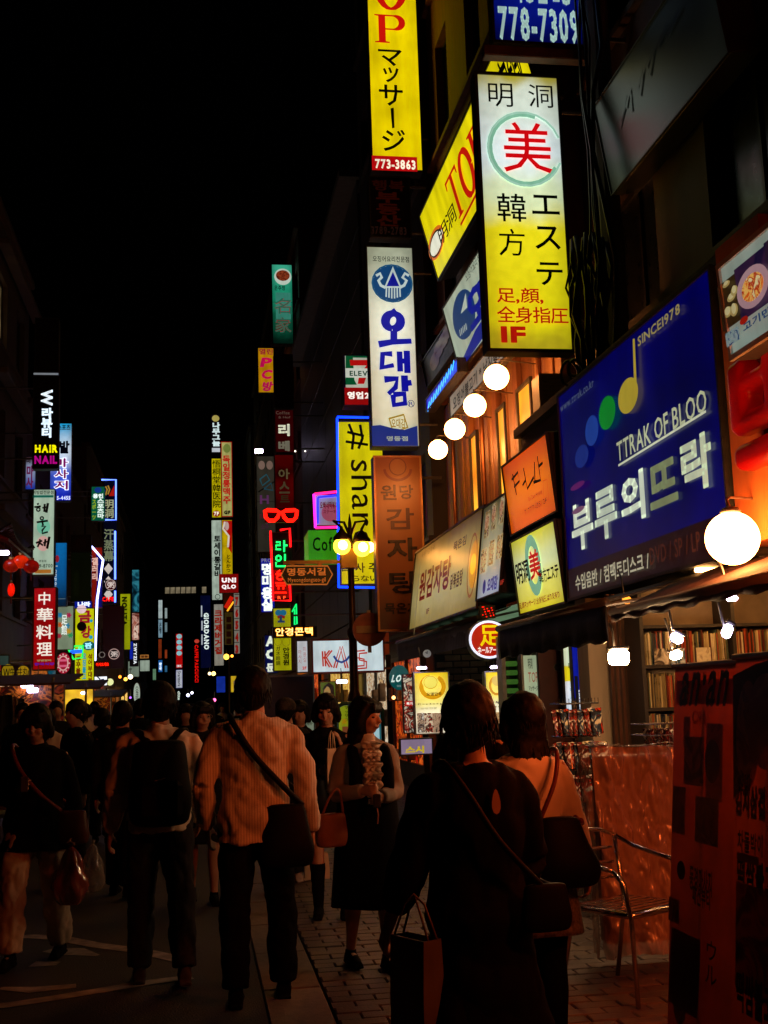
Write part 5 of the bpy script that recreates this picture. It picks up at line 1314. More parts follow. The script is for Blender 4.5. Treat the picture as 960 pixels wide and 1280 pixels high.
# led strip above it
s = SG('tiny red dotted LED letters above the round foot sign', (600, 756, 619, 773), Y=12.4, t=.06, lit=False, face='060101', rim=0)
for k in range(16): x = 602 + (k * 7) % 15; y = 758 + (k * 5) % 13; s.e((x, y, x + 1.8, y + 1.8), 'ff1008', es=1.6, n=8, name='led_dot')
s.done()
# food panels
def foodpanel(label, b, Y, bun=True):
    s = SG(label, b, Y=Y, t=.12, face='e0d8a0', es=1.0, rim=.015, frame=METAL(), grad=[(0, 'd8d0b8'), (.3, 'f0e8c8'), (.55, 'f0e070'), (1, 'e0c010')])
    return s
s = foodpanel('glowing yellow food panel with a large bun picture and small photos', (519, 838, 561, 918), 14.3)
s.ring((527, 845, 554, 872), 'd89808', .2, a0=100, a1=420); s.e((528, 844, 548, 862), 'f0e060', es=1.1); s.ring((530, 845, 546, 861), 'c8a010', .05); s.text('오뎅만두', (533, 865, 552, 870), '6a4808', .03, es=.3)
s.text('O n e d o n g', (522, 878, 552, 882), '384858', .03, es=.3); s.text('만두전문', (526, 884, 546, 887), '888878', .01, es=.4)
s.r((522, 891, 530, 916), FP('p1', ['1a1018', 'c8a888', '300c08', 'd8d0c0'], .7, 14)); s.r((531, 891, 540, 916), FP('p2', ['b82010', '281008', 'e0c8a8', '801008'], .8, 14)); s.r((541, 891, 552, 916), FP('p3', ['181018', 'b89878', '600c08'], .7, 14))
s.done()
s = SG('narrow photo poster strip left of the glowing bun panel', (505, 842, 518, 917), Y=14.5, t=.08, face=FP('p4', ['c8b090', '8a1810', '1a0c08', 'd8d0b8', '4a2010'], .7, 9), rim=.01); s.r((506, 876, 518, 883), 'b01010', es=.9); s.text('특가', (508, 877.5, 516, 881.5), 'e8e0d8', .04, es=1); s.done()
s = foodpanel('second yellow bun panel half hidden under the round foot sign', (608, 838, 629, 906), 13.6)
s.ring((613, 846, 628, 868), 'd89830', .2); s.e((615, 844, 627, 858), 'e8c868'); s.text('만두', (611, 876, 626, 880), '283868', .04, es=.4); s.text('전문점', (612, 882, 626, 885), '888070', .02, es=.4); s.r((611, 890, 627, 905), FP('p5', ['8a4818', 'd8b078', '401808'], .7, 12)); s.done()
for lb, x, y, Y in (('bright strip lamp over the glowing bun panel', 527, 835, 14.1), ('small bright lamp over the second bun panel', 619.5, 834, 13.4)):
    spot(lb, x, y, Y, lb_, .06, .03)
s = SG('lavender lit board with yellow letters low behind the crowd', (500, 921, 541, 944), Y=13.6, t=.1, face='9a88a8', es=.7, rim=.015); s.text('스시', (507, 932, 530, 942), 'c8b010', .05, es=.9); s.done()
s = SG('round teal sign with white latin letters left of the bun panels', (487, 831, 511, 863), Y=15.5, t=.12, lit=False, face='020606', rim=0)
for o in list(s.root.children): bpy.data.objects.remove(o)
MB().lathe([(s.w / 2, 0), (s.w / 2, .12)], (0, 0, s.h / 2), 30, 'y').build('housing', PANEL(), s.root)
s.e((487, 831, 511, 863), '0a6060', es=.55); s.text("LOT", (490, 843, 508, 853), 'd8e8e0', .05, es=.9, slant=.15); s.text('명동점', (496, 856, 504, 859), 'a8c0b8', .02, es=.5); s.done()
ck = empty('wall_clock', at(534, 817, Y=14.8), 'small round white wall clock above the bun panel', 'clock')
MB().lathe([(.05, 0), (.05, .03)], (0, 0, 0), 20, 'y').build('face', mat('clock_white', (.7, .7, .66), em=(.7, .68, .6), es=.2), ck)
MB().box((-.004, -.006, 0), (.004, -.002, .035)).build('hand', SW, ck); o = MB().box((-.004, -.006, 0), (.004, -.002, .028)).build('hand', SW, ck); o.rotation_euler.y = -.9
BRK = [mat('brick_%d' % i, c, rough=.8, var=.4, bump=.4, bscale=60) for i, c in enumerate(((.22, .1, .06), (.16, .07, .045), (.28, .14, .09)))]
bw_ = empty('brick_pier', (at(560, 900, Y=15.3).x, 15.3, 0), 'stub of dark brick wall between the two bun panels', 'wall')
bme = [MB().cbox((0, 0, 0), (.21, .1, .07), .006).mesh('brick', m) for m in BRK]
for j in range(13):
    for i in range(4): link('brick', random.choice(bme), bw_, (-.12 + .225 * i + (.11 if j % 2 else 0), random.uniform(0, .012), 1.3 + .085 * j))
MB().box((-.14, .03, 0), (1.0, .14, 2.45)).build('mortar', mat('mortar', (.05, .035, .03), rough=.9), bw_)
for i in range(3):
    x = 513 + 22 * i
# boards further down on the pavement
s = SG('teal standing board with white Japanese letters and a phone number', (438, 878, 478, 990), Y=17.5, t=.08, face='0a6068', es=.75, rim=.015)
s.text('マッサージ', (441, 884, 468, 891), 'c8e0e0', .03); s.text('773', (450, 901, 470, 907), 'c8e0e0', .04); s.e((442, 901, 449, 907), 'c8e0e0', name='lettering'); s.r((440, 909, 474, 960), 'a8d0d8', es=.8); s.text('日式', (443, 912, 452, 916), 'a85878', .02, es=.6)
s.l([(446, 932), (444, 927), (446, 922)], .02, '204050', es=.2); s.done()
s = SG('yellow green standing board left of the teal board', (424, 879, 436, 960), Y=18.0, t=.06, face='90a018', es=.75, rim=.01); s.v('マッサジ', (431, 882, 435, 902), '283008', .02, es=.2); s.r((428, 908, 435, 918), '884828', es=.6); s.text('美', (427, 898, 434, 906), 'b07808', .02); s.done()
rl = empty('barrier_rail', (at(449, 900, Y=17.2).x, 17.2, 0), 'teal green hoop rail arching over the standing boards', 'railing')
hx = .34; MB().tube([(-hx, 0, 0), (-hx, 0, 1.45), (-hx + .05, 0, 1.52), (-hx + .12, 0, 1.55), (hx - .12, 0, 1.55), (hx - .05, 0, 1.52), (hx, 0, 1.45), (hx, 0, 0)], .03, 10).build('hoop', mat('teal_paint', (.03, .12, .1), rough=.35, coat=.4), rl, smooth=True)
s = SG('standing menu board with a plate of red food on white', (371, 895, 393, 938), Y=22, t=.08, face='8a9880', es=.6, rim=.015)
s.e((375, 913, 392, 928), '4a7a70', es=.6); s.e((376, 914, 391, 925), 'b8b8a0', es=.6); s.e((378, 915, 389, 924), FP('q', ['a82810', 'd06838', '8a2010'], .7, 18)); s.text('메뉴', (376, 901, 391, 907), '606850', .03, es=.3); s.done()
s = SG('framed poster of a long haired woman under the white latin letter sign', (400, 851, 420, 884), Y=24, t=.06, face='5a6810', es=.7, rim=.02, frame=GOLD)
s.p([(404, 883), (403, 868), (405, 858), (411, 853), (417, 857), (419, 883)], '38200c', es=.35); s.e((405, 858, 413, 873), 'b08848', es=.75); s.p([(406, 883), (408, 872), (413, 872), (417, 883)], 'a07840', es=.6); s.l([(404, 862), (409, 856), (414, 860)], .04, '2a180a', es=.3); s.done()
spot('blue white lamp beside the woman poster', 427.5, 852, 22, lb_, .1, .06)
spot('blue white floodlight high beside the faded grey banner', 323.5, 564, 46, lb_, .16, .14)
spot('tiny white lamp under the dark red bar sign', 369, 564, 40, DIMB, .03, .05)
spot('second tiny white lamp beside the dark red bar sign', 381.5, 564, 40, DIMB, .025, .05)

# ------------------------------------------------------------------ banner stands at the right edge
def thin(m):
    """printed vinyl sheet: part of the light behind it comes through"""
    nt = m.node_tree
    if nt.nodes.get('thru'): return m
    p = nt.nodes['Principled BSDF']; tr = nt.nodes.new('ShaderNodeBsdfTranslucent'); tr.name = 'thru'; mx = nt.nodes.new('ShaderNodeMixShader'); mx.inputs[0].default_value = .3
    bc = p.inputs['Base Color']
    if bc.is_linked: nt.links.new(bc.links[0].from_socket, tr.inputs[0])
    else: tr.inputs[0].default_value = bc.default_value
    out = next(n for n in nt.nodes if n.type == 'OUTPUT_MATERIAL')
    nt.links.new(p.outputs[0], mx.inputs[1]); nt.links.new(tr.outputs[0], mx.inputs[2]); nt.links.new(mx.outputs[0], out.inputs[0])
    return m
def stand(label, b, X, els, face):
    s = SG(label, b, X=X, plane='s', tilt=-5.5, t=.012, lit=False, face=face, rim=0, name='banner_stand', cat='banner')
    bpy.data.objects.remove(next(o for o in s.root.children if o.name.startswith('housing')))
    els(s); s.done(); w, h = s.w, s.h
    for o in s.root.children:
        if not o.data.materials[0].name.startswith('black_print'): thin(o.data.materials[0])
    MB().cbox((-w / 2 - .01, -.012, h), (w / 2 + .01, .02, h + .02), .004).build('top_rail', METAL(), s.root)
    MB().cbox((-w / 2, -.05, -.03), (w / 2, .06, .0), .01).build('base', METAL(), s.root)
    MB().tube([(0, .02, 0), (0, .02, h)], .01, 8).build('pole', METAL(), s.root)
    return s
PH = lambda k, cols, sc: sphot('banner_' + k, cols, sc)
def e1(s):
    s.r((846, 880, 918, 848), 'a85a40')
    s.text('an·an', (852, 884, 912, 836), 'k', .02, slant=.1)
    s.l([(853, 871), (858, 846), (862, 868)], .012, 'k'); s.l([(866, 868), (870, 850), (873, 866), (877, 850)], .012, 'k')
    s.text('OH', (868, 905, 885, 888), '9a4030', .01); s.r((857, 934, 866, 896), PH('a', ['7a4834', '9a5c44', '5a3022'], 7)); s.r((858, 980, 884, 922), PH('b', ['804c38', '4a281c', '905844', '5a3024'], 6))
    s.r((886, 1000, 908, 905), PH('c', ['8a5038', 'a06048', '70402e'], 8)); s.e((885, 978, 905, 925), PH('d', ['5a3426', '6a4030', '80503e'], 6)); s.r((845, 1040, 862, 985), PH('e', ['502c20', '70402e', '7a4838'], 8))
    s.r((874, 1052, 904, 1000), PH('f', ['58301f', '70442f', '402216'], 7)); s.e((880, 1048, 898, 1008), PH('g', ['80503c', '402018'], 7)); s.text('동경마사지', (868, 1112, 897, 1090), 'k', .03); s.text('패션뷰티', (872, 1130, 895, 1112), 'k', .03)
    s.e((853, 1098, 864, 1078), '301810'); s.r((843, 1150, 857, 1126), PH('h', ['402218', '804838', '502c20'], 12)); s.v('ウル', (890, 1230, 905, 1178), 'k', .01); s.e((850, 1275, 866, 1248), PH('h', [], 9))
    for k in range(9): s.r((848, 1180 + 9 * k, 885, 1176 + 9 * k), '6a3a2c')
s1 = stand('nearer magazine style banner stand with black brush title and photos', (833, 1290, 922, 830), 1.9, e1, '80402e')
def e2(s):
    s.p([(917, 845), (945, 830), (1000, 815), (1000, 870), (918, 1000)], '1c0a08'); s.e((921, 985, 952, 850), PH('i', ['b0553c', '8a3a28', 'c87850', '7a3020'], 6)); s.e((935, 960, 985, 840), PH('j', ['c8785c', 'a04c38', '8a3c2c'], 5))
    s.text('한방', (925, 989, 942, 968), 'k', .04); s.text('김치삼겹', (922, 1020, 960, 984), 'k', .06); s.text('김치삼겹', (922.5, 1019, 959.5, 985), 'c08868', .015)
    s.text('차돌박이', (926, 1064, 958, 1044), 'k', .03); s.text('떡쌈불고기', (926, 1110, 985, 1086), 'k', .04); s.r((924, 1235, 1000, 1125), PH('k', ['8a3020', 'b06040', '5a1c14', '301010'], 5)); s.text('떡쌈불고기', (926, 1262, 985, 1240), 'k', .04)
    s.r((927, 1075, 955, 1072), '7a3c2c')
s2 = stand('second banner stand at the right edge with meat photos and Korean menu lettering', (912, 1330, 1000, 818), 1.8, e2, '804634')

# ------------------------------------------------------------------ metal cafe chair
ch = empty('cafe_chair', (at(790, 1215, Y=6.35).x, 6.35, .02), 'shiny aluminium cafe armchair with slatted seat on the pavement', 'chair', rz=math.radians(-150))
ALU = mat('polished_aluminium', (.75, .72, .7), rough=.18, metal=1, var=.1)
T = lambda n, p, r=.0125: MB().tube(p, r, 10).build(n, ALU, ch, smooth=True)
for sx in (-1, 1):
    T('front_leg', [(.25 * sx, .24, 0), (.24 * sx, .22, .43), (.26 * sx, .2, .6), (.27 * sx, .14, .66)])
    T('arm_rest', [(.27 * sx, .14, .66), (.275 * sx, 0, .68), (.26 * sx, -.16, .72), (.2 * sx, -.24, .78)])
    T('rear_leg', [(.23 * sx, -.3, 0), (.21 * sx, -.2, .43), (.2 * sx, -.24, .78)])
T('back_hoop', [(.2, -.24, .78), (.12, -.28, .81), (0, -.3, .82), (-.12, -.28, .81), (-.2, -.24, .78)])
MB().tube([(-.22, .22, .44), (.22, .22, .44), (.24, .18, .44), (.22, -.2, .44), (-.22, -.2, .44), (-.24, .18, .44)], .016, 10, closed=True).build('seat_frame', ALU, ch, smooth=True)
for k in range(7): MB().cbox((-.2, -.17 + .054 * k, .447), (.2, -.13 + .054 * k, .457), .003).build('seat_slat', ALU, ch)
for k in range(3): MB().tube([(-.2, -.25 - .008 * k, .55 + .08 * k), (0, -.29, .55 + .08 * k), (.2, -.25 - .008 * k, .55 + .08 * k)], .01, 8).build('back_slat', ALU, ch)

# ------------------------------------------------------------------ left side: red restaurant front, stalls
pv = empty('restaurant', (-5.0, 26.5, 0), 'dark red Chinese restaurant with columns and a tiled eave at the left edge', 'restaurant')
RL = mat('red_lacquer', (.22, .015, .01), rough=.35, var=.3)
RT = mat('dark_roof_tile', (.05, .02, .018), rough=.5)
for y in (0, 1.5, 3.0): MB().tube([(0, y, 0), (0, y, 5.2)], .12, 12).build('column', RL, pv, smooth=True)
for z in (2.9, 3.6, 5.0): MB().cbox((-.1, -.2, z), (.12, 3.2, z + .2), .02).build('beam', RL, pv)
for y in (.2, .7, 1.7, 2.2): MB().box((-.03, y, 3.15), (.03, y + .42, 3.58)).build('lattice_panel', RL, pv)
for y in (.25, .75, 1.75, 2.25): MB().box((-.03, y, 3.85), (.03, y + .38, 4.9)).build('lattice_panel', mat('dim_red_glass', (.15, .02, .01), em='600804', es=.35), pv)
ev = MB()
for k in range(22):
    y = -.3 + .17 * k; up = .25 * (abs(k - 10.5) / 10.5) ** 3
    ev.tube([(-.3, y, 5.9), (.3, y, 5.55), (.8, y, 5.3 + up * .5), (1.05, y, 5.32 + up)], .055, 6)
tag(ev.build('roof_tile', RT, pv), kind='stuff')
MB().add([(-.3, -.4, 5.85), (-.3, 3.5, 5.85), (1.0, 3.5, 5.26), (1.0, -.4, 5.26), (-.3, -.4, 5.7), (-.3, 3.5, 5.7), (1.0, 3.5, 5.2), (1.0, -.4, 5.2)], [(0, 1, 2, 3), (4, 7, 6, 5), (0, 3, 7, 4), (1, 5, 6, 2), (2, 6, 7, 3), (0, 4, 5, 1)]).build('eave', RL, pv)
MB().box((-.2, -.2, 0), (-.1, 3.2, 2.9)).build('front_wall', RL, pv)
for i, (x, y, lb, c) in enumerate(((14, 707, 'left hand dim red lantern under the tiled eave', 'a01806'), (26, 702, 'middle orange red lantern under the tiled eave', 'ff3008'), (39, 708, 'right hand dark red lantern under the tiled eave', '900c04'), (14, 737, 'thin lit red lantern below the eave at left', 'ff1804'))):
    c_ = at(x, y, Y=25.9)
    t = empty('red_lantern', c_, lb, 'lantern', 'red lanterns under the tiled eave')
    sc = .45 if i == 3 else 1
    MB().ball((0, 0, 0), .17, 16, (sc, sc, .85)).build('paper_shade', glow(c, .5 if i != 3 else .9, .5, scale=5), t, smooth=True)
    MB().lathe([(.06 * sc, .13), (.06 * sc, .18)], n=12).build('cap', mat('lantern_gold', (.4, .25, .06), metal=.5), t); MB().tube([(0, 0, -.15), (0, 0, -.3)], .015, 6).build('tassel', RL, t)
    MB().tube([(0, 0, .18), (0, 0, .4)], .006, 5).build('cord', CB, t)
spot('bright white lamp under the tiled eave at the left edge', 4, 691, 25.5, lb_, .12, .08)
def stall(label, px, Y, w, h, can, panel):
    X0 = at(px, 870, Y=Y).x
    t = empty('street_stall', (X0, Y, 0), label, 'stall')
    for x in (-w / 2, w / 2):
        for y in (0, 1.6): MB().tube([(x, y, 0), (x, y, h)], .025, 6).build('post', METAL(), t)
    c = MB().add([(-w / 2 - .2, -.3, h - .1), (w / 2 + .3, -.3, h - .1), (w / 2 + .3, 1.9, h + .1), (-w / 2 - .2, 1.9, h + .1)], [(0, 1, 2, 3)]).build('canopy', can, t)
    so = c.modifiers.new('s', 'SOLIDIFY'); so.thickness = .03
    MB().cbox((-w / 2, 0, .7), (w / 2, 1.2, .8), .01).build('counter', mat('counter_wood', (.25, .15, .08)), t)
    MB().box((-w / 2, 0, .05), (w / 2, .04, .7)).build('counter_skirt', mat('skirt_cloth', (.3, .1, .05), bump=.3), t)
    MB().box((-w / 2, 1.55, .8), (w / 2, 1.58, h - .1)).build('back_panel', panel, t)
    return t
CAN = mat('brown_canopy', (.09, .035, .02), rough=.7)
YP = glow('ffc830', .9, .5, scale=2.5); OPN = sphot('stall_goods', ['1c0602', '701c06', '280a04', 'b86018', '120402', '883010'], 2.6, .3)
st1 = stall('nearest street stall on the left with hanging clothes under a brown canopy', -10, 20, 1.9, 2.12, CAN, OPN)
st2 = stall('second street stall with a bright yellow lit back panel', 62, 24.5, 1.4, 2.1, CAN, YP)
st3 = stall('third street stall farther down with dim orange goods', 108, 33, 1.3, 2.0, CAN, OPN)
st4 = stall('small far stall lit pale orange beside the crowd', 122, 42, 1.2, 2.1, CAN, glow('b06830', .4, .6, scale=1.5))
spot('bright violet white bulb on the left stall', 34, 856, 21.5, lb_, .1, .1); spot('second bright bulb just right of the first on the left stall', 41, 863, 21.2, lb_, .09, .08); spot('warm bulb above the pair on the left stall', 47, 847, 23, DIMB, .07, .08)
spot('tiny blue white bulb at the end of the second stall', 104, 866, 26, lb_, .05, .05)
GAR = [mat('garment_%d' % i, c, rough=.9, bump=.4) for i, c in enumerate(((.01, .01, .012), (.4, .3, .2), (.25, .05, .03), (.05, .07, .1)))]
def garment(parent_loc, label, m, w=.3, h=.8):
    mb = MB(); vs = []
    for j in range(9):
        for i in range(13):
            u = i / 12 - .5; v = j / 8; ww = w * (1 - .25 * v); vs.append((u * ww * 2 * .5, .06 * math.cos(u * 3) - .05 + .012 * math.sin(i * 2 + j), -h + h * v + (-.05 * abs(u) if j == 8 else 0)))
    mb.add(vs, [(j * 13 + i, j * 13 + i + 1, (j + 1) * 13 + i + 1, (j + 1) * 13 + i) for j in range(8) for i in range(12)])
    r = empty('hanging_garment', parent_loc, label, 'clothing', 'clothes hanging from the left stall')
    o = mb.build('cloth', m, r, smooth=True); so = o.modifiers.new('s', 'SOLIDIFY'); so.thickness = .02
    MB().tube([(-.12, 0, -.02), (0, 0, .05), (.12, 0, -.02)], .006, 5).build('hanger', METAL(), r)
garment(at(9, 868, Y=19.6), 'long black garment hanging at the stall left edge', GAR[0], .2, .75)
garment(at(18, 870, Y=19.7), 'narrow beige garment hanging next to the black one', GAR[1], .1, .7)
garment(at(-2, 868, Y=19.7), 'dark red garment hanging at the far left of the stall', GAR[2], .2, .8)
garment(at(26, 872, Y=19.9), 'dark blue garment hanging right of the beige one', GAR[3], .14, .6)
# far small lights in the street
for i, (x, y, Y, c, r_) in enumerate(((95, 866, 40, 'ffe0d0', .06), (128, 868, 50, 'ff5070', .08), (145, 868, 60, '8080ff', .07), (157, 849, 60, 'ffb040', .09), (163, 846, 70, 'ffe0b0', .14), (150, 846, 62, 'ff8020', .08),
                                   (163, 872, 70, '9050ff', .06), (235, 869, 100, 'd0d8ff', .14), (240, 866, 104, 'e0e0ff', .12), (267, 842, 90, 'ffd070', .16), (262, 842, 92, 'ffe0a0', .12), (283, 821, 84, 'ffb840', .2), (290, 820, 84, 'ffa030', .1), (268, 875, 70, 'ff60a0', .1))):
    t = empty('far_lamp', at(x, y, Y=Y), ['tiny warm lamp', 'tiny pink lamp', 'tiny violet lamp', 'tiny orange lamp', 'round cream lamp', 'tiny amber lamp', 'tiny purple lamp', 'blue white lamp', 'second blue white lamp', 'yellow lamp', 'second yellow lamp', 'round amber globe', 'small amber globe', 'small rose lamp'][i] + ' hanging far down the street ' + ['by the third stall', 'right of the bird sign', 'above the left crowd', 'below the red LED strip', 'beside the pale hof sign', 'next to the cream one', 'by the coffee oval', 'at the street end', 'touching its twin at the street end', 'below the red letters', 'left of the yellow one', 'on the distant lamp post', 'on the same distant post', 'low beside the parked truck'][i], 'lamp')
    MB().ball((0, 0, 0), r_, 12).build('bulb', glow(c, 4.0, .05), t, smooth=True)
    MB().tube([(0, 0, r_), (0, 0, r_ + .4)], .015, 5).build('stem', METAL(), t)
fl = empty('far_street_lamp', (at(287, 860, Y=84).x, 84, 0), 'distant street lamp post with two amber globes before the burger sign', 'street lamp')
MB().lathe([(.2, 0), (.12, .5), (.07, 1), (.06, 5), (.02, 5.3)], n=10).build('post', BRZ, fl)
MB().box((-.9, -.05, 2.4), (-.3, .05, 3.5)).build('banner', glow('1030a0', .7), fl); MB().box((.1, -.05, 2.4), (.6, .05, 3.5)).build('banner', glow('d8b020', .8), fl)

# ------------------------------------------------------------------ lit shop fronts at street level, both sides
random.seed(5)
def shopfront(label, side, Y, L, z1, cols, es, cat='shop', sign=None, sc=3.0):
    X = (4.0 - .12) if side > 0 else WL + .12
    r = empty('street_shop', (X, Y, 0), label, cat)
    s = -side
    f = MB(); 
    for y in (0, L / 2 - .03, L - .06): f.box((min(0, s * .1), y, 0), (max(0, s * .1), y + .06, z1))
    f.box((min(0, s * .1), 0, z1), (max(0, s * .1), L, z1 + .08)); f.box((min(0, s * .1), .06, 0), (max(0, s * .1), L - .06, .45)); f.build('frame', FRM, r)
    MB().quad((s * .04, .06, .45), (s * .04, L - .06, .45), (s * .04, L - .06, z1), (s * .04, .06, z1)).build('lit_window', sphot('shop_' + label, cols, sc, es * 1.7), r)
    g = MB()
    for k in range(int(L / .3)):
        h = random.uniform(.15, .5); y = .1 + .3 * k; zz = .5 + random.choice((0, .55, 1.05)); a, b = sorted((s * .06, s * .2)); g.cbox((a, y, zz), (b, y + .2, zz + h), .02)
    tag(g.build('goods', mat('shop_goods', (.3, .18, .1), var=.7, scale=6), r), kind='stuff')
    if sign:
        a, b = sorted((s * .02, s * .18)); MB().cbox((a, 0, z1 + .1), (b, L, z1 + .55), .015).build('sign_board', glow(sign[1], sign[2], .3), r)
        v, fc = glyphs(sign[0], .03); xs = [p[0] for p in v]; ys = [p[1] for p in v]; q = -s
        MB().add([(s * .184, (L * .15 + L * .7 * (p[0] - min(xs)) / (max(xs) - min(xs))) if side < 0 else (L * .85 - L * .7 * (p[0] - min(xs)) / (max(xs) - min(xs))), z1 + .2 + .26 * (p[1] - min(ys)) / (max(ys) - min(ys))) for p in v], fc).build('lettering', glow(sign[3], 1.0, .05), r)
    return r
YW = ['f0a030', 'ffe080', '803808', 'f8c850', '502008']; WW = ['f0d8b0', 'a87848', 'fff0d0', '603820', 'e0b880']; RO = ['c02810', '400804', 'e86018', '200402', 'a01808']
for lb, sd, Y, L, z, c, es, sg in (('shop front glowing yellow on the left behind the second stall', -1, 26.5, 3.2, 2.1, YW, .8, ('분식', 'b83008', .5, 'ffe8c0')),
    ('warm white shop front on the left below the blue signs', -1, 31, 3.6, 2.3, WW, .7, None), ('orange red shop front on the left below the yellow banner', -1, 36.5, 4, 2.3, RO, .8, ('고기', 'c06008', .7, '301004')),
    ('pale lit clothes shop on the left past the yellow banner', -1, 42, 5, 2.4, WW, .9, ('호프', '0a5a70', .6, 'd0f0f0')), ('yellow lit shop on the left under the sauna sign', -1, 49, 5, 2.4, YW, .8, None),
    ('dim red shop front far down on the left', -1, 58, 6, 2.5, RO, .9, ('맥주', 'b01830', .8, 'ffd0c0')), ('white shop front far down on the left beyond the coffee oval', -1, 68, 8, 2.6, WW, 1.0, None), ('farthest lit shop window on the left', -1, 80, 8, 2.6, YW, .8, None),
    ('red lit shop front on the right behind the teal boards', 1, 20.2, 3.2, 2.3, RO, .5, None), ('warm shop front on the right under the latin letter sign', 1, 24, 3.4, 2.4, WW, .4, ('안경', '682008', .5, 'f0c080')),
    ('yellow lit shop on the right under the optician sign', 1, 29, 6, 2.4, YW, .5, None), ('orange shop front on the right beside the parked truck', 1, 38, 7, 2.5, RO, .7, ('치킨', 'b85808', .7, '401004')), ('far warm shop front on the right below the slim signs', 1, 62, 10, 2.6, WW, .8, None), ('farthest amber shop front on the right', 1, 88, 14, 2.8, YW, .8, None)):
    shopfront(lb, sd, Y, L, z, c, es, sign=sg)

for i, (x, y, Y, c, r_) in enumerate(((6, 866, 24, 'ffb050', .09), (60, 868, 27, 'ffd080', .1), (74, 872, 30, 'ffa040', .09), (86, 858, 34, 'ffc070', .1), (100, 860, 38, 'ff8030', .12), (112, 868, 43, 'ffe0a0', .12), (136, 872, 52, 'ffb060', .08), (170, 862, 75, 'ffb868', .1), (186, 868, 90, 'ffd8a0', .12), (212, 874, 120, 'ffc080', .14), (300, 872, 60, 'ff9040', .08), (492, 872, 22, 'ffb060', .035))):
    t = empty('shop_lamp', at(x, y, Y=Y), 'bare warm bulb ' + ['at the left edge of the first stall', 'between the two bright stalls', 'below the round crimson sign', 'under the yellow shop banner', 'left of the white bird sign', 'below the white bird sign', 'right of the round cream sign', 'over the oval coffee sign', 'below the white square sign', 'left of the red sign with discs', 'beside the truck roof', 'below the round teal sign'][i], 'lamp')
    MB().ball((0, 0, 0), r_, 12).build('bulb', glow(c, 5.0, .05), t, smooth=True); MB().tube([(0, 0, r_), (0, .02, r_ + .35)], .012, 5).build('cord', CB, t)

# ------------------------------------------------------------------ people
SKIN = mat('skin', (.42, .23, .15), rough=.55, var=.12, scale=18, spec=.4)
HAIR = mat('black_hair', (.005, .004, .004), rough=.55, var=.4, scale=90, streak=True, bump=.15, bscale=260, spec=.15)
jobs = []; post = []
def J(mb, name, m, vox, parent, smooth=3, wr=0.0, fq=7.0, kids=None):
    ob, n, m_, p = remeshed(mb, name, m, vox, None, smooth)
    jobs.append((ob, n, m_, p)); post.append((parent, wr, fq, random.random() * 50, kids))

def rings(mb, pts, n=20):
    """loft of horizontal ellipses: (x, y, z, rx, ry)"""
    vs = []
    for (x, y, z, rx, ry) in pts:
        for k in range(n):
            a = 2 * math.pi * k / n; ca, sa = math.cos(a), math.sin(a)
            e = .86
            vs.append((x + rx * math.copysign(abs(ca) ** e, ca), y + ry * math.copysign(abs(sa) ** e, sa), z))
    fs = [(i * n + k, i * n + (k + 1) % n, (i + 1) * n + (k + 1) % n, (i + 1) * n + k) for i in range(len(pts) - 1) for k in range(n)]
    fs.append(tuple(range(n - 1, -1, -1))); fs.append(tuple((len(pts) - 1) * n + k for k in range(n)))
    if pts[0][2] > pts[-1][2]: fs = [f[::-1] for f in fs]
    mb.add(vs, fs)

def dirv(d): return Vector(d).normalized()

def hand(mb, w, f, nrm, curl, s, side, fr=.0088, splay=1.0):
    """palm, four fingers of unequal length with two bends, thumb from the side of the palm"""
    f = f.normalized(); nrm = (nrm - f * nrm.dot(f)).normalized(); ac = f.cross(nrm) * side
    P = lambda a, b, c: w + (ac * a + f * b + nrm * c) * s
    for a in (-.026, -.009, .009, .026): mb.tube([P(a * .6, .0, 0), P(a * .9, .04, 0), P(a, .085, .002)], [.015 * s, .0145 * s, .0125 * s], 8)
    for i, (a, L) in enumerate(((-.03, .062), (-.0105, .075), (.0105, .08), (.03, .072))):
        pts = [P(a, .08, 0)]; ang = curl * .6; q = Vector((a, .08, 0))
        for k, seg in enumerate((.45, .32, .23)):
            q = q + Vector((a * .12 * splay, math.cos(ang) * L * seg, math.sin(ang) * L * seg)); pts.append(P(*q)); ang += curl * (.9 + .12 * i)
        mb.tube(pts, [fr * 1.05 * s, fr * s, fr * .92 * s, fr * .75 * s], 8)
    pts = [P(.022, .02, .004), P(.045, .045, .014), P(.052, .07, .022 + .02 * curl), P(.048, .09, .03 + .03 * curl)]
    mb.tube(pts, [.014 * s, .0115 * s, .0098 * s, .008 * s], 8)

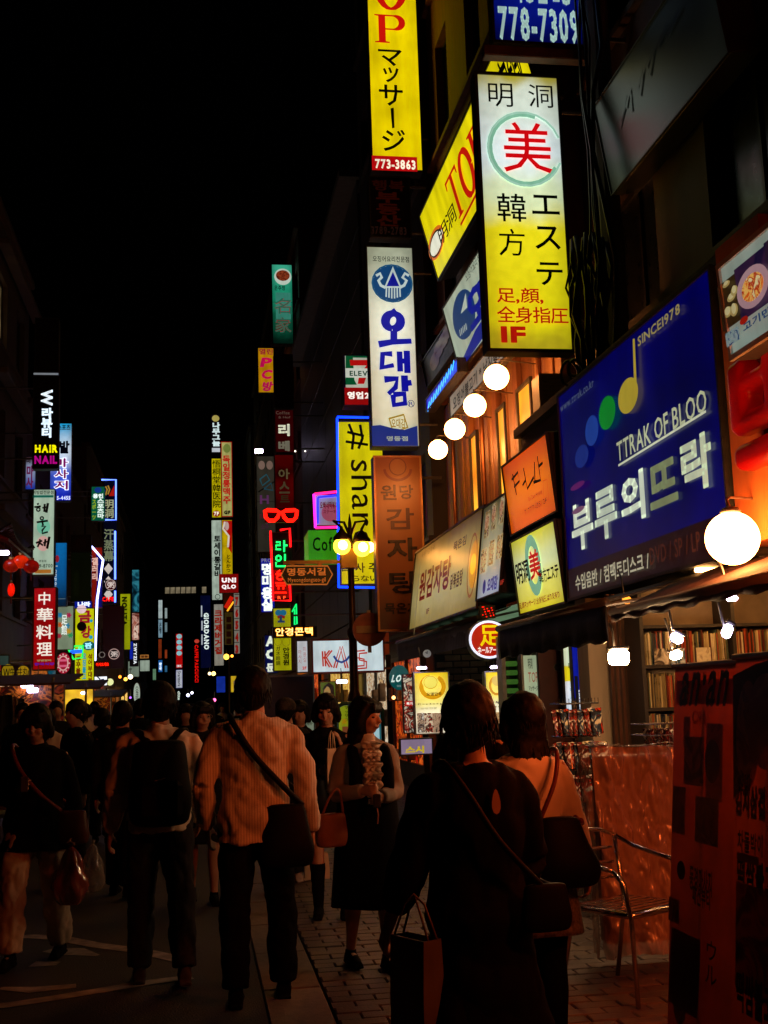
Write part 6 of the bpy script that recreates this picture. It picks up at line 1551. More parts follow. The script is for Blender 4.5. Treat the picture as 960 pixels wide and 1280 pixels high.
class Person:
    def __init__(s, label, loc, rz, H=1.65, sex='f', wide=1.0, arms=None, legs=None, head=(0, 0), lean=0.0, vox=.012, group=None, face=False, curl=(.5, .5), hnorm=None):
        s.k = k = H / 1.7; s.sex = sex; s.H = H; s.vox = vox; s.face = face
        s.root = empty('person', loc, label, 'person', group, rz=math.radians(rz))
        sh = (.185 if sex == 'm' else .155) * wide * k; s.wide = wide
        arms = arms or {}; legs = legs or {}
        D = Vector((0, 0, -1))
        leg = {}
        drop = 0
        for sd, nm in ((-1, 'L'), (1, 'R')):
            th, shn = legs.get(nm, ((0, .05, -1), (0, -.03, -1)))
            leg[nm] = (dirv(th) * .43 * k, dirv(shn) * .41 * k); drop = max(drop, -(leg[nm][0] + leg[nm][1]).z)
        pz = drop + .075 * k
        s.pz = pz; L = lambda x, y, z: Vector((x, y + lean * (z - pz), z))
        s.hip = {nm: Vector((sd * .088 * k, 0, pz)) for sd, nm in ((-1, 'L'), (1, 'R'))}
        s.knee = {n: s.hip[n] + leg[n][0] for n in 'LR'}; s.ank = {n: s.knee[n] + leg[n][1] for n in 'LR'}
        z0 = pz - .9 * k      # offset against the upright figure
        Z = lambda z: z * k + z0
        s.Z = Z; s.L = L; s.lean = lean
        s.sho = {'L': L(-sh, 0, Z(1.365)), 'R': L(sh, 0, Z(1.365))}
        s.elb = {}; s.wri = {}; s.fdir = {}
        for n, sd in (('L', -1), ('R', 1)):
            u, f = arms.get(n, ((.12 * sd, -.05, -1), (.05 * sd, .18, -1)))
            s.elb[n] = s.sho[n] + dirv(u) * .285 * k; s.wri[n] = s.elb[n] + dirv(f) * .245 * k; s.fdir[n] = dirv(f)
        # torso rings (upright metres at 1.7): z, rx, ry, yoff
        if sex == 'm': T = [(.84, .15, .105, -.01), (.92, .165, .115, -.01), (1.02, .15, .105, 0), (1.12, .148, .1, 0), (1.24, .168, .112, 0), (1.33, .175, .11, -.005), (1.39, .165, .085, -.01), (1.43, .09, .06, -.01)]
        else: T = [(.84, .15, .105, -.01), (.92, .168, .118, -.01), (1.03, .132, .098, 0), (1.1, .125, .092, 0), (1.22, .145, .118, .015), (1.31, .145, .1, 0), (1.385, .13, .075, -.01), (1.43, .07, .055, -.01)]
        s.T = [(z, rx * wide, ry * wide, yo) for z, rx, ry, yo in T]
        mb = MB(); s.torso(mb, 0)
        n0 = L(0, -.01 * k, Z(1.40)); n1 = L(0, .012 * k, Z(1.52)); nr = .058 if sex == 'm' else .047
        mb.tube([n0, n1], [nr * 1.15 * k, nr * k], 14)
        s.hm = Matrix.Translation(L(0, .015 * k, Z(1.535))) @ Matrix.Rotation(math.radians(head[0]), 4, 'Z') @ Matrix.Rotation(math.radians(head[1]), 4, 'X')
        hb = MB(); q = k
        hb.ball((0, 0, .055 * q), .1 * q, 22, (.78, .95, 1.08)); hb.ball((0, .022 * q, -.005 * q), .072 * q, 18, (.82, .9, 1.0)); hb.ball((0, .05 * q, -.045 * q), .032 * q, 12, (.95, .8, .7))
        hb.tube([(0, .088 * q, .052 * q), (0, .099 * q, .03 * q), (0, .112 * q, .008 * q), (0, .095 * q, 0)], [.009 * q, .011 * q, .0145 * q, .01 * q], 8)
        for x in (-.034, .034): hb.ball((x * q, .07 * q, .005 * q), .026 * q, 10); hb.tube([(x * q * .6, .094 * q, .057 * q), (x * q * 1.3, .086 * q, .058 * q)], .0075 * q, 6)
        hb.tube([(-.022 * q, .086 * q, -.023 * q), (0, .094 * q, -.02 * q), (.022 * q, .086 * q, -.023 * q)], .007 * q, 6); hb.tube([(-.016 * q, .086 * q, -.032 * q), (0, .092 * q, -.034 * q), (.016 * q, .086 * q, -.032 * q)], .0065 * q, 6)
        for x in (-1, 1): hb.tube([(x * .078 * q, 0, .04 * q), (x * .088 * q, -.012 * q, .045 * q), (x * .09 * q, -.012 * q, .02 * q), (x * .08 * q, .0, .002 * q)], .008 * q, 6)
        mb.add([s.hm @ Vector(v) for v in hb.v], hb.f)
        for n, sd in (('L', -1), ('R', 1)):
            g = .9 if sex == 'f' else 1.05
            mb.tube([s.sho[n] + Vector((-.03 * sd * k, 0, -.01)), s.sho[n], s.sho[n].lerp(s.elb[n], .5), s.elb[n]], [.05 * k * g, .052 * k * g, .044 * k * g, .036 * k * g], 12)
            mb.tube([s.elb[n], s.elb[n].lerp(s.wri[n], .35), s.wri[n]], [.036 * k * g, .038 * k * g, .024 * k * g], 12)
            nr_ = (hnorm or {}).get(n, Vector((-sd, 0, 0)))
            hand(mb, s.wri[n], s.fdir[n], Vector(nr_), curl[0 if n == 'L' else 1], k * (.92 if sex == 'f' else 1.03), sd if nr_ == Vector((-sd, 0, 0)) else sd)
            mb.tube([s.hip[n] + Vector((0, 0, .03)), s.hip[n].lerp(s.knee[n], .4), s.knee[n]], [.088 * k, .078 * k, .053 * k], 14)
            c = s.knee[n].lerp(s.ank[n], .3) + Vector((0, -.012, 0))
            mb.tube([s.knee[n], c, s.knee[n].lerp(s.ank[n], .7), s.ank[n]], [.052 * k, .056 * k, .038 * k, .031 * k], 12)
            fw = s.foot(n)
            mb.tube([s.ank[n] + fw * (-.03 * k) + Vector((0, 0, -.03 * k)), s.ank[n] + fw * .06 * k + Vector((0, 0, -.035 * k)), s.ank[n] + fw * .16 * k + Vector((0, 0, -.052 * k))], [.032 * k, .034 * k, .024 * k], 10)
        kids = []
        if face:
            for x in (-.032, .032):
                e = MB().ball((x * q, .082 * q, .037 * q), .013 * q, 10, (1.2, .6, .55)); kids.append(('eye', e, mat('eye_dark', (.03, .02, .018), rough=.15)))
                e = MB().tube([(x * q * .55, .094 * q, .06 * q), (x * q, .093 * q, .066 * q), (x * q * 1.5, .078 * q, .06 * q)], .0035 * q, 5); kids.append(('eyebrow', e, HAIR))
            e = MB().tube([(-.02 * q, .0915 * q, -.0275 * q), (0, .1 * q, -.027 * q), (.02 * q, .0915 * q, -.0275 * q)], [.002 * q, .005 * q, .002 * q], 6); kids.append(('lips', e, mat('lips', (.3, .08, .06), rough=.4)))
            for _, e, _m in kids: e.v = [tuple(s.hm @ Vector(v)) for v in e.v]
        J(mb, 'body', SKIN, vox, s.root, 2, kids=kids)
    def foot(s, n):
        v = s.ank[n] - s.knee[n]; return Vector((0, 1, -.0)).normalized()
    def torso(s, mb, infl, z0=None, z1=None, hemx=None):
        k = s.k; pts = []
        T = s.T
        for z, rx, ry, yo in T:
            if z1 and z > z1: continue
            pts.append((0, yo * k + s.lean * (s.Z(z) - s.pz), s.Z(z), rx * k + infl, ry * k + infl))
        if z0 is not None:
            zz, rx, ry = z0
            pts.insert(0, (0, -.01 * k, s.Z(zz), rx * k, ry * k))
        rings(mb, pts)
    def top(s, m, name='jacket', infl=.022, hem=(.78, .19, .14), sleeve=1.0, loose=.016, wr=.012, neck=True, fq=7):
        k = s.k; mb = MB(); s.torso(mb, infl, hem)
        for n, sd in (('L', -1), ('R', 1)):
            g = .9 if s.sex == 'f' else 1.05; a, b, c = s.sho[n], s.elb[n], s.wri[n]
            if sleeve > 0:
                mb.tube([a + Vector((-.09 * sd * k, 0, .03)), a + Vector((0, 0, -.012)), a.lerp(b, .2), a.lerp(b, .5), b], [.034 * k * g + loose * .5, .045 * k * g + loose * .6, .05 * k * g + loose, .048 * k * g + loose, .043 * k * g + loose], 12)
                if sleeve > .5:
                    e = b.lerp(c, (sleeve - .5) * 2); mb.tube([b, b.lerp(e, .5), e], [.043 * k * g + loose, .04 * k * g + loose, .034 * k * g + loose * .8], 12)
        if neck: mb.tube([s.L(0, -.015, s.Z(1.4)), s.L(0, -.005, s.Z(1.455))], [.075 * k, .066 * k], 14)
        J(mb, name, m, max(s.vox, .011), s.root, 4, wr, fq)
    def trousers(s, m, name='trousers', loose=.022, wr=.01, to=.97):
        k = s.k; mb = MB()
        rings(mb, [(0, -.01, s.pz - .06 * k, .155 * k, .115 * k), (0, -.01, s.pz + .05 * k, .17 * k * s.wide, .125 * k * s.wide), (0, 0, s.pz + .15 * k, .15 * k * s.wide, .11 * k * s.wide)])
        for n in 'LR':
            e = s.knee[n].lerp(s.ank[n], to)
            mb.tube([s.hip[n] + Vector((0, 0, .03)), s.hip[n].lerp(s.knee[n], .4), s.knee[n], s.knee[n].lerp(e, .5), e], [.092 * k + loose * .5, .08 * k + loose * .8, .058 * k + loose, .055 * k + loose, .05 * k + loose], 14)
        J(mb, name, m, max(s.vox, .012), s.root, 4, wr, 8)
    def skirt(s, m, z0, z1, r1, name='skirt', wr=.01, folds=0):
        k = s.k; n = 48; vs = []; N = 14
        for j in range(N + 1):
            t = j / N; z = z0 + (z1 - z0) * t; rx = .168 * k * s.wide + .018 + (r1 - .168 * k) * t; ry = rx * .76
            for i in range(n):
                a = 2 * math.pi * i / n; w = 1 + folds * t * (.5 + .5 * math.sin(a * 9 + 1.3 * math.sin(a * 2))) * .1
                vs.append((rx * w * math.cos(a), -.01 + ry * w * math.sin(a), z + .006 * math.sin(a * 3)))
        mb = MB(); mb.add(vs, [(j * n + i, (j + 1) * n + i, (j + 1) * n + (i + 1) % n, j * n + (i + 1) % n) for j in range(N) for i in range(n)])
        o = mb.build(name, m, s.root, smooth=True); so = o.modifiers.new('s', 'SOLIDIFY'); so.thickness = .006; so.offset = 1
    def shoes(s, m, name='shoe', boot=0.0, heel=0.0):
        k = s.k
        for n in 'LR':
            fw = s.foot(n); a = s.ank[n]; mb = MB(); D = Vector((0, 0, -1))
            mb.tube([a + fw * -.045 * k + D * .035 * k, a + fw * .04 * k + D * .04 * k, a + fw * .12 * k + D * .052 * k, a + fw * .185 * k + D * .056 * k], [.038 * k, .041 * k, .038 * k, .027 * k], 12)
            mb.tube([a + D * .03 * k, a + D * -.02 * k], [.04 * k, .036 * k], 12)
            mb.box(tuple(a + Vector((-.036, -.075, -.076)) * k), tuple(a + Vector((.036, .2, -.058)) * k))
            if boot: mb.tube([a, a.lerp(s.knee[n], boot * .5), a.lerp(s.knee[n], boot)], [.042 * k, .052 * k, .063 * k], 14)
            J(mb, 'boot' if boot else name, m, .009, s.root, 2, .003, 12)
    def hair(s, style='short', m=None, vol=1.0):
        m = m or HAIR; q = s.k; hb = MB(); v = vol
        hb.ball((0, -.014 * q, .072 * q), .108 * q * v, 22, (.86, .98, 1.0))
        hb.ball((0, .028 * q, .112 * q), .07 * q * v, 16, (1.02, .8, .62))
        if style == 'short':
            hb.ball((0, -.04 * q, .03 * q), .082 * q * v, 16, (.98, .75, 1.0)); hb.ball((0, -.055 * q, -.01 * q), .055 * q, 12)
            for x in (-1, 1): hb.ball((x * .072 * q, -.01 * q, .045 * q), .03 * q, 10, (.6, 1, 1.3))
        if style in ('bob', 'long'):
            for x in (-1, 1): hb.tube([(x * .05 * q, .05 * q, .135 * q), (x * .086 * q, .03 * q, .07 * q), (x * .092 * q * v, .01 * q, .0), (x * .085 * q * v, .0, -.05 * q)], [.03 * q, .026 * q, .03 * q, .026 * q], 10)
            for x in (-.04, -.013, .013, .04): hb.tube([(x * q, .085 * q, .125 * q), (x * 1.15 * q, .1 * q, .09 * q), (x * 1.2 * q, .1 * q, .068 * q)], [.02 * q, .013 * q, .008 * q], 8)
            hb.ball((0, -.045 * q, -.0 * q), .09 * q * v, 16, (.98, .72, .95))
        if style == 'long':
            hb.v += []; pts = []
            for (z, rx, ry, yo) in ((.06, .095, .085, -.02), (-.03, .1, .075, -.03), (-.12, .105, .06, -.05), (-.22, .11, .05, -.065), (-.32, .095, .04, -.07), (-.38, .06, .025, -.072)): pts.append((0, yo * q, z * q, rx * q, ry * q))
            rings(hb, pts[::-1])
        mb = MB(); mb.add([s.hm @ Vector(p) for p in hb.v], hb.f)
        kids = []
        lk = MB()
        for i in range(110):
            a = random.uniform(0, 2 * math.pi); 
            if style != 'short' and math.sin(a) > .6: continue
            z = {'short': random.uniform(-.03, .05), 'bob': random.uniform(-.05, .06), 'long': random.uniform(-.3, .05)}[style]
            if style == 'short' and math.sin(a) > .2: continue
            r = .093 * v if z > 0 else .088; ca, sa = math.cos(a), math.sin(a)
            yo = -.014 if z > -.05 else -.055; ry = .104 if z > -.05 else .055; rx = r if z > -.05 else .104
            p0 = Vector((rx * ca * q, (yo + ry * sa) * q, z * q)); o = Vector((ca, sa, 0))
            lk.tube([s.hm @ (p0 + o * -.01 * q + Vector((0, 0, .05 * q))), s.hm @ (p0 + o * .004 * q), s.hm @ (p0 + o * random.uniform(-.002, .008) * q + Vector((0, 0, -.03 * q)))], [.003 * q, .0028 * q, .0008], 4)
        kids.append(('hair_lock', lk, m))
        J(mb, 'hair', m, .009, s.root, 7, .004, 26, kids=kids)

def P(label, px, py, **k):
    """stand a person where the photo shows the feet"""
    c = at(px, py, Z=.0); c.z = .02 if c.x > .34 else .004
    return Person(label, c, **k)
def PY(label, px, Y, **k):
    c = at(px, 900, Y=Y); c.z = .02 if c.x > .34 else .004
    return Person(label, c, **k)

CL = lambda key, c, **k: mat(key, c, rough=k.pop('rough', .85), var=k.pop('var', .25), bump=k.pop('bump', .06), bscale=k.pop('bscale', 240), spec=k.pop('spec', .2), **k)
BLKC = CL('black_cloth', (.004, .0035, .004), spec=.06); DRKC = CL('charcoal_cloth', (.009, .008, .01), spec=.1); JEAN = CL('dark_denim', (.018, .017, .022)); WHT = CL('off_white_cotton', (.72, .66, .6), var=.08)
BEI = CL('beige_cotton', (.5, .4, .3), var=.12); GRYC = CL('grey_knit', (.3, .27, .24)); TWD = CL('grey_tweed', (.16, .14, .12), var=.6, scale=60)
def striped():
    m = mat('striped_shirt', (.6, .42, .32), rough=.8, var=.1, bump=.2, bscale=150); nt = m.node_tree; p = nt.nodes['Principled BSDF']
    tc = nt.nodes.new('ShaderNodeTexCoord'); w = nt.nodes.new('ShaderNodeTexWave'); w.bands_direction = 'X'; w.inputs['Scale'].default_value = 21; w.inputs['Distortion'].default_value = 1.2; w.inputs['Detail Scale'].default_value = .6
    nt.links.new(tc.outputs['Object'], w.inputs[0]); cr = nt.nodes.new('ShaderNodeValToRGB'); cr.color_ramp.elements[0].color = (.4, .34, .31, 1); cr.color_ramp.elements[0].position = .1; cr.color_ramp.elements[1].color = (.62, .58, .54, 1); cr.color_ramp.elements[1].position = .3
    nt.links.new(w.outputs['Fac'], cr.inputs[0]); nt.links.new(cr.outputs[0], p.inputs['Base Color']); return m
STR = striped()

# left: woman walking towards the viewer
a = P('short haired woman in black jacket and beige trousers carrying plastic bags at left', 42, 1203, rz=172, H=1.62, wide=1.12, vox=.008, face=True, head=(0, -4),
      arms={'R': ((.15, .1, -1), (-.5, .6, .25)), 'L': ((-.3, -.05, -1), (-.15, .25, -1))}, legs={'L': ((-.08, -.18, -1), (-.02, -.3, -1)), 'R': ((.08, .28, -1), (0, .05, -1))}, curl=(1.3, 1.2))
a.top(BLKC, 'jacket', hem=(.74, .25, .2), infl=.036, wr=.006); a.trousers(BEI, loose=.03, wr=.015); a.shoes(BLKC); a.hair('bob', vol=1.12); ajm = a
# dark figures behind her
a = PY('man in dark clothes seen in profile behind the woman with plastic bags', 96, 11.5, rz=120, H=1.66, sex='m', head=(10, 0), vox=.014); a.top(BLKC); a.trousers(DRKC); a.shoes(BLKC); a.hair('short', vol=1.05)
a = PY('man in a dark suit seen from behind, left of the backpack wearer', 153, 10.8, rz=-8, H=1.64, sex='m', wide=1.05, vox=.014, legs={'L': ((0, .2, -1), (0, 0, -1)), 'R': ((0, -.15, -1), (0, -.35, -1))}); a.top(DRKC, hem=(.74, .21, .15)); a.trousers(DRKC); a.shoes(BLKC); a.hair('short')
# backpack wearer
a = P('man in an off white long sleeved top wearing a black backpack, walking away', 200, 1228, rz=2, H=1.715, sex='m', wide=1.02, vox=.011, head=(4, 0),
      arms={'L': ((-.25, -.12, -1), (-.12, .25, -1)), 'R': ((.22, .05, -1), (-.05, .6, -.8))}, legs={'L': ((-.05, .12, -1), (-.02, -.05, -1)), 'R': ((.08, -.12, -1), (.04, -.3, -1))})
a.top(WHT, 'sweatshirt', hem=(.84, .185, .135), wr=.014, loose=.02); a.trousers(JEAN, 'jeans'); a.shoes(CL('dark_sneaker', (.05, .04, .04))); a.hair('short', vol=1.1); bpk = a
# striped shirt
a = P('tall man in a pink striped shirt with a black shoulder bag, walking away', 322, 1252, rz=-3, H=1.775, sex='m', wide=1.03, vox=.011, head=(-6, 0),
      arms={'L': ((-.28, -.2, -1), (.05, .5, -1)), 'R': ((.3, -.1, -1), (.1, .1, -1))}, legs={'L': ((-.05, -.08, -1), (0, -.12, -1)), 'R': ((.1, .14, -1), (.02, -.02, -1))})
a.top(STR, 'shirt', hem=(.8, .2, .16), infl=.027, wr=.017, loose=.013, fq=6.5); a.trousers(BLKC); a.shoes(BLKC); a.hair('short', vol=1.08); strp = a
# woman with glasses
a = P('woman with glasses facing the viewer, hand raised to her chin between the two men', 254, 1128, rz=184, H=1.61, vox=.01, face=True, head=(12, 0),
      arms={'L': ((-.1, .15, -1), (.35, .25, 1)), 'R': ((.15, 0, -1), (0, .2, -1))}, curl=(1.3, .6), legs={'L': ((0, .2, -1), (0, .0, -1)), 'R': ((0, -.1, -1), (0, -.3, -1))}); a.top(DRKC, hem=(.8, .18, .14)); a.skirt(DRKC, a.Z(.95), a.Z(.5), .2); a.shoes(BLKC); a.hair('bob')
g_ = MB()
for x in (-.034, .034): g_.tube([a.hm @ Vector((x + .024 * math.cos(t * .628), .108, .037 + .016 * math.sin(t * .628))) for t in range(10)], .0022, 5, closed=True)
g_.tube([a.hm @ Vector((-.01, .11, .04)), a.hm @ Vector((.01, .11, .04))], .002, 5)
for x in (-1, 1): g_.tube([a.hm @ Vector((x * .058, .105, .042)), a.hm @ Vector((x * .083, .02, .045))], .002, 5)
g_.build('glasses', mat('thin_metal_rim', (.3, .25, .2), metal=.9, rough=.3), a.root)
# man with cap, dark girl
a = P('man in a dark cap and jacket half hidden behind the striped shirt', 362, 1106, rz=20, H=1.6, sex='m', vox=.014, head=(-30, 0)); a.top(DRKC); a.trousers(DRKC); a.shoes(CL('light_sneaker', (.3, .26, .24))); a.hair('short', vol=.95)
cp = MB(); cp.ball((0, -.01, .085), .108, 18, (.88, 1.0, .75)); cp.add([(-.07, .07, .1), (.07, .07, .1), (.06, .17, .09), (-.06, .17, .09), (-.07, .07, .092), (.07, .07, .092), (.06, .17, .082), (-.06, .17, .082)], [(0, 1, 2, 3), (7, 6, 5, 4), (0, 4, 5, 1), (1, 5, 6, 2), (2, 6, 7, 3), (3, 7, 4, 0)])
cp.v = [tuple(a.hm @ Vector(v)) for v in cp.v]; cp.build('cap', CL('patterned_cap', (.05, .04, .035), var=.8, scale=40), a.root, smooth=True)
a = P('dark haired person in black standing left of the girl with boots', 379, 1100, rz=150, H=1.57, vox=.014, head=(30, 0)); a.top(BLKC, hem=(.7, .2, .15)); a.trousers(BLKC); a.shoes(CL('light_sneaker', (.3, .26, .24))); a.hair('bob', vol=1.05)
# girl with boots
a = P('young woman in black jacket, short skirt and boots, hand at her mouth', 414, 1148, rz=172, H=1.61, vox=.008, face=True, head=(-6, -6),
      arms={'L': ((-.1, .3, -1), (.32, .35, 1)), 'R': ((.2, .05, -1), (-.7, .8, .1))}, curl=(.9, 1.1), legs={'L': ((-.06, .12, -1), (0, -.03, -1)), 'R': ((.02, .03, -1), (0, -.05, -1))})
a.top(BLKC, hem=(.84, .18, .14)); a.skirt(BLKC, a.Z(.95), a.Z(.68), .18); a.shoes(BLKC, boot=.8); a.hair('bob', vol=1.06); grl = a
# ruffled blouse
a = P('woman in a ruffled white blouse and black pinafore, looking to the right', 465, 1214, rz=188, H=1.585, vox=.0075, face=True, head=(42, 0),
      arms={'L': ((-.12, .12, -1), (.75, .9, -.05)), 'R': ((.22, .0, -1), (-.55, .9, .12))}, curl=(1.1, 1.0), legs={'L': ((.0, .2, -1), (0, -.05, -1)), 'R': ((.0, -.1, -1), (.02, -.28, -1))})
a.top(GRYC, 'cardigan', infl=.012, hem=(.9, .17, .13), wr=.006); a.hair('long', vol=1.02); a.shoes(BLKC)
a.skirt(BLKC, a.Z(1.12), a.Z(.38), .2, name='pinafore', folds=.8); rfl = a
mb = MB(); s_ = a
rings(mb, [(0, .0, s_.Z(.98), .165 * s_.k, .13 * s_.k), (0, 0, s_.Z(1.1), .15 * s_.k, .12 * s_.k)])
for x in (-1, 1): mb.tube([(x * .1, .105, s_.Z(1.08)), (x * .1, .125, s_.Z(1.24)), (x * .1, .07, s_.Z(1.36)), (x * .1, -.02, s_.Z(1.4)), (x * .1, -.1, s_.Z(1.25)), (x * .1, -.1, s_.Z(1.08))], [.045, .042, .035, .034, .045, .05], 10)
J(mb, 'pinafore_bib', BLKC, .012, a.root, 3, .005)
RF = mat('ivory_ruffle', (.66, .56, .48), rough=.7, var=.1, bump=.3)
bl = MB(); rings(bl, [(0, .045, s_.Z(1.06), .075, .09), (0, .06, s_.Z(1.2), .075, .09), (0, .045, s_.Z(1.33), .065, .08), (0, .015, s_.Z(1.42), .055, .06), (0, .012, s_.Z(1.47), .05, .055)])
J(bl, 'blouse_front', RF, .01, a.root, 2, .004)
for side in (-1, 0, 1):
    m = MB(); vs = []; n = 30
    for i in range(n + 1):
        t = i / n; z = s_.Z(1.42 - .34 * t); w = .022 + .01 * math.sin(i * 1.1); y = .105 + .045 * math.sin(t * 2.6)
        f = .014 * math.sin(i * 1.9); vs += [(side * .032 - w + f * .4, y + .008 + f, z), (side * .032 + w - f * .4, y + .012 - f, z)]
    m.add(vs, [(2 * i, 2 * i + 1, 2 * i + 3, 2 * i + 2) for i in range(n)]); o = m.build('ruffle', RF, a.root, smooth=True); so = o.modifiers.new('s', 'SOLIDIFY'); so.thickness = .004
for k in range(3):
    m = MB(); z = s_.Z(1.13 - .0 * k); 
    for x in (-1, 1): m.add([(0, .165, z - .04 * k), (x * .035, .16, z + .014 - .04 * k), (x * .04, .155, z - .018 - .04 * k)], [(0, 1, 2)])
    o = m.build('bow', RF, a.root); so = o.modifiers.new('s', 'SOLIDIFY'); so.thickness = .008
# foreground woman
a = PY('woman in a loose black dress with a keyhole back, nearest to the viewer', 588, 3.95, rz=6, H=1.6, wide=.96, vox=.0075, head=(-22, 6),
       arms={'L': ((-.35, .12, -1), (-.25, .35, -1)), 'R': ((.22, .1, -1), (-.1, .75, -.75))}, curl=(1.4, 1.2)); fgw = a
a.top(CL('black_dress_cloth', (.0045, .0035, .0035), bump=.15, spec=.05), 'dress', infl=.03, hem=(.5, .25, .19), sleeve=.86, loose=.028, wr=.014, neck=False, fq=5); a.skirt(CL('black_dress_cloth', (.008, .006, .006)), a.Z(.75), a.Z(.2), .3, folds=1); a.hair('short', vol=1.08); a.shoes(BLKC)
kh = MB(); c0 = a.L(.028, -.134, a.Z(1.305)); kh.add([(c0.x + .012 * math.cos(t * .52) * (1.2 - .4 * math.sin(t * .52)), c0.y - .006, c0.z + .04 * math.sin(t * .52)) for t in range(12)], [tuple(range(12))])
kh.build('keyhole_opening', SKIN, a.root)
# head behind her
a = PY('man facing right, only his head showing behind the nearest woman', 588, 6.4, rz=-50, H=1.64, sex='m', vox=.011, head=(0, 0), face=True); a.top(BLKC); a.trousers(BLKC); a.shoes(BLKC); a.hair('short', vol=1.05)
# white sweater
a = PY('long haired woman in white sweater and grey skirt with big black bag', 655, 5.2, rz=6, H=1.56, wide=1.0, vox=.0085, head=(12, 0),
       arms={'L': ((-.12, -.25, -1), (.3, .1, -1)), 'R': ((.3, -.02, -1), (.0, -.35, -1))}, curl=(.8, .8)); wsw = a
a.top(WHT, 'sweater', infl=.02, hem=(.84, .185, .145), wr=.008); a.skirt(TWD, a.Z(.95), a.Z(.6), .195); 
mb = MB()
for n in 'LR': mb.tube([a.hip[n], a.hip[n].lerp(a.knee[n], .5), a.knee[n], a.knee[n].lerp(a.ank[n], .35), a.ank[n]], [.1, .09, .066, .068, .044], 14)
J(mb, 'tights', BLKC, .011, a.root, 2); a.shoes(BLKC); a.hair('long', vol=1.1)

# farther crowd
random.seed(23)
far = [(60, 14.5, 160, 'f', 1.6, 'bob', WHT, 'woman with a pale top far behind the plastic bags woman'), (70, 17, 200, 'm', 1.7, 'short', DRKC, 'small dark headed person by the yellow lit stall'), (128, 15, 0, 'f', 1.58, 'bob', BLKC, 'far woman in black left of the dark suit man'),
       (175, 16, 10, 'm', 1.68, 'short', BLKC, 'dark headed person just left of the backpack head'), (232, 14, 180, 'f', 1.6, 'bob', BLKC, 'dark figure between the backpack head and the glasses woman'), (106, 19, 90, 'm', 1.66, 'short', BEI, 'person in a light top beside the pale far stall'),
       (118, 22, 0, 'm', 1.7, 'short', BEI, 'distant man in a beige coat at the left'), (28, 16, 190, 'm', 1.68, 'short', BLKC, 'dark person behind the left edge woman'), (300, 15, 0, 'm', 1.66, 'short', BLKC, 'far walker hidden near the striped shirt shoulder'),
       (355, 15.5, 170, 'f', 1.6, 'long', DRKC, 'far woman behind the man in the cap'), (218, 22, 0, 'm', 1.7, 'short', BLKC, 'far walker right of the coffee oval'), (240, 26, 0, 'f', 1.62, 'bob', DRKC, 'far woman in the middle of the street'),
       (200, 28, 180, 'm', 1.7, 'short', DRKC, 'far man approaching in the middle of the street'), (152, 30, 0, 'm', 1.7, 'short', BLKC, 'tiny far walker on the left side'), (262, 20, 0, 'm', 1.68, 'short', BLKC, 'walker in black before the far lamp post'),
       (278, 30, 180, 'f', 1.6, 'bob', WHT, 'tiny far woman with a white top')]
for (px, Y, rz, sx, H, hs, m, lb) in far:
    c = at(px, 890, Y=Y); c.z = .02 if c.x > .34 else .004
    q = random.uniform(.1, .25)
    a = Person(lb, c, rz, H=H, sex=sx, vox=.022, legs={'L': ((0, q, -1), (0, 0, -1)), 'R': ((0, -q, -1), (0, -q * 1.8, -1))}); a.top(m, wr=.008); a.trousers(DRKC if m != BEI else BLKC); a.shoes(BLKC); a.hair(hs)

objs = settle(jobs)
for o, (par, wr, fq, sd, kids) in zip(objs, post):
    o.parent = par
    if wr:
        me = o.data; N = len(me.vertices); co = [0.0] * (3 * N); no = [0.0] * (3 * N)
        me.vertices.foreach_get('co', co); me.vertices.foreach_get('normal', no)
        for i in range(N):
            x, y, z = co[3 * i:3 * i + 3]
            t = noise.noise((x * fq * 1.4 + z * fq * .6 + sd, y * fq * 1.4, z * fq * .8 - x * fq * .5))
            t2 = noise.noise((x * fq * 3.1 - z * fq + sd, y * fq * 3, z * fq * 2.2))
            d = (abs(t) * 2 - .35 + (abs(t2) - .2) * .7) * wr
            co[3 * i] += no[3 * i] * d; co[3 * i + 1] += no[3 * i + 1] * d; co[3 * i + 2] += no[3 * i + 2] * d
        me.vertices.foreach_set('co', co); me.update()
    for (n, mb, m) in (kids or []):
        ch = mb.build(n, m, o, smooth=True)
        if n == 'hair_lock': ch['kind'] = 'stuff'

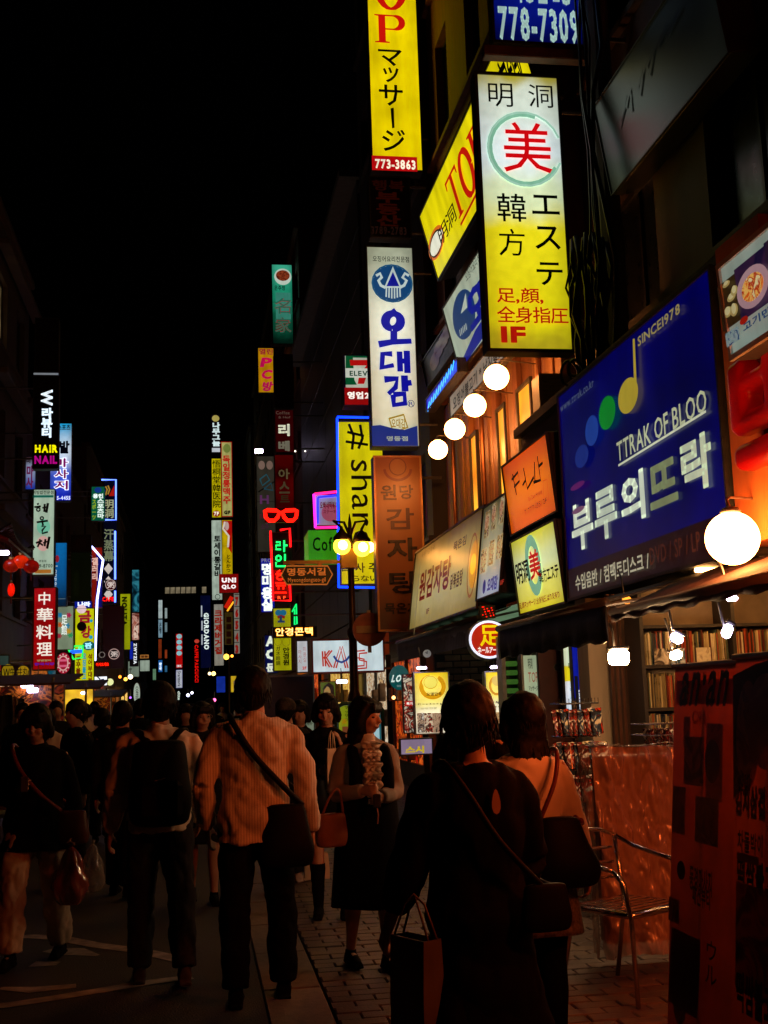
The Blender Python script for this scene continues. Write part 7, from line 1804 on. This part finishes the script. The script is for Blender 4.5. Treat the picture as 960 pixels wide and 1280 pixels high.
# ------------------------------------------------------------------ bags and things carried
def W(p, v): return (p.root.matrix_basis if False else Matrix.Translation(p.root.location) @ Matrix.Rotation(p.root.rotation_euler.z, 4, 'Z')) @ Vector(v)
def bag(name, label, cat, p, c, size, m, puff=.3, strap=None, sm=None, sr=.014, rz=0, tp=.74):
    """soft bag: centre c in the carrier's own frame, size (w, d, h)"""
    o = W(p, c); t = empty(name, o, label, cat, rz=p.root.rotation_euler.z + rz)
    w, d, h = size; mb = MB(); pts = []
    for (v, a) in ((0, .82), (.08, .97), (.3, 1.06), (.55, .5 + tp * .62), (.8, .25 + tp * .86), (.95, tp + .1), (1, tp)): pts.append((0, 0, h * v - h / 2, w / 2 * a, d / 2 * (a - .1 + puff * math.sin(v * 3.14))))
    rings(mb, pts, 24)
    b = mb.build('bag_body', m, t, smooth=True); md = b.modifiers.new('sub', 'SUBSURF'); md.levels = md.render_levels = 2
    if strap:
        inv = (Matrix.Translation(o) @ Matrix.Rotation(p.root.rotation_euler.z + rz, 4, 'Z')).inverted()
        pp = [inv @ W(p, q) for q in strap]
        # smooth path
        P2 = []
        for i in range(len(pp) - 1):
            p0 = pp[max(i - 1, 0)]; p1 = pp[i]; p2 = pp[i + 1]; p3 = pp[min(i + 2, len(pp) - 1)]
            for s_ in range(5):
                u = s_ / 5; P2.append(.5 * ((2 * p1) + (p2 - p0) * u + (2 * p0 - 5 * p1 + 4 * p2 - p3) * u * u + (3 * p1 - p0 - 3 * p2 + p3) * u ** 3))
        P2.append(pp[-1]); q = MB(); q.tube(P2, sr, 8); q.build('strap', sm or m, t, smooth=True)
    return t
NYL = CL('black_nylon', (.004, .0035, .004), rough=.6, spec=.12); TAN = CL('tan_leather', (.28, .12, .07), rough=.4, bump=.3)
p = bpk; zc = p.Z(1.13)
t = bag('backpack', 'black backpack with wide shoulder straps on the off white top', 'backpack', p, (0, -.2, zc), (.36, .24, .5), NYL, .1)
MB().cbox((-.13, -.16, -.2), (.13, -.09, .02), .03).build('front_pocket', NYL, t)
for x in (-1, 1):
    m = MB(); pts = [Vector((x * .04, .02, .2)), Vector((x * .1, .1, .29)), Vector((x * .145, .18, .325)), Vector((x * .16, .27, .29)), Vector((x * .16, .33, .1)), Vector((x * .15, .3, -.1)), Vector((x * .16, .12, -.2))]
    vs = []
    for i, q in enumerate(pts): vs += [tuple(q + Vector((-.028, 0, 0))), tuple(q + Vector((.028, 0, 0)))]
    m.add(vs, [(2 * i, 2 * i + 1, 2 * i + 3, 2 * i + 2) for i in range(len(pts) - 1)]); o = m.build('shoulder_strap', NYL, t, smooth=True); so = o.modifiers.new('s', 'SOLIDIFY'); so.thickness = .02; o.modifiers.new('b', 'SUBSURF').levels = 1
MB().tube([(-.03, -.13, .02), (.03, -.135, .035)], .003, 5).build('logo_stitch', mat('grey_print', (.4, .3, .25)), t)
p = strp
bag('shoulder_bag', 'black shoulder bag hanging at the right hip of the striped shirt man', 'bag', p, (.17, -.13, p.Z(.83)), (.3, .12, .34), NYL, .2,
    strap=[(.26, -.1, p.Z(.98)), (.16, -.15, p.Z(1.08)), (.0, -.168, p.Z(1.25)), (-.1, -.15, p.Z(1.4)), (-.13, -.04, p.Z(1.455)), (-.1, .09, p.Z(1.38)), (.05, .19, p.Z(1.2)), (.22, .18, p.Z(1.05)), (.3, .05, p.Z(1.0))], sr=.017, tp=.6)
p = fgw
bag('shoulder_bag', 'soft black bag worn across the back of the nearest woman', 'bag', p, (.17, -.17, p.Z(.95)), (.17, .05, .15), NYL, .2,
    strap=[(.16, -.17, p.Z(1.02)), (.02, -.175, p.Z(1.18)), (-.07, -.15, p.Z(1.34)), (-.12, -.06, p.Z(1.44)), (-.1, .08, p.Z(1.38)), (.1, .17, p.Z(1.15)), (.25, .1, p.Z(1.0)), (.25, -.1, p.Z(1.0))], sr=.01)
p = wsw
bag('shoulder_bag', 'big slouchy black shoulder bag of the white sweater woman', 'bag', p, (.06, -.19, p.Z(.98)), (.36, .12, .3), NYL, .35,
    strap=[(-.03, -.2, p.Z(1.13)), (.06, -.17, p.Z(1.3)), (.115, -.08, p.Z(1.435)), (.13, .05, p.Z(1.41)), (.18, .06, p.Z(1.2)), (.2, -.1, p.Z(1.1)), (.16, -.2, p.Z(1.12))], sm=CL('red_brown_leather', (.16, .03, .02), rough=.35), sr=.01, tp=.42)
p = rfl
bag('handbag', 'small tan handbag on the forearm of the ruffled blouse woman', 'bag', p, (.24, .06, p.Z(.87)), (.2, .1, .2), TAN, .3,
    strap=[(.17, .06, p.Z(.96)), (.19, .1, p.Z(1.08)), (.22, .12, p.Z(1.13)), (.26, .1, p.Z(1.08)), (.3, .06, p.Z(.96))], sr=.008)
p = grl
bag('shoulder_bag', 'black handbag in the crook of the arm of the girl in boots', 'bag', p, (.12, .15, p.Z(.93)), (.24, .1, .22), NYL, .3, strap=[(.05, .15, p.Z(1.03)), (.1, .18, p.Z(1.13)), (.2, .15, p.Z(1.03))], sr=.008)
def paperbag(name, label, loc, w, d, h, m, rz=0, cat='bag', taper=.9, tilt=0):
    t = empty(name, loc, label, cat, rz=rz)
    m_ = MB(); a, b = w / 2, d / 2; 
    V = []
    for z, k in ((0, 1), (h * .33, 1.02), (h * .66, .97), (h, taper)):
        V += [(-a * k, -b, z), (0, -b * (1.05 if 0 < z < h else 1), z), (a * k, -b, z), (a * k * .97, 0, z), (a * k, b, z), (0, b, z), (-a * k, b, z), (-a * k * .97, 0, z)]
    m_.add(V, [(i * 8 + j, i * 8 + (j + 1) % 8, (i + 1) * 8 + (j + 1) % 8, (i + 1) * 8 + j) for i in range(3) for j in range(8)] + [(0, 7, 6, 5, 4, 3, 2, 1)])
    o = m_.build('bag_body', m, t); so = o.modifiers.new('s', 'SOLIDIFY'); so.thickness = .003
    for y in (-b, b): MB().tube([(-a * .4, y, h), (-a * .3, y * .4, h + .1), (0, 0, h + .13), (a * .3, y * .4, h + .1), (a * .4, y, h)], .004, 6).build('handle', m, t, smooth=True)
    t.rotation_euler.x = tilt
    return t
WPB = CL('white_paper_bag', (.6, .55, .5), rough=.5, var=.1, bump=.1, bscale=20)
p = fgw; hnd = W(p, p.wri['L'] + p.fdir['L'] * .09)
paperbag('paper_bag', 'white paper carrier bag in the left hand of the nearest woman', at(518, 1130, Y=3.9) + Vector((0, 0, -.6)), .09, .17, .5, mat('grey_carrier', (.12, .09, .08), rough=.45, var=.3), rz=.5, taper=.8)
p = grl; hnd = W(p, p.wri['R'] + p.fdir['R'] * .08)
paperbag('paper_bag', 'narrow cream bag held upright by the girl in boots', hnd + Vector((.03, -.06, -.14)), .09, .06, .3, mat('cream_carrier', (.6, .48, .34), rough=.5), rz=.2)
paperbag('paper_bag', 'small pale shopping bag low beside the girl in boots', at(396, 1098, Y=9.9), .2, .1, .2, mat('pale_carrier', (.5, .38, .26), rough=.5))
p = ajm; hnd = W(p, p.wri['L'] + p.fdir['L'] * .08)
PLB = mat('shiny_red_plastic', (.45, .09, .06), rough=.15, var=.4, spec=.9, coat=.6, alpha=.85); PLC = mat('shiny_clear_plastic', (.5, .4, .33), rough=.12, var=.4, spec=.9, coat=.6, alpha=.5)
for (nm, dx, dy, w, h, m, lb) in (('plastic_bag', -.04, 0, .2, .36, PLB, 'shiny red plastic bag hanging from the left hand of the short haired woman'), ('plastic_bag', .09, .06, .15, .3, PLC, 'shiny clear plastic bag beside the red plastic one')):
    t = empty(nm, hnd + Vector((dx, dy, -h - .02)), lb, 'bag', rz=.3 if m is PLC else -.2)
    b = MB(); vs = []; n = 28; N = 22
    for j in range(N + 1):
        v = j / N; r = w * (.62 * math.sin(min(1, v * 2.2 + .25) * 1.5) * (1 - v) ** .6 + .05)
        for i in range(n):
            a_ = 2 * math.pi * i / n; q = 1 + .35 * (abs(noise.noise((math.cos(a_) * 3, math.sin(a_) * 3, v * 2 + w * 9))) * 2 - .3) * (1 - .3 * v)
            vs.append((r * q * math.cos(a_), r * q * .7 * math.sin(a_), h * v))
    b.add(vs, [(j * n + i, j * n + (i + 1) % n, (j + 1) * n + (i + 1) % n, (j + 1) * n + i) for j in range(N) for i in range(n)] + [tuple(range(n - 1, -1, -1))])
    b.build('bag_body', m, t, smooth=True)
    MB().tube([(0, 0, h), (.01, 0, h + .03)], .012, 8).build('twisted_handle', m, t, smooth=True)
p = ajm
bag('shoulder_bag', 'brown strap bag worn across the body of the short haired woman', 'bag', p, (-.24, .05, p.Z(.88)), (.24, .1, .22), CL('brown_leather', (.1, .03, .02), rough=.4), .3,
    strap=[(-.2, .14, p.Z(1.0)), (-.08, .2, p.Z(1.12)), (.05, .19, p.Z(1.28)), (.13, .1, p.Z(1.42)), (.14, -.05, p.Z(1.42)), (.05, -.18, p.Z(1.2)), (-.2, -.14, p.Z(1.0)), (-.27, 0, p.Z(.98))], sm=CL('red_brown_leather', (.16, .03, .02)), sr=.014)
hnd = W(p, p.wri['R'] + p.fdir['R'] * .1)
t = empty('mobile_phone', hnd, 'dark mobile phone in the raised hand of the short haired woman', 'phone', rz=.3); MB().cbox((-.025, -.008, -.05), (.025, .008, .05), .006).build('case', mat('phone_black', (.03, .02, .02), rough=.2), t)
p = rfl; hnd = W(p, p.wri['L'] + p.fdir['L'] * .1)
t = empty('mobile_phone', hnd + Vector((.01, -.02, -.01)), 'small phone with a dangling strap held by the ruffled blouse woman', 'phone'); MB().cbox((-.022, -.008, -.04), (.022, .008, .04), .006).build('case', mat('phone_black', (.03, .02, .02)), t); MB().tube([(0, 0, -.04), (.006, 0, -.08), (0, 0, -.13)], .004, 6).build('strap', mat('pink_cord', (.5, .25, .2)), t)
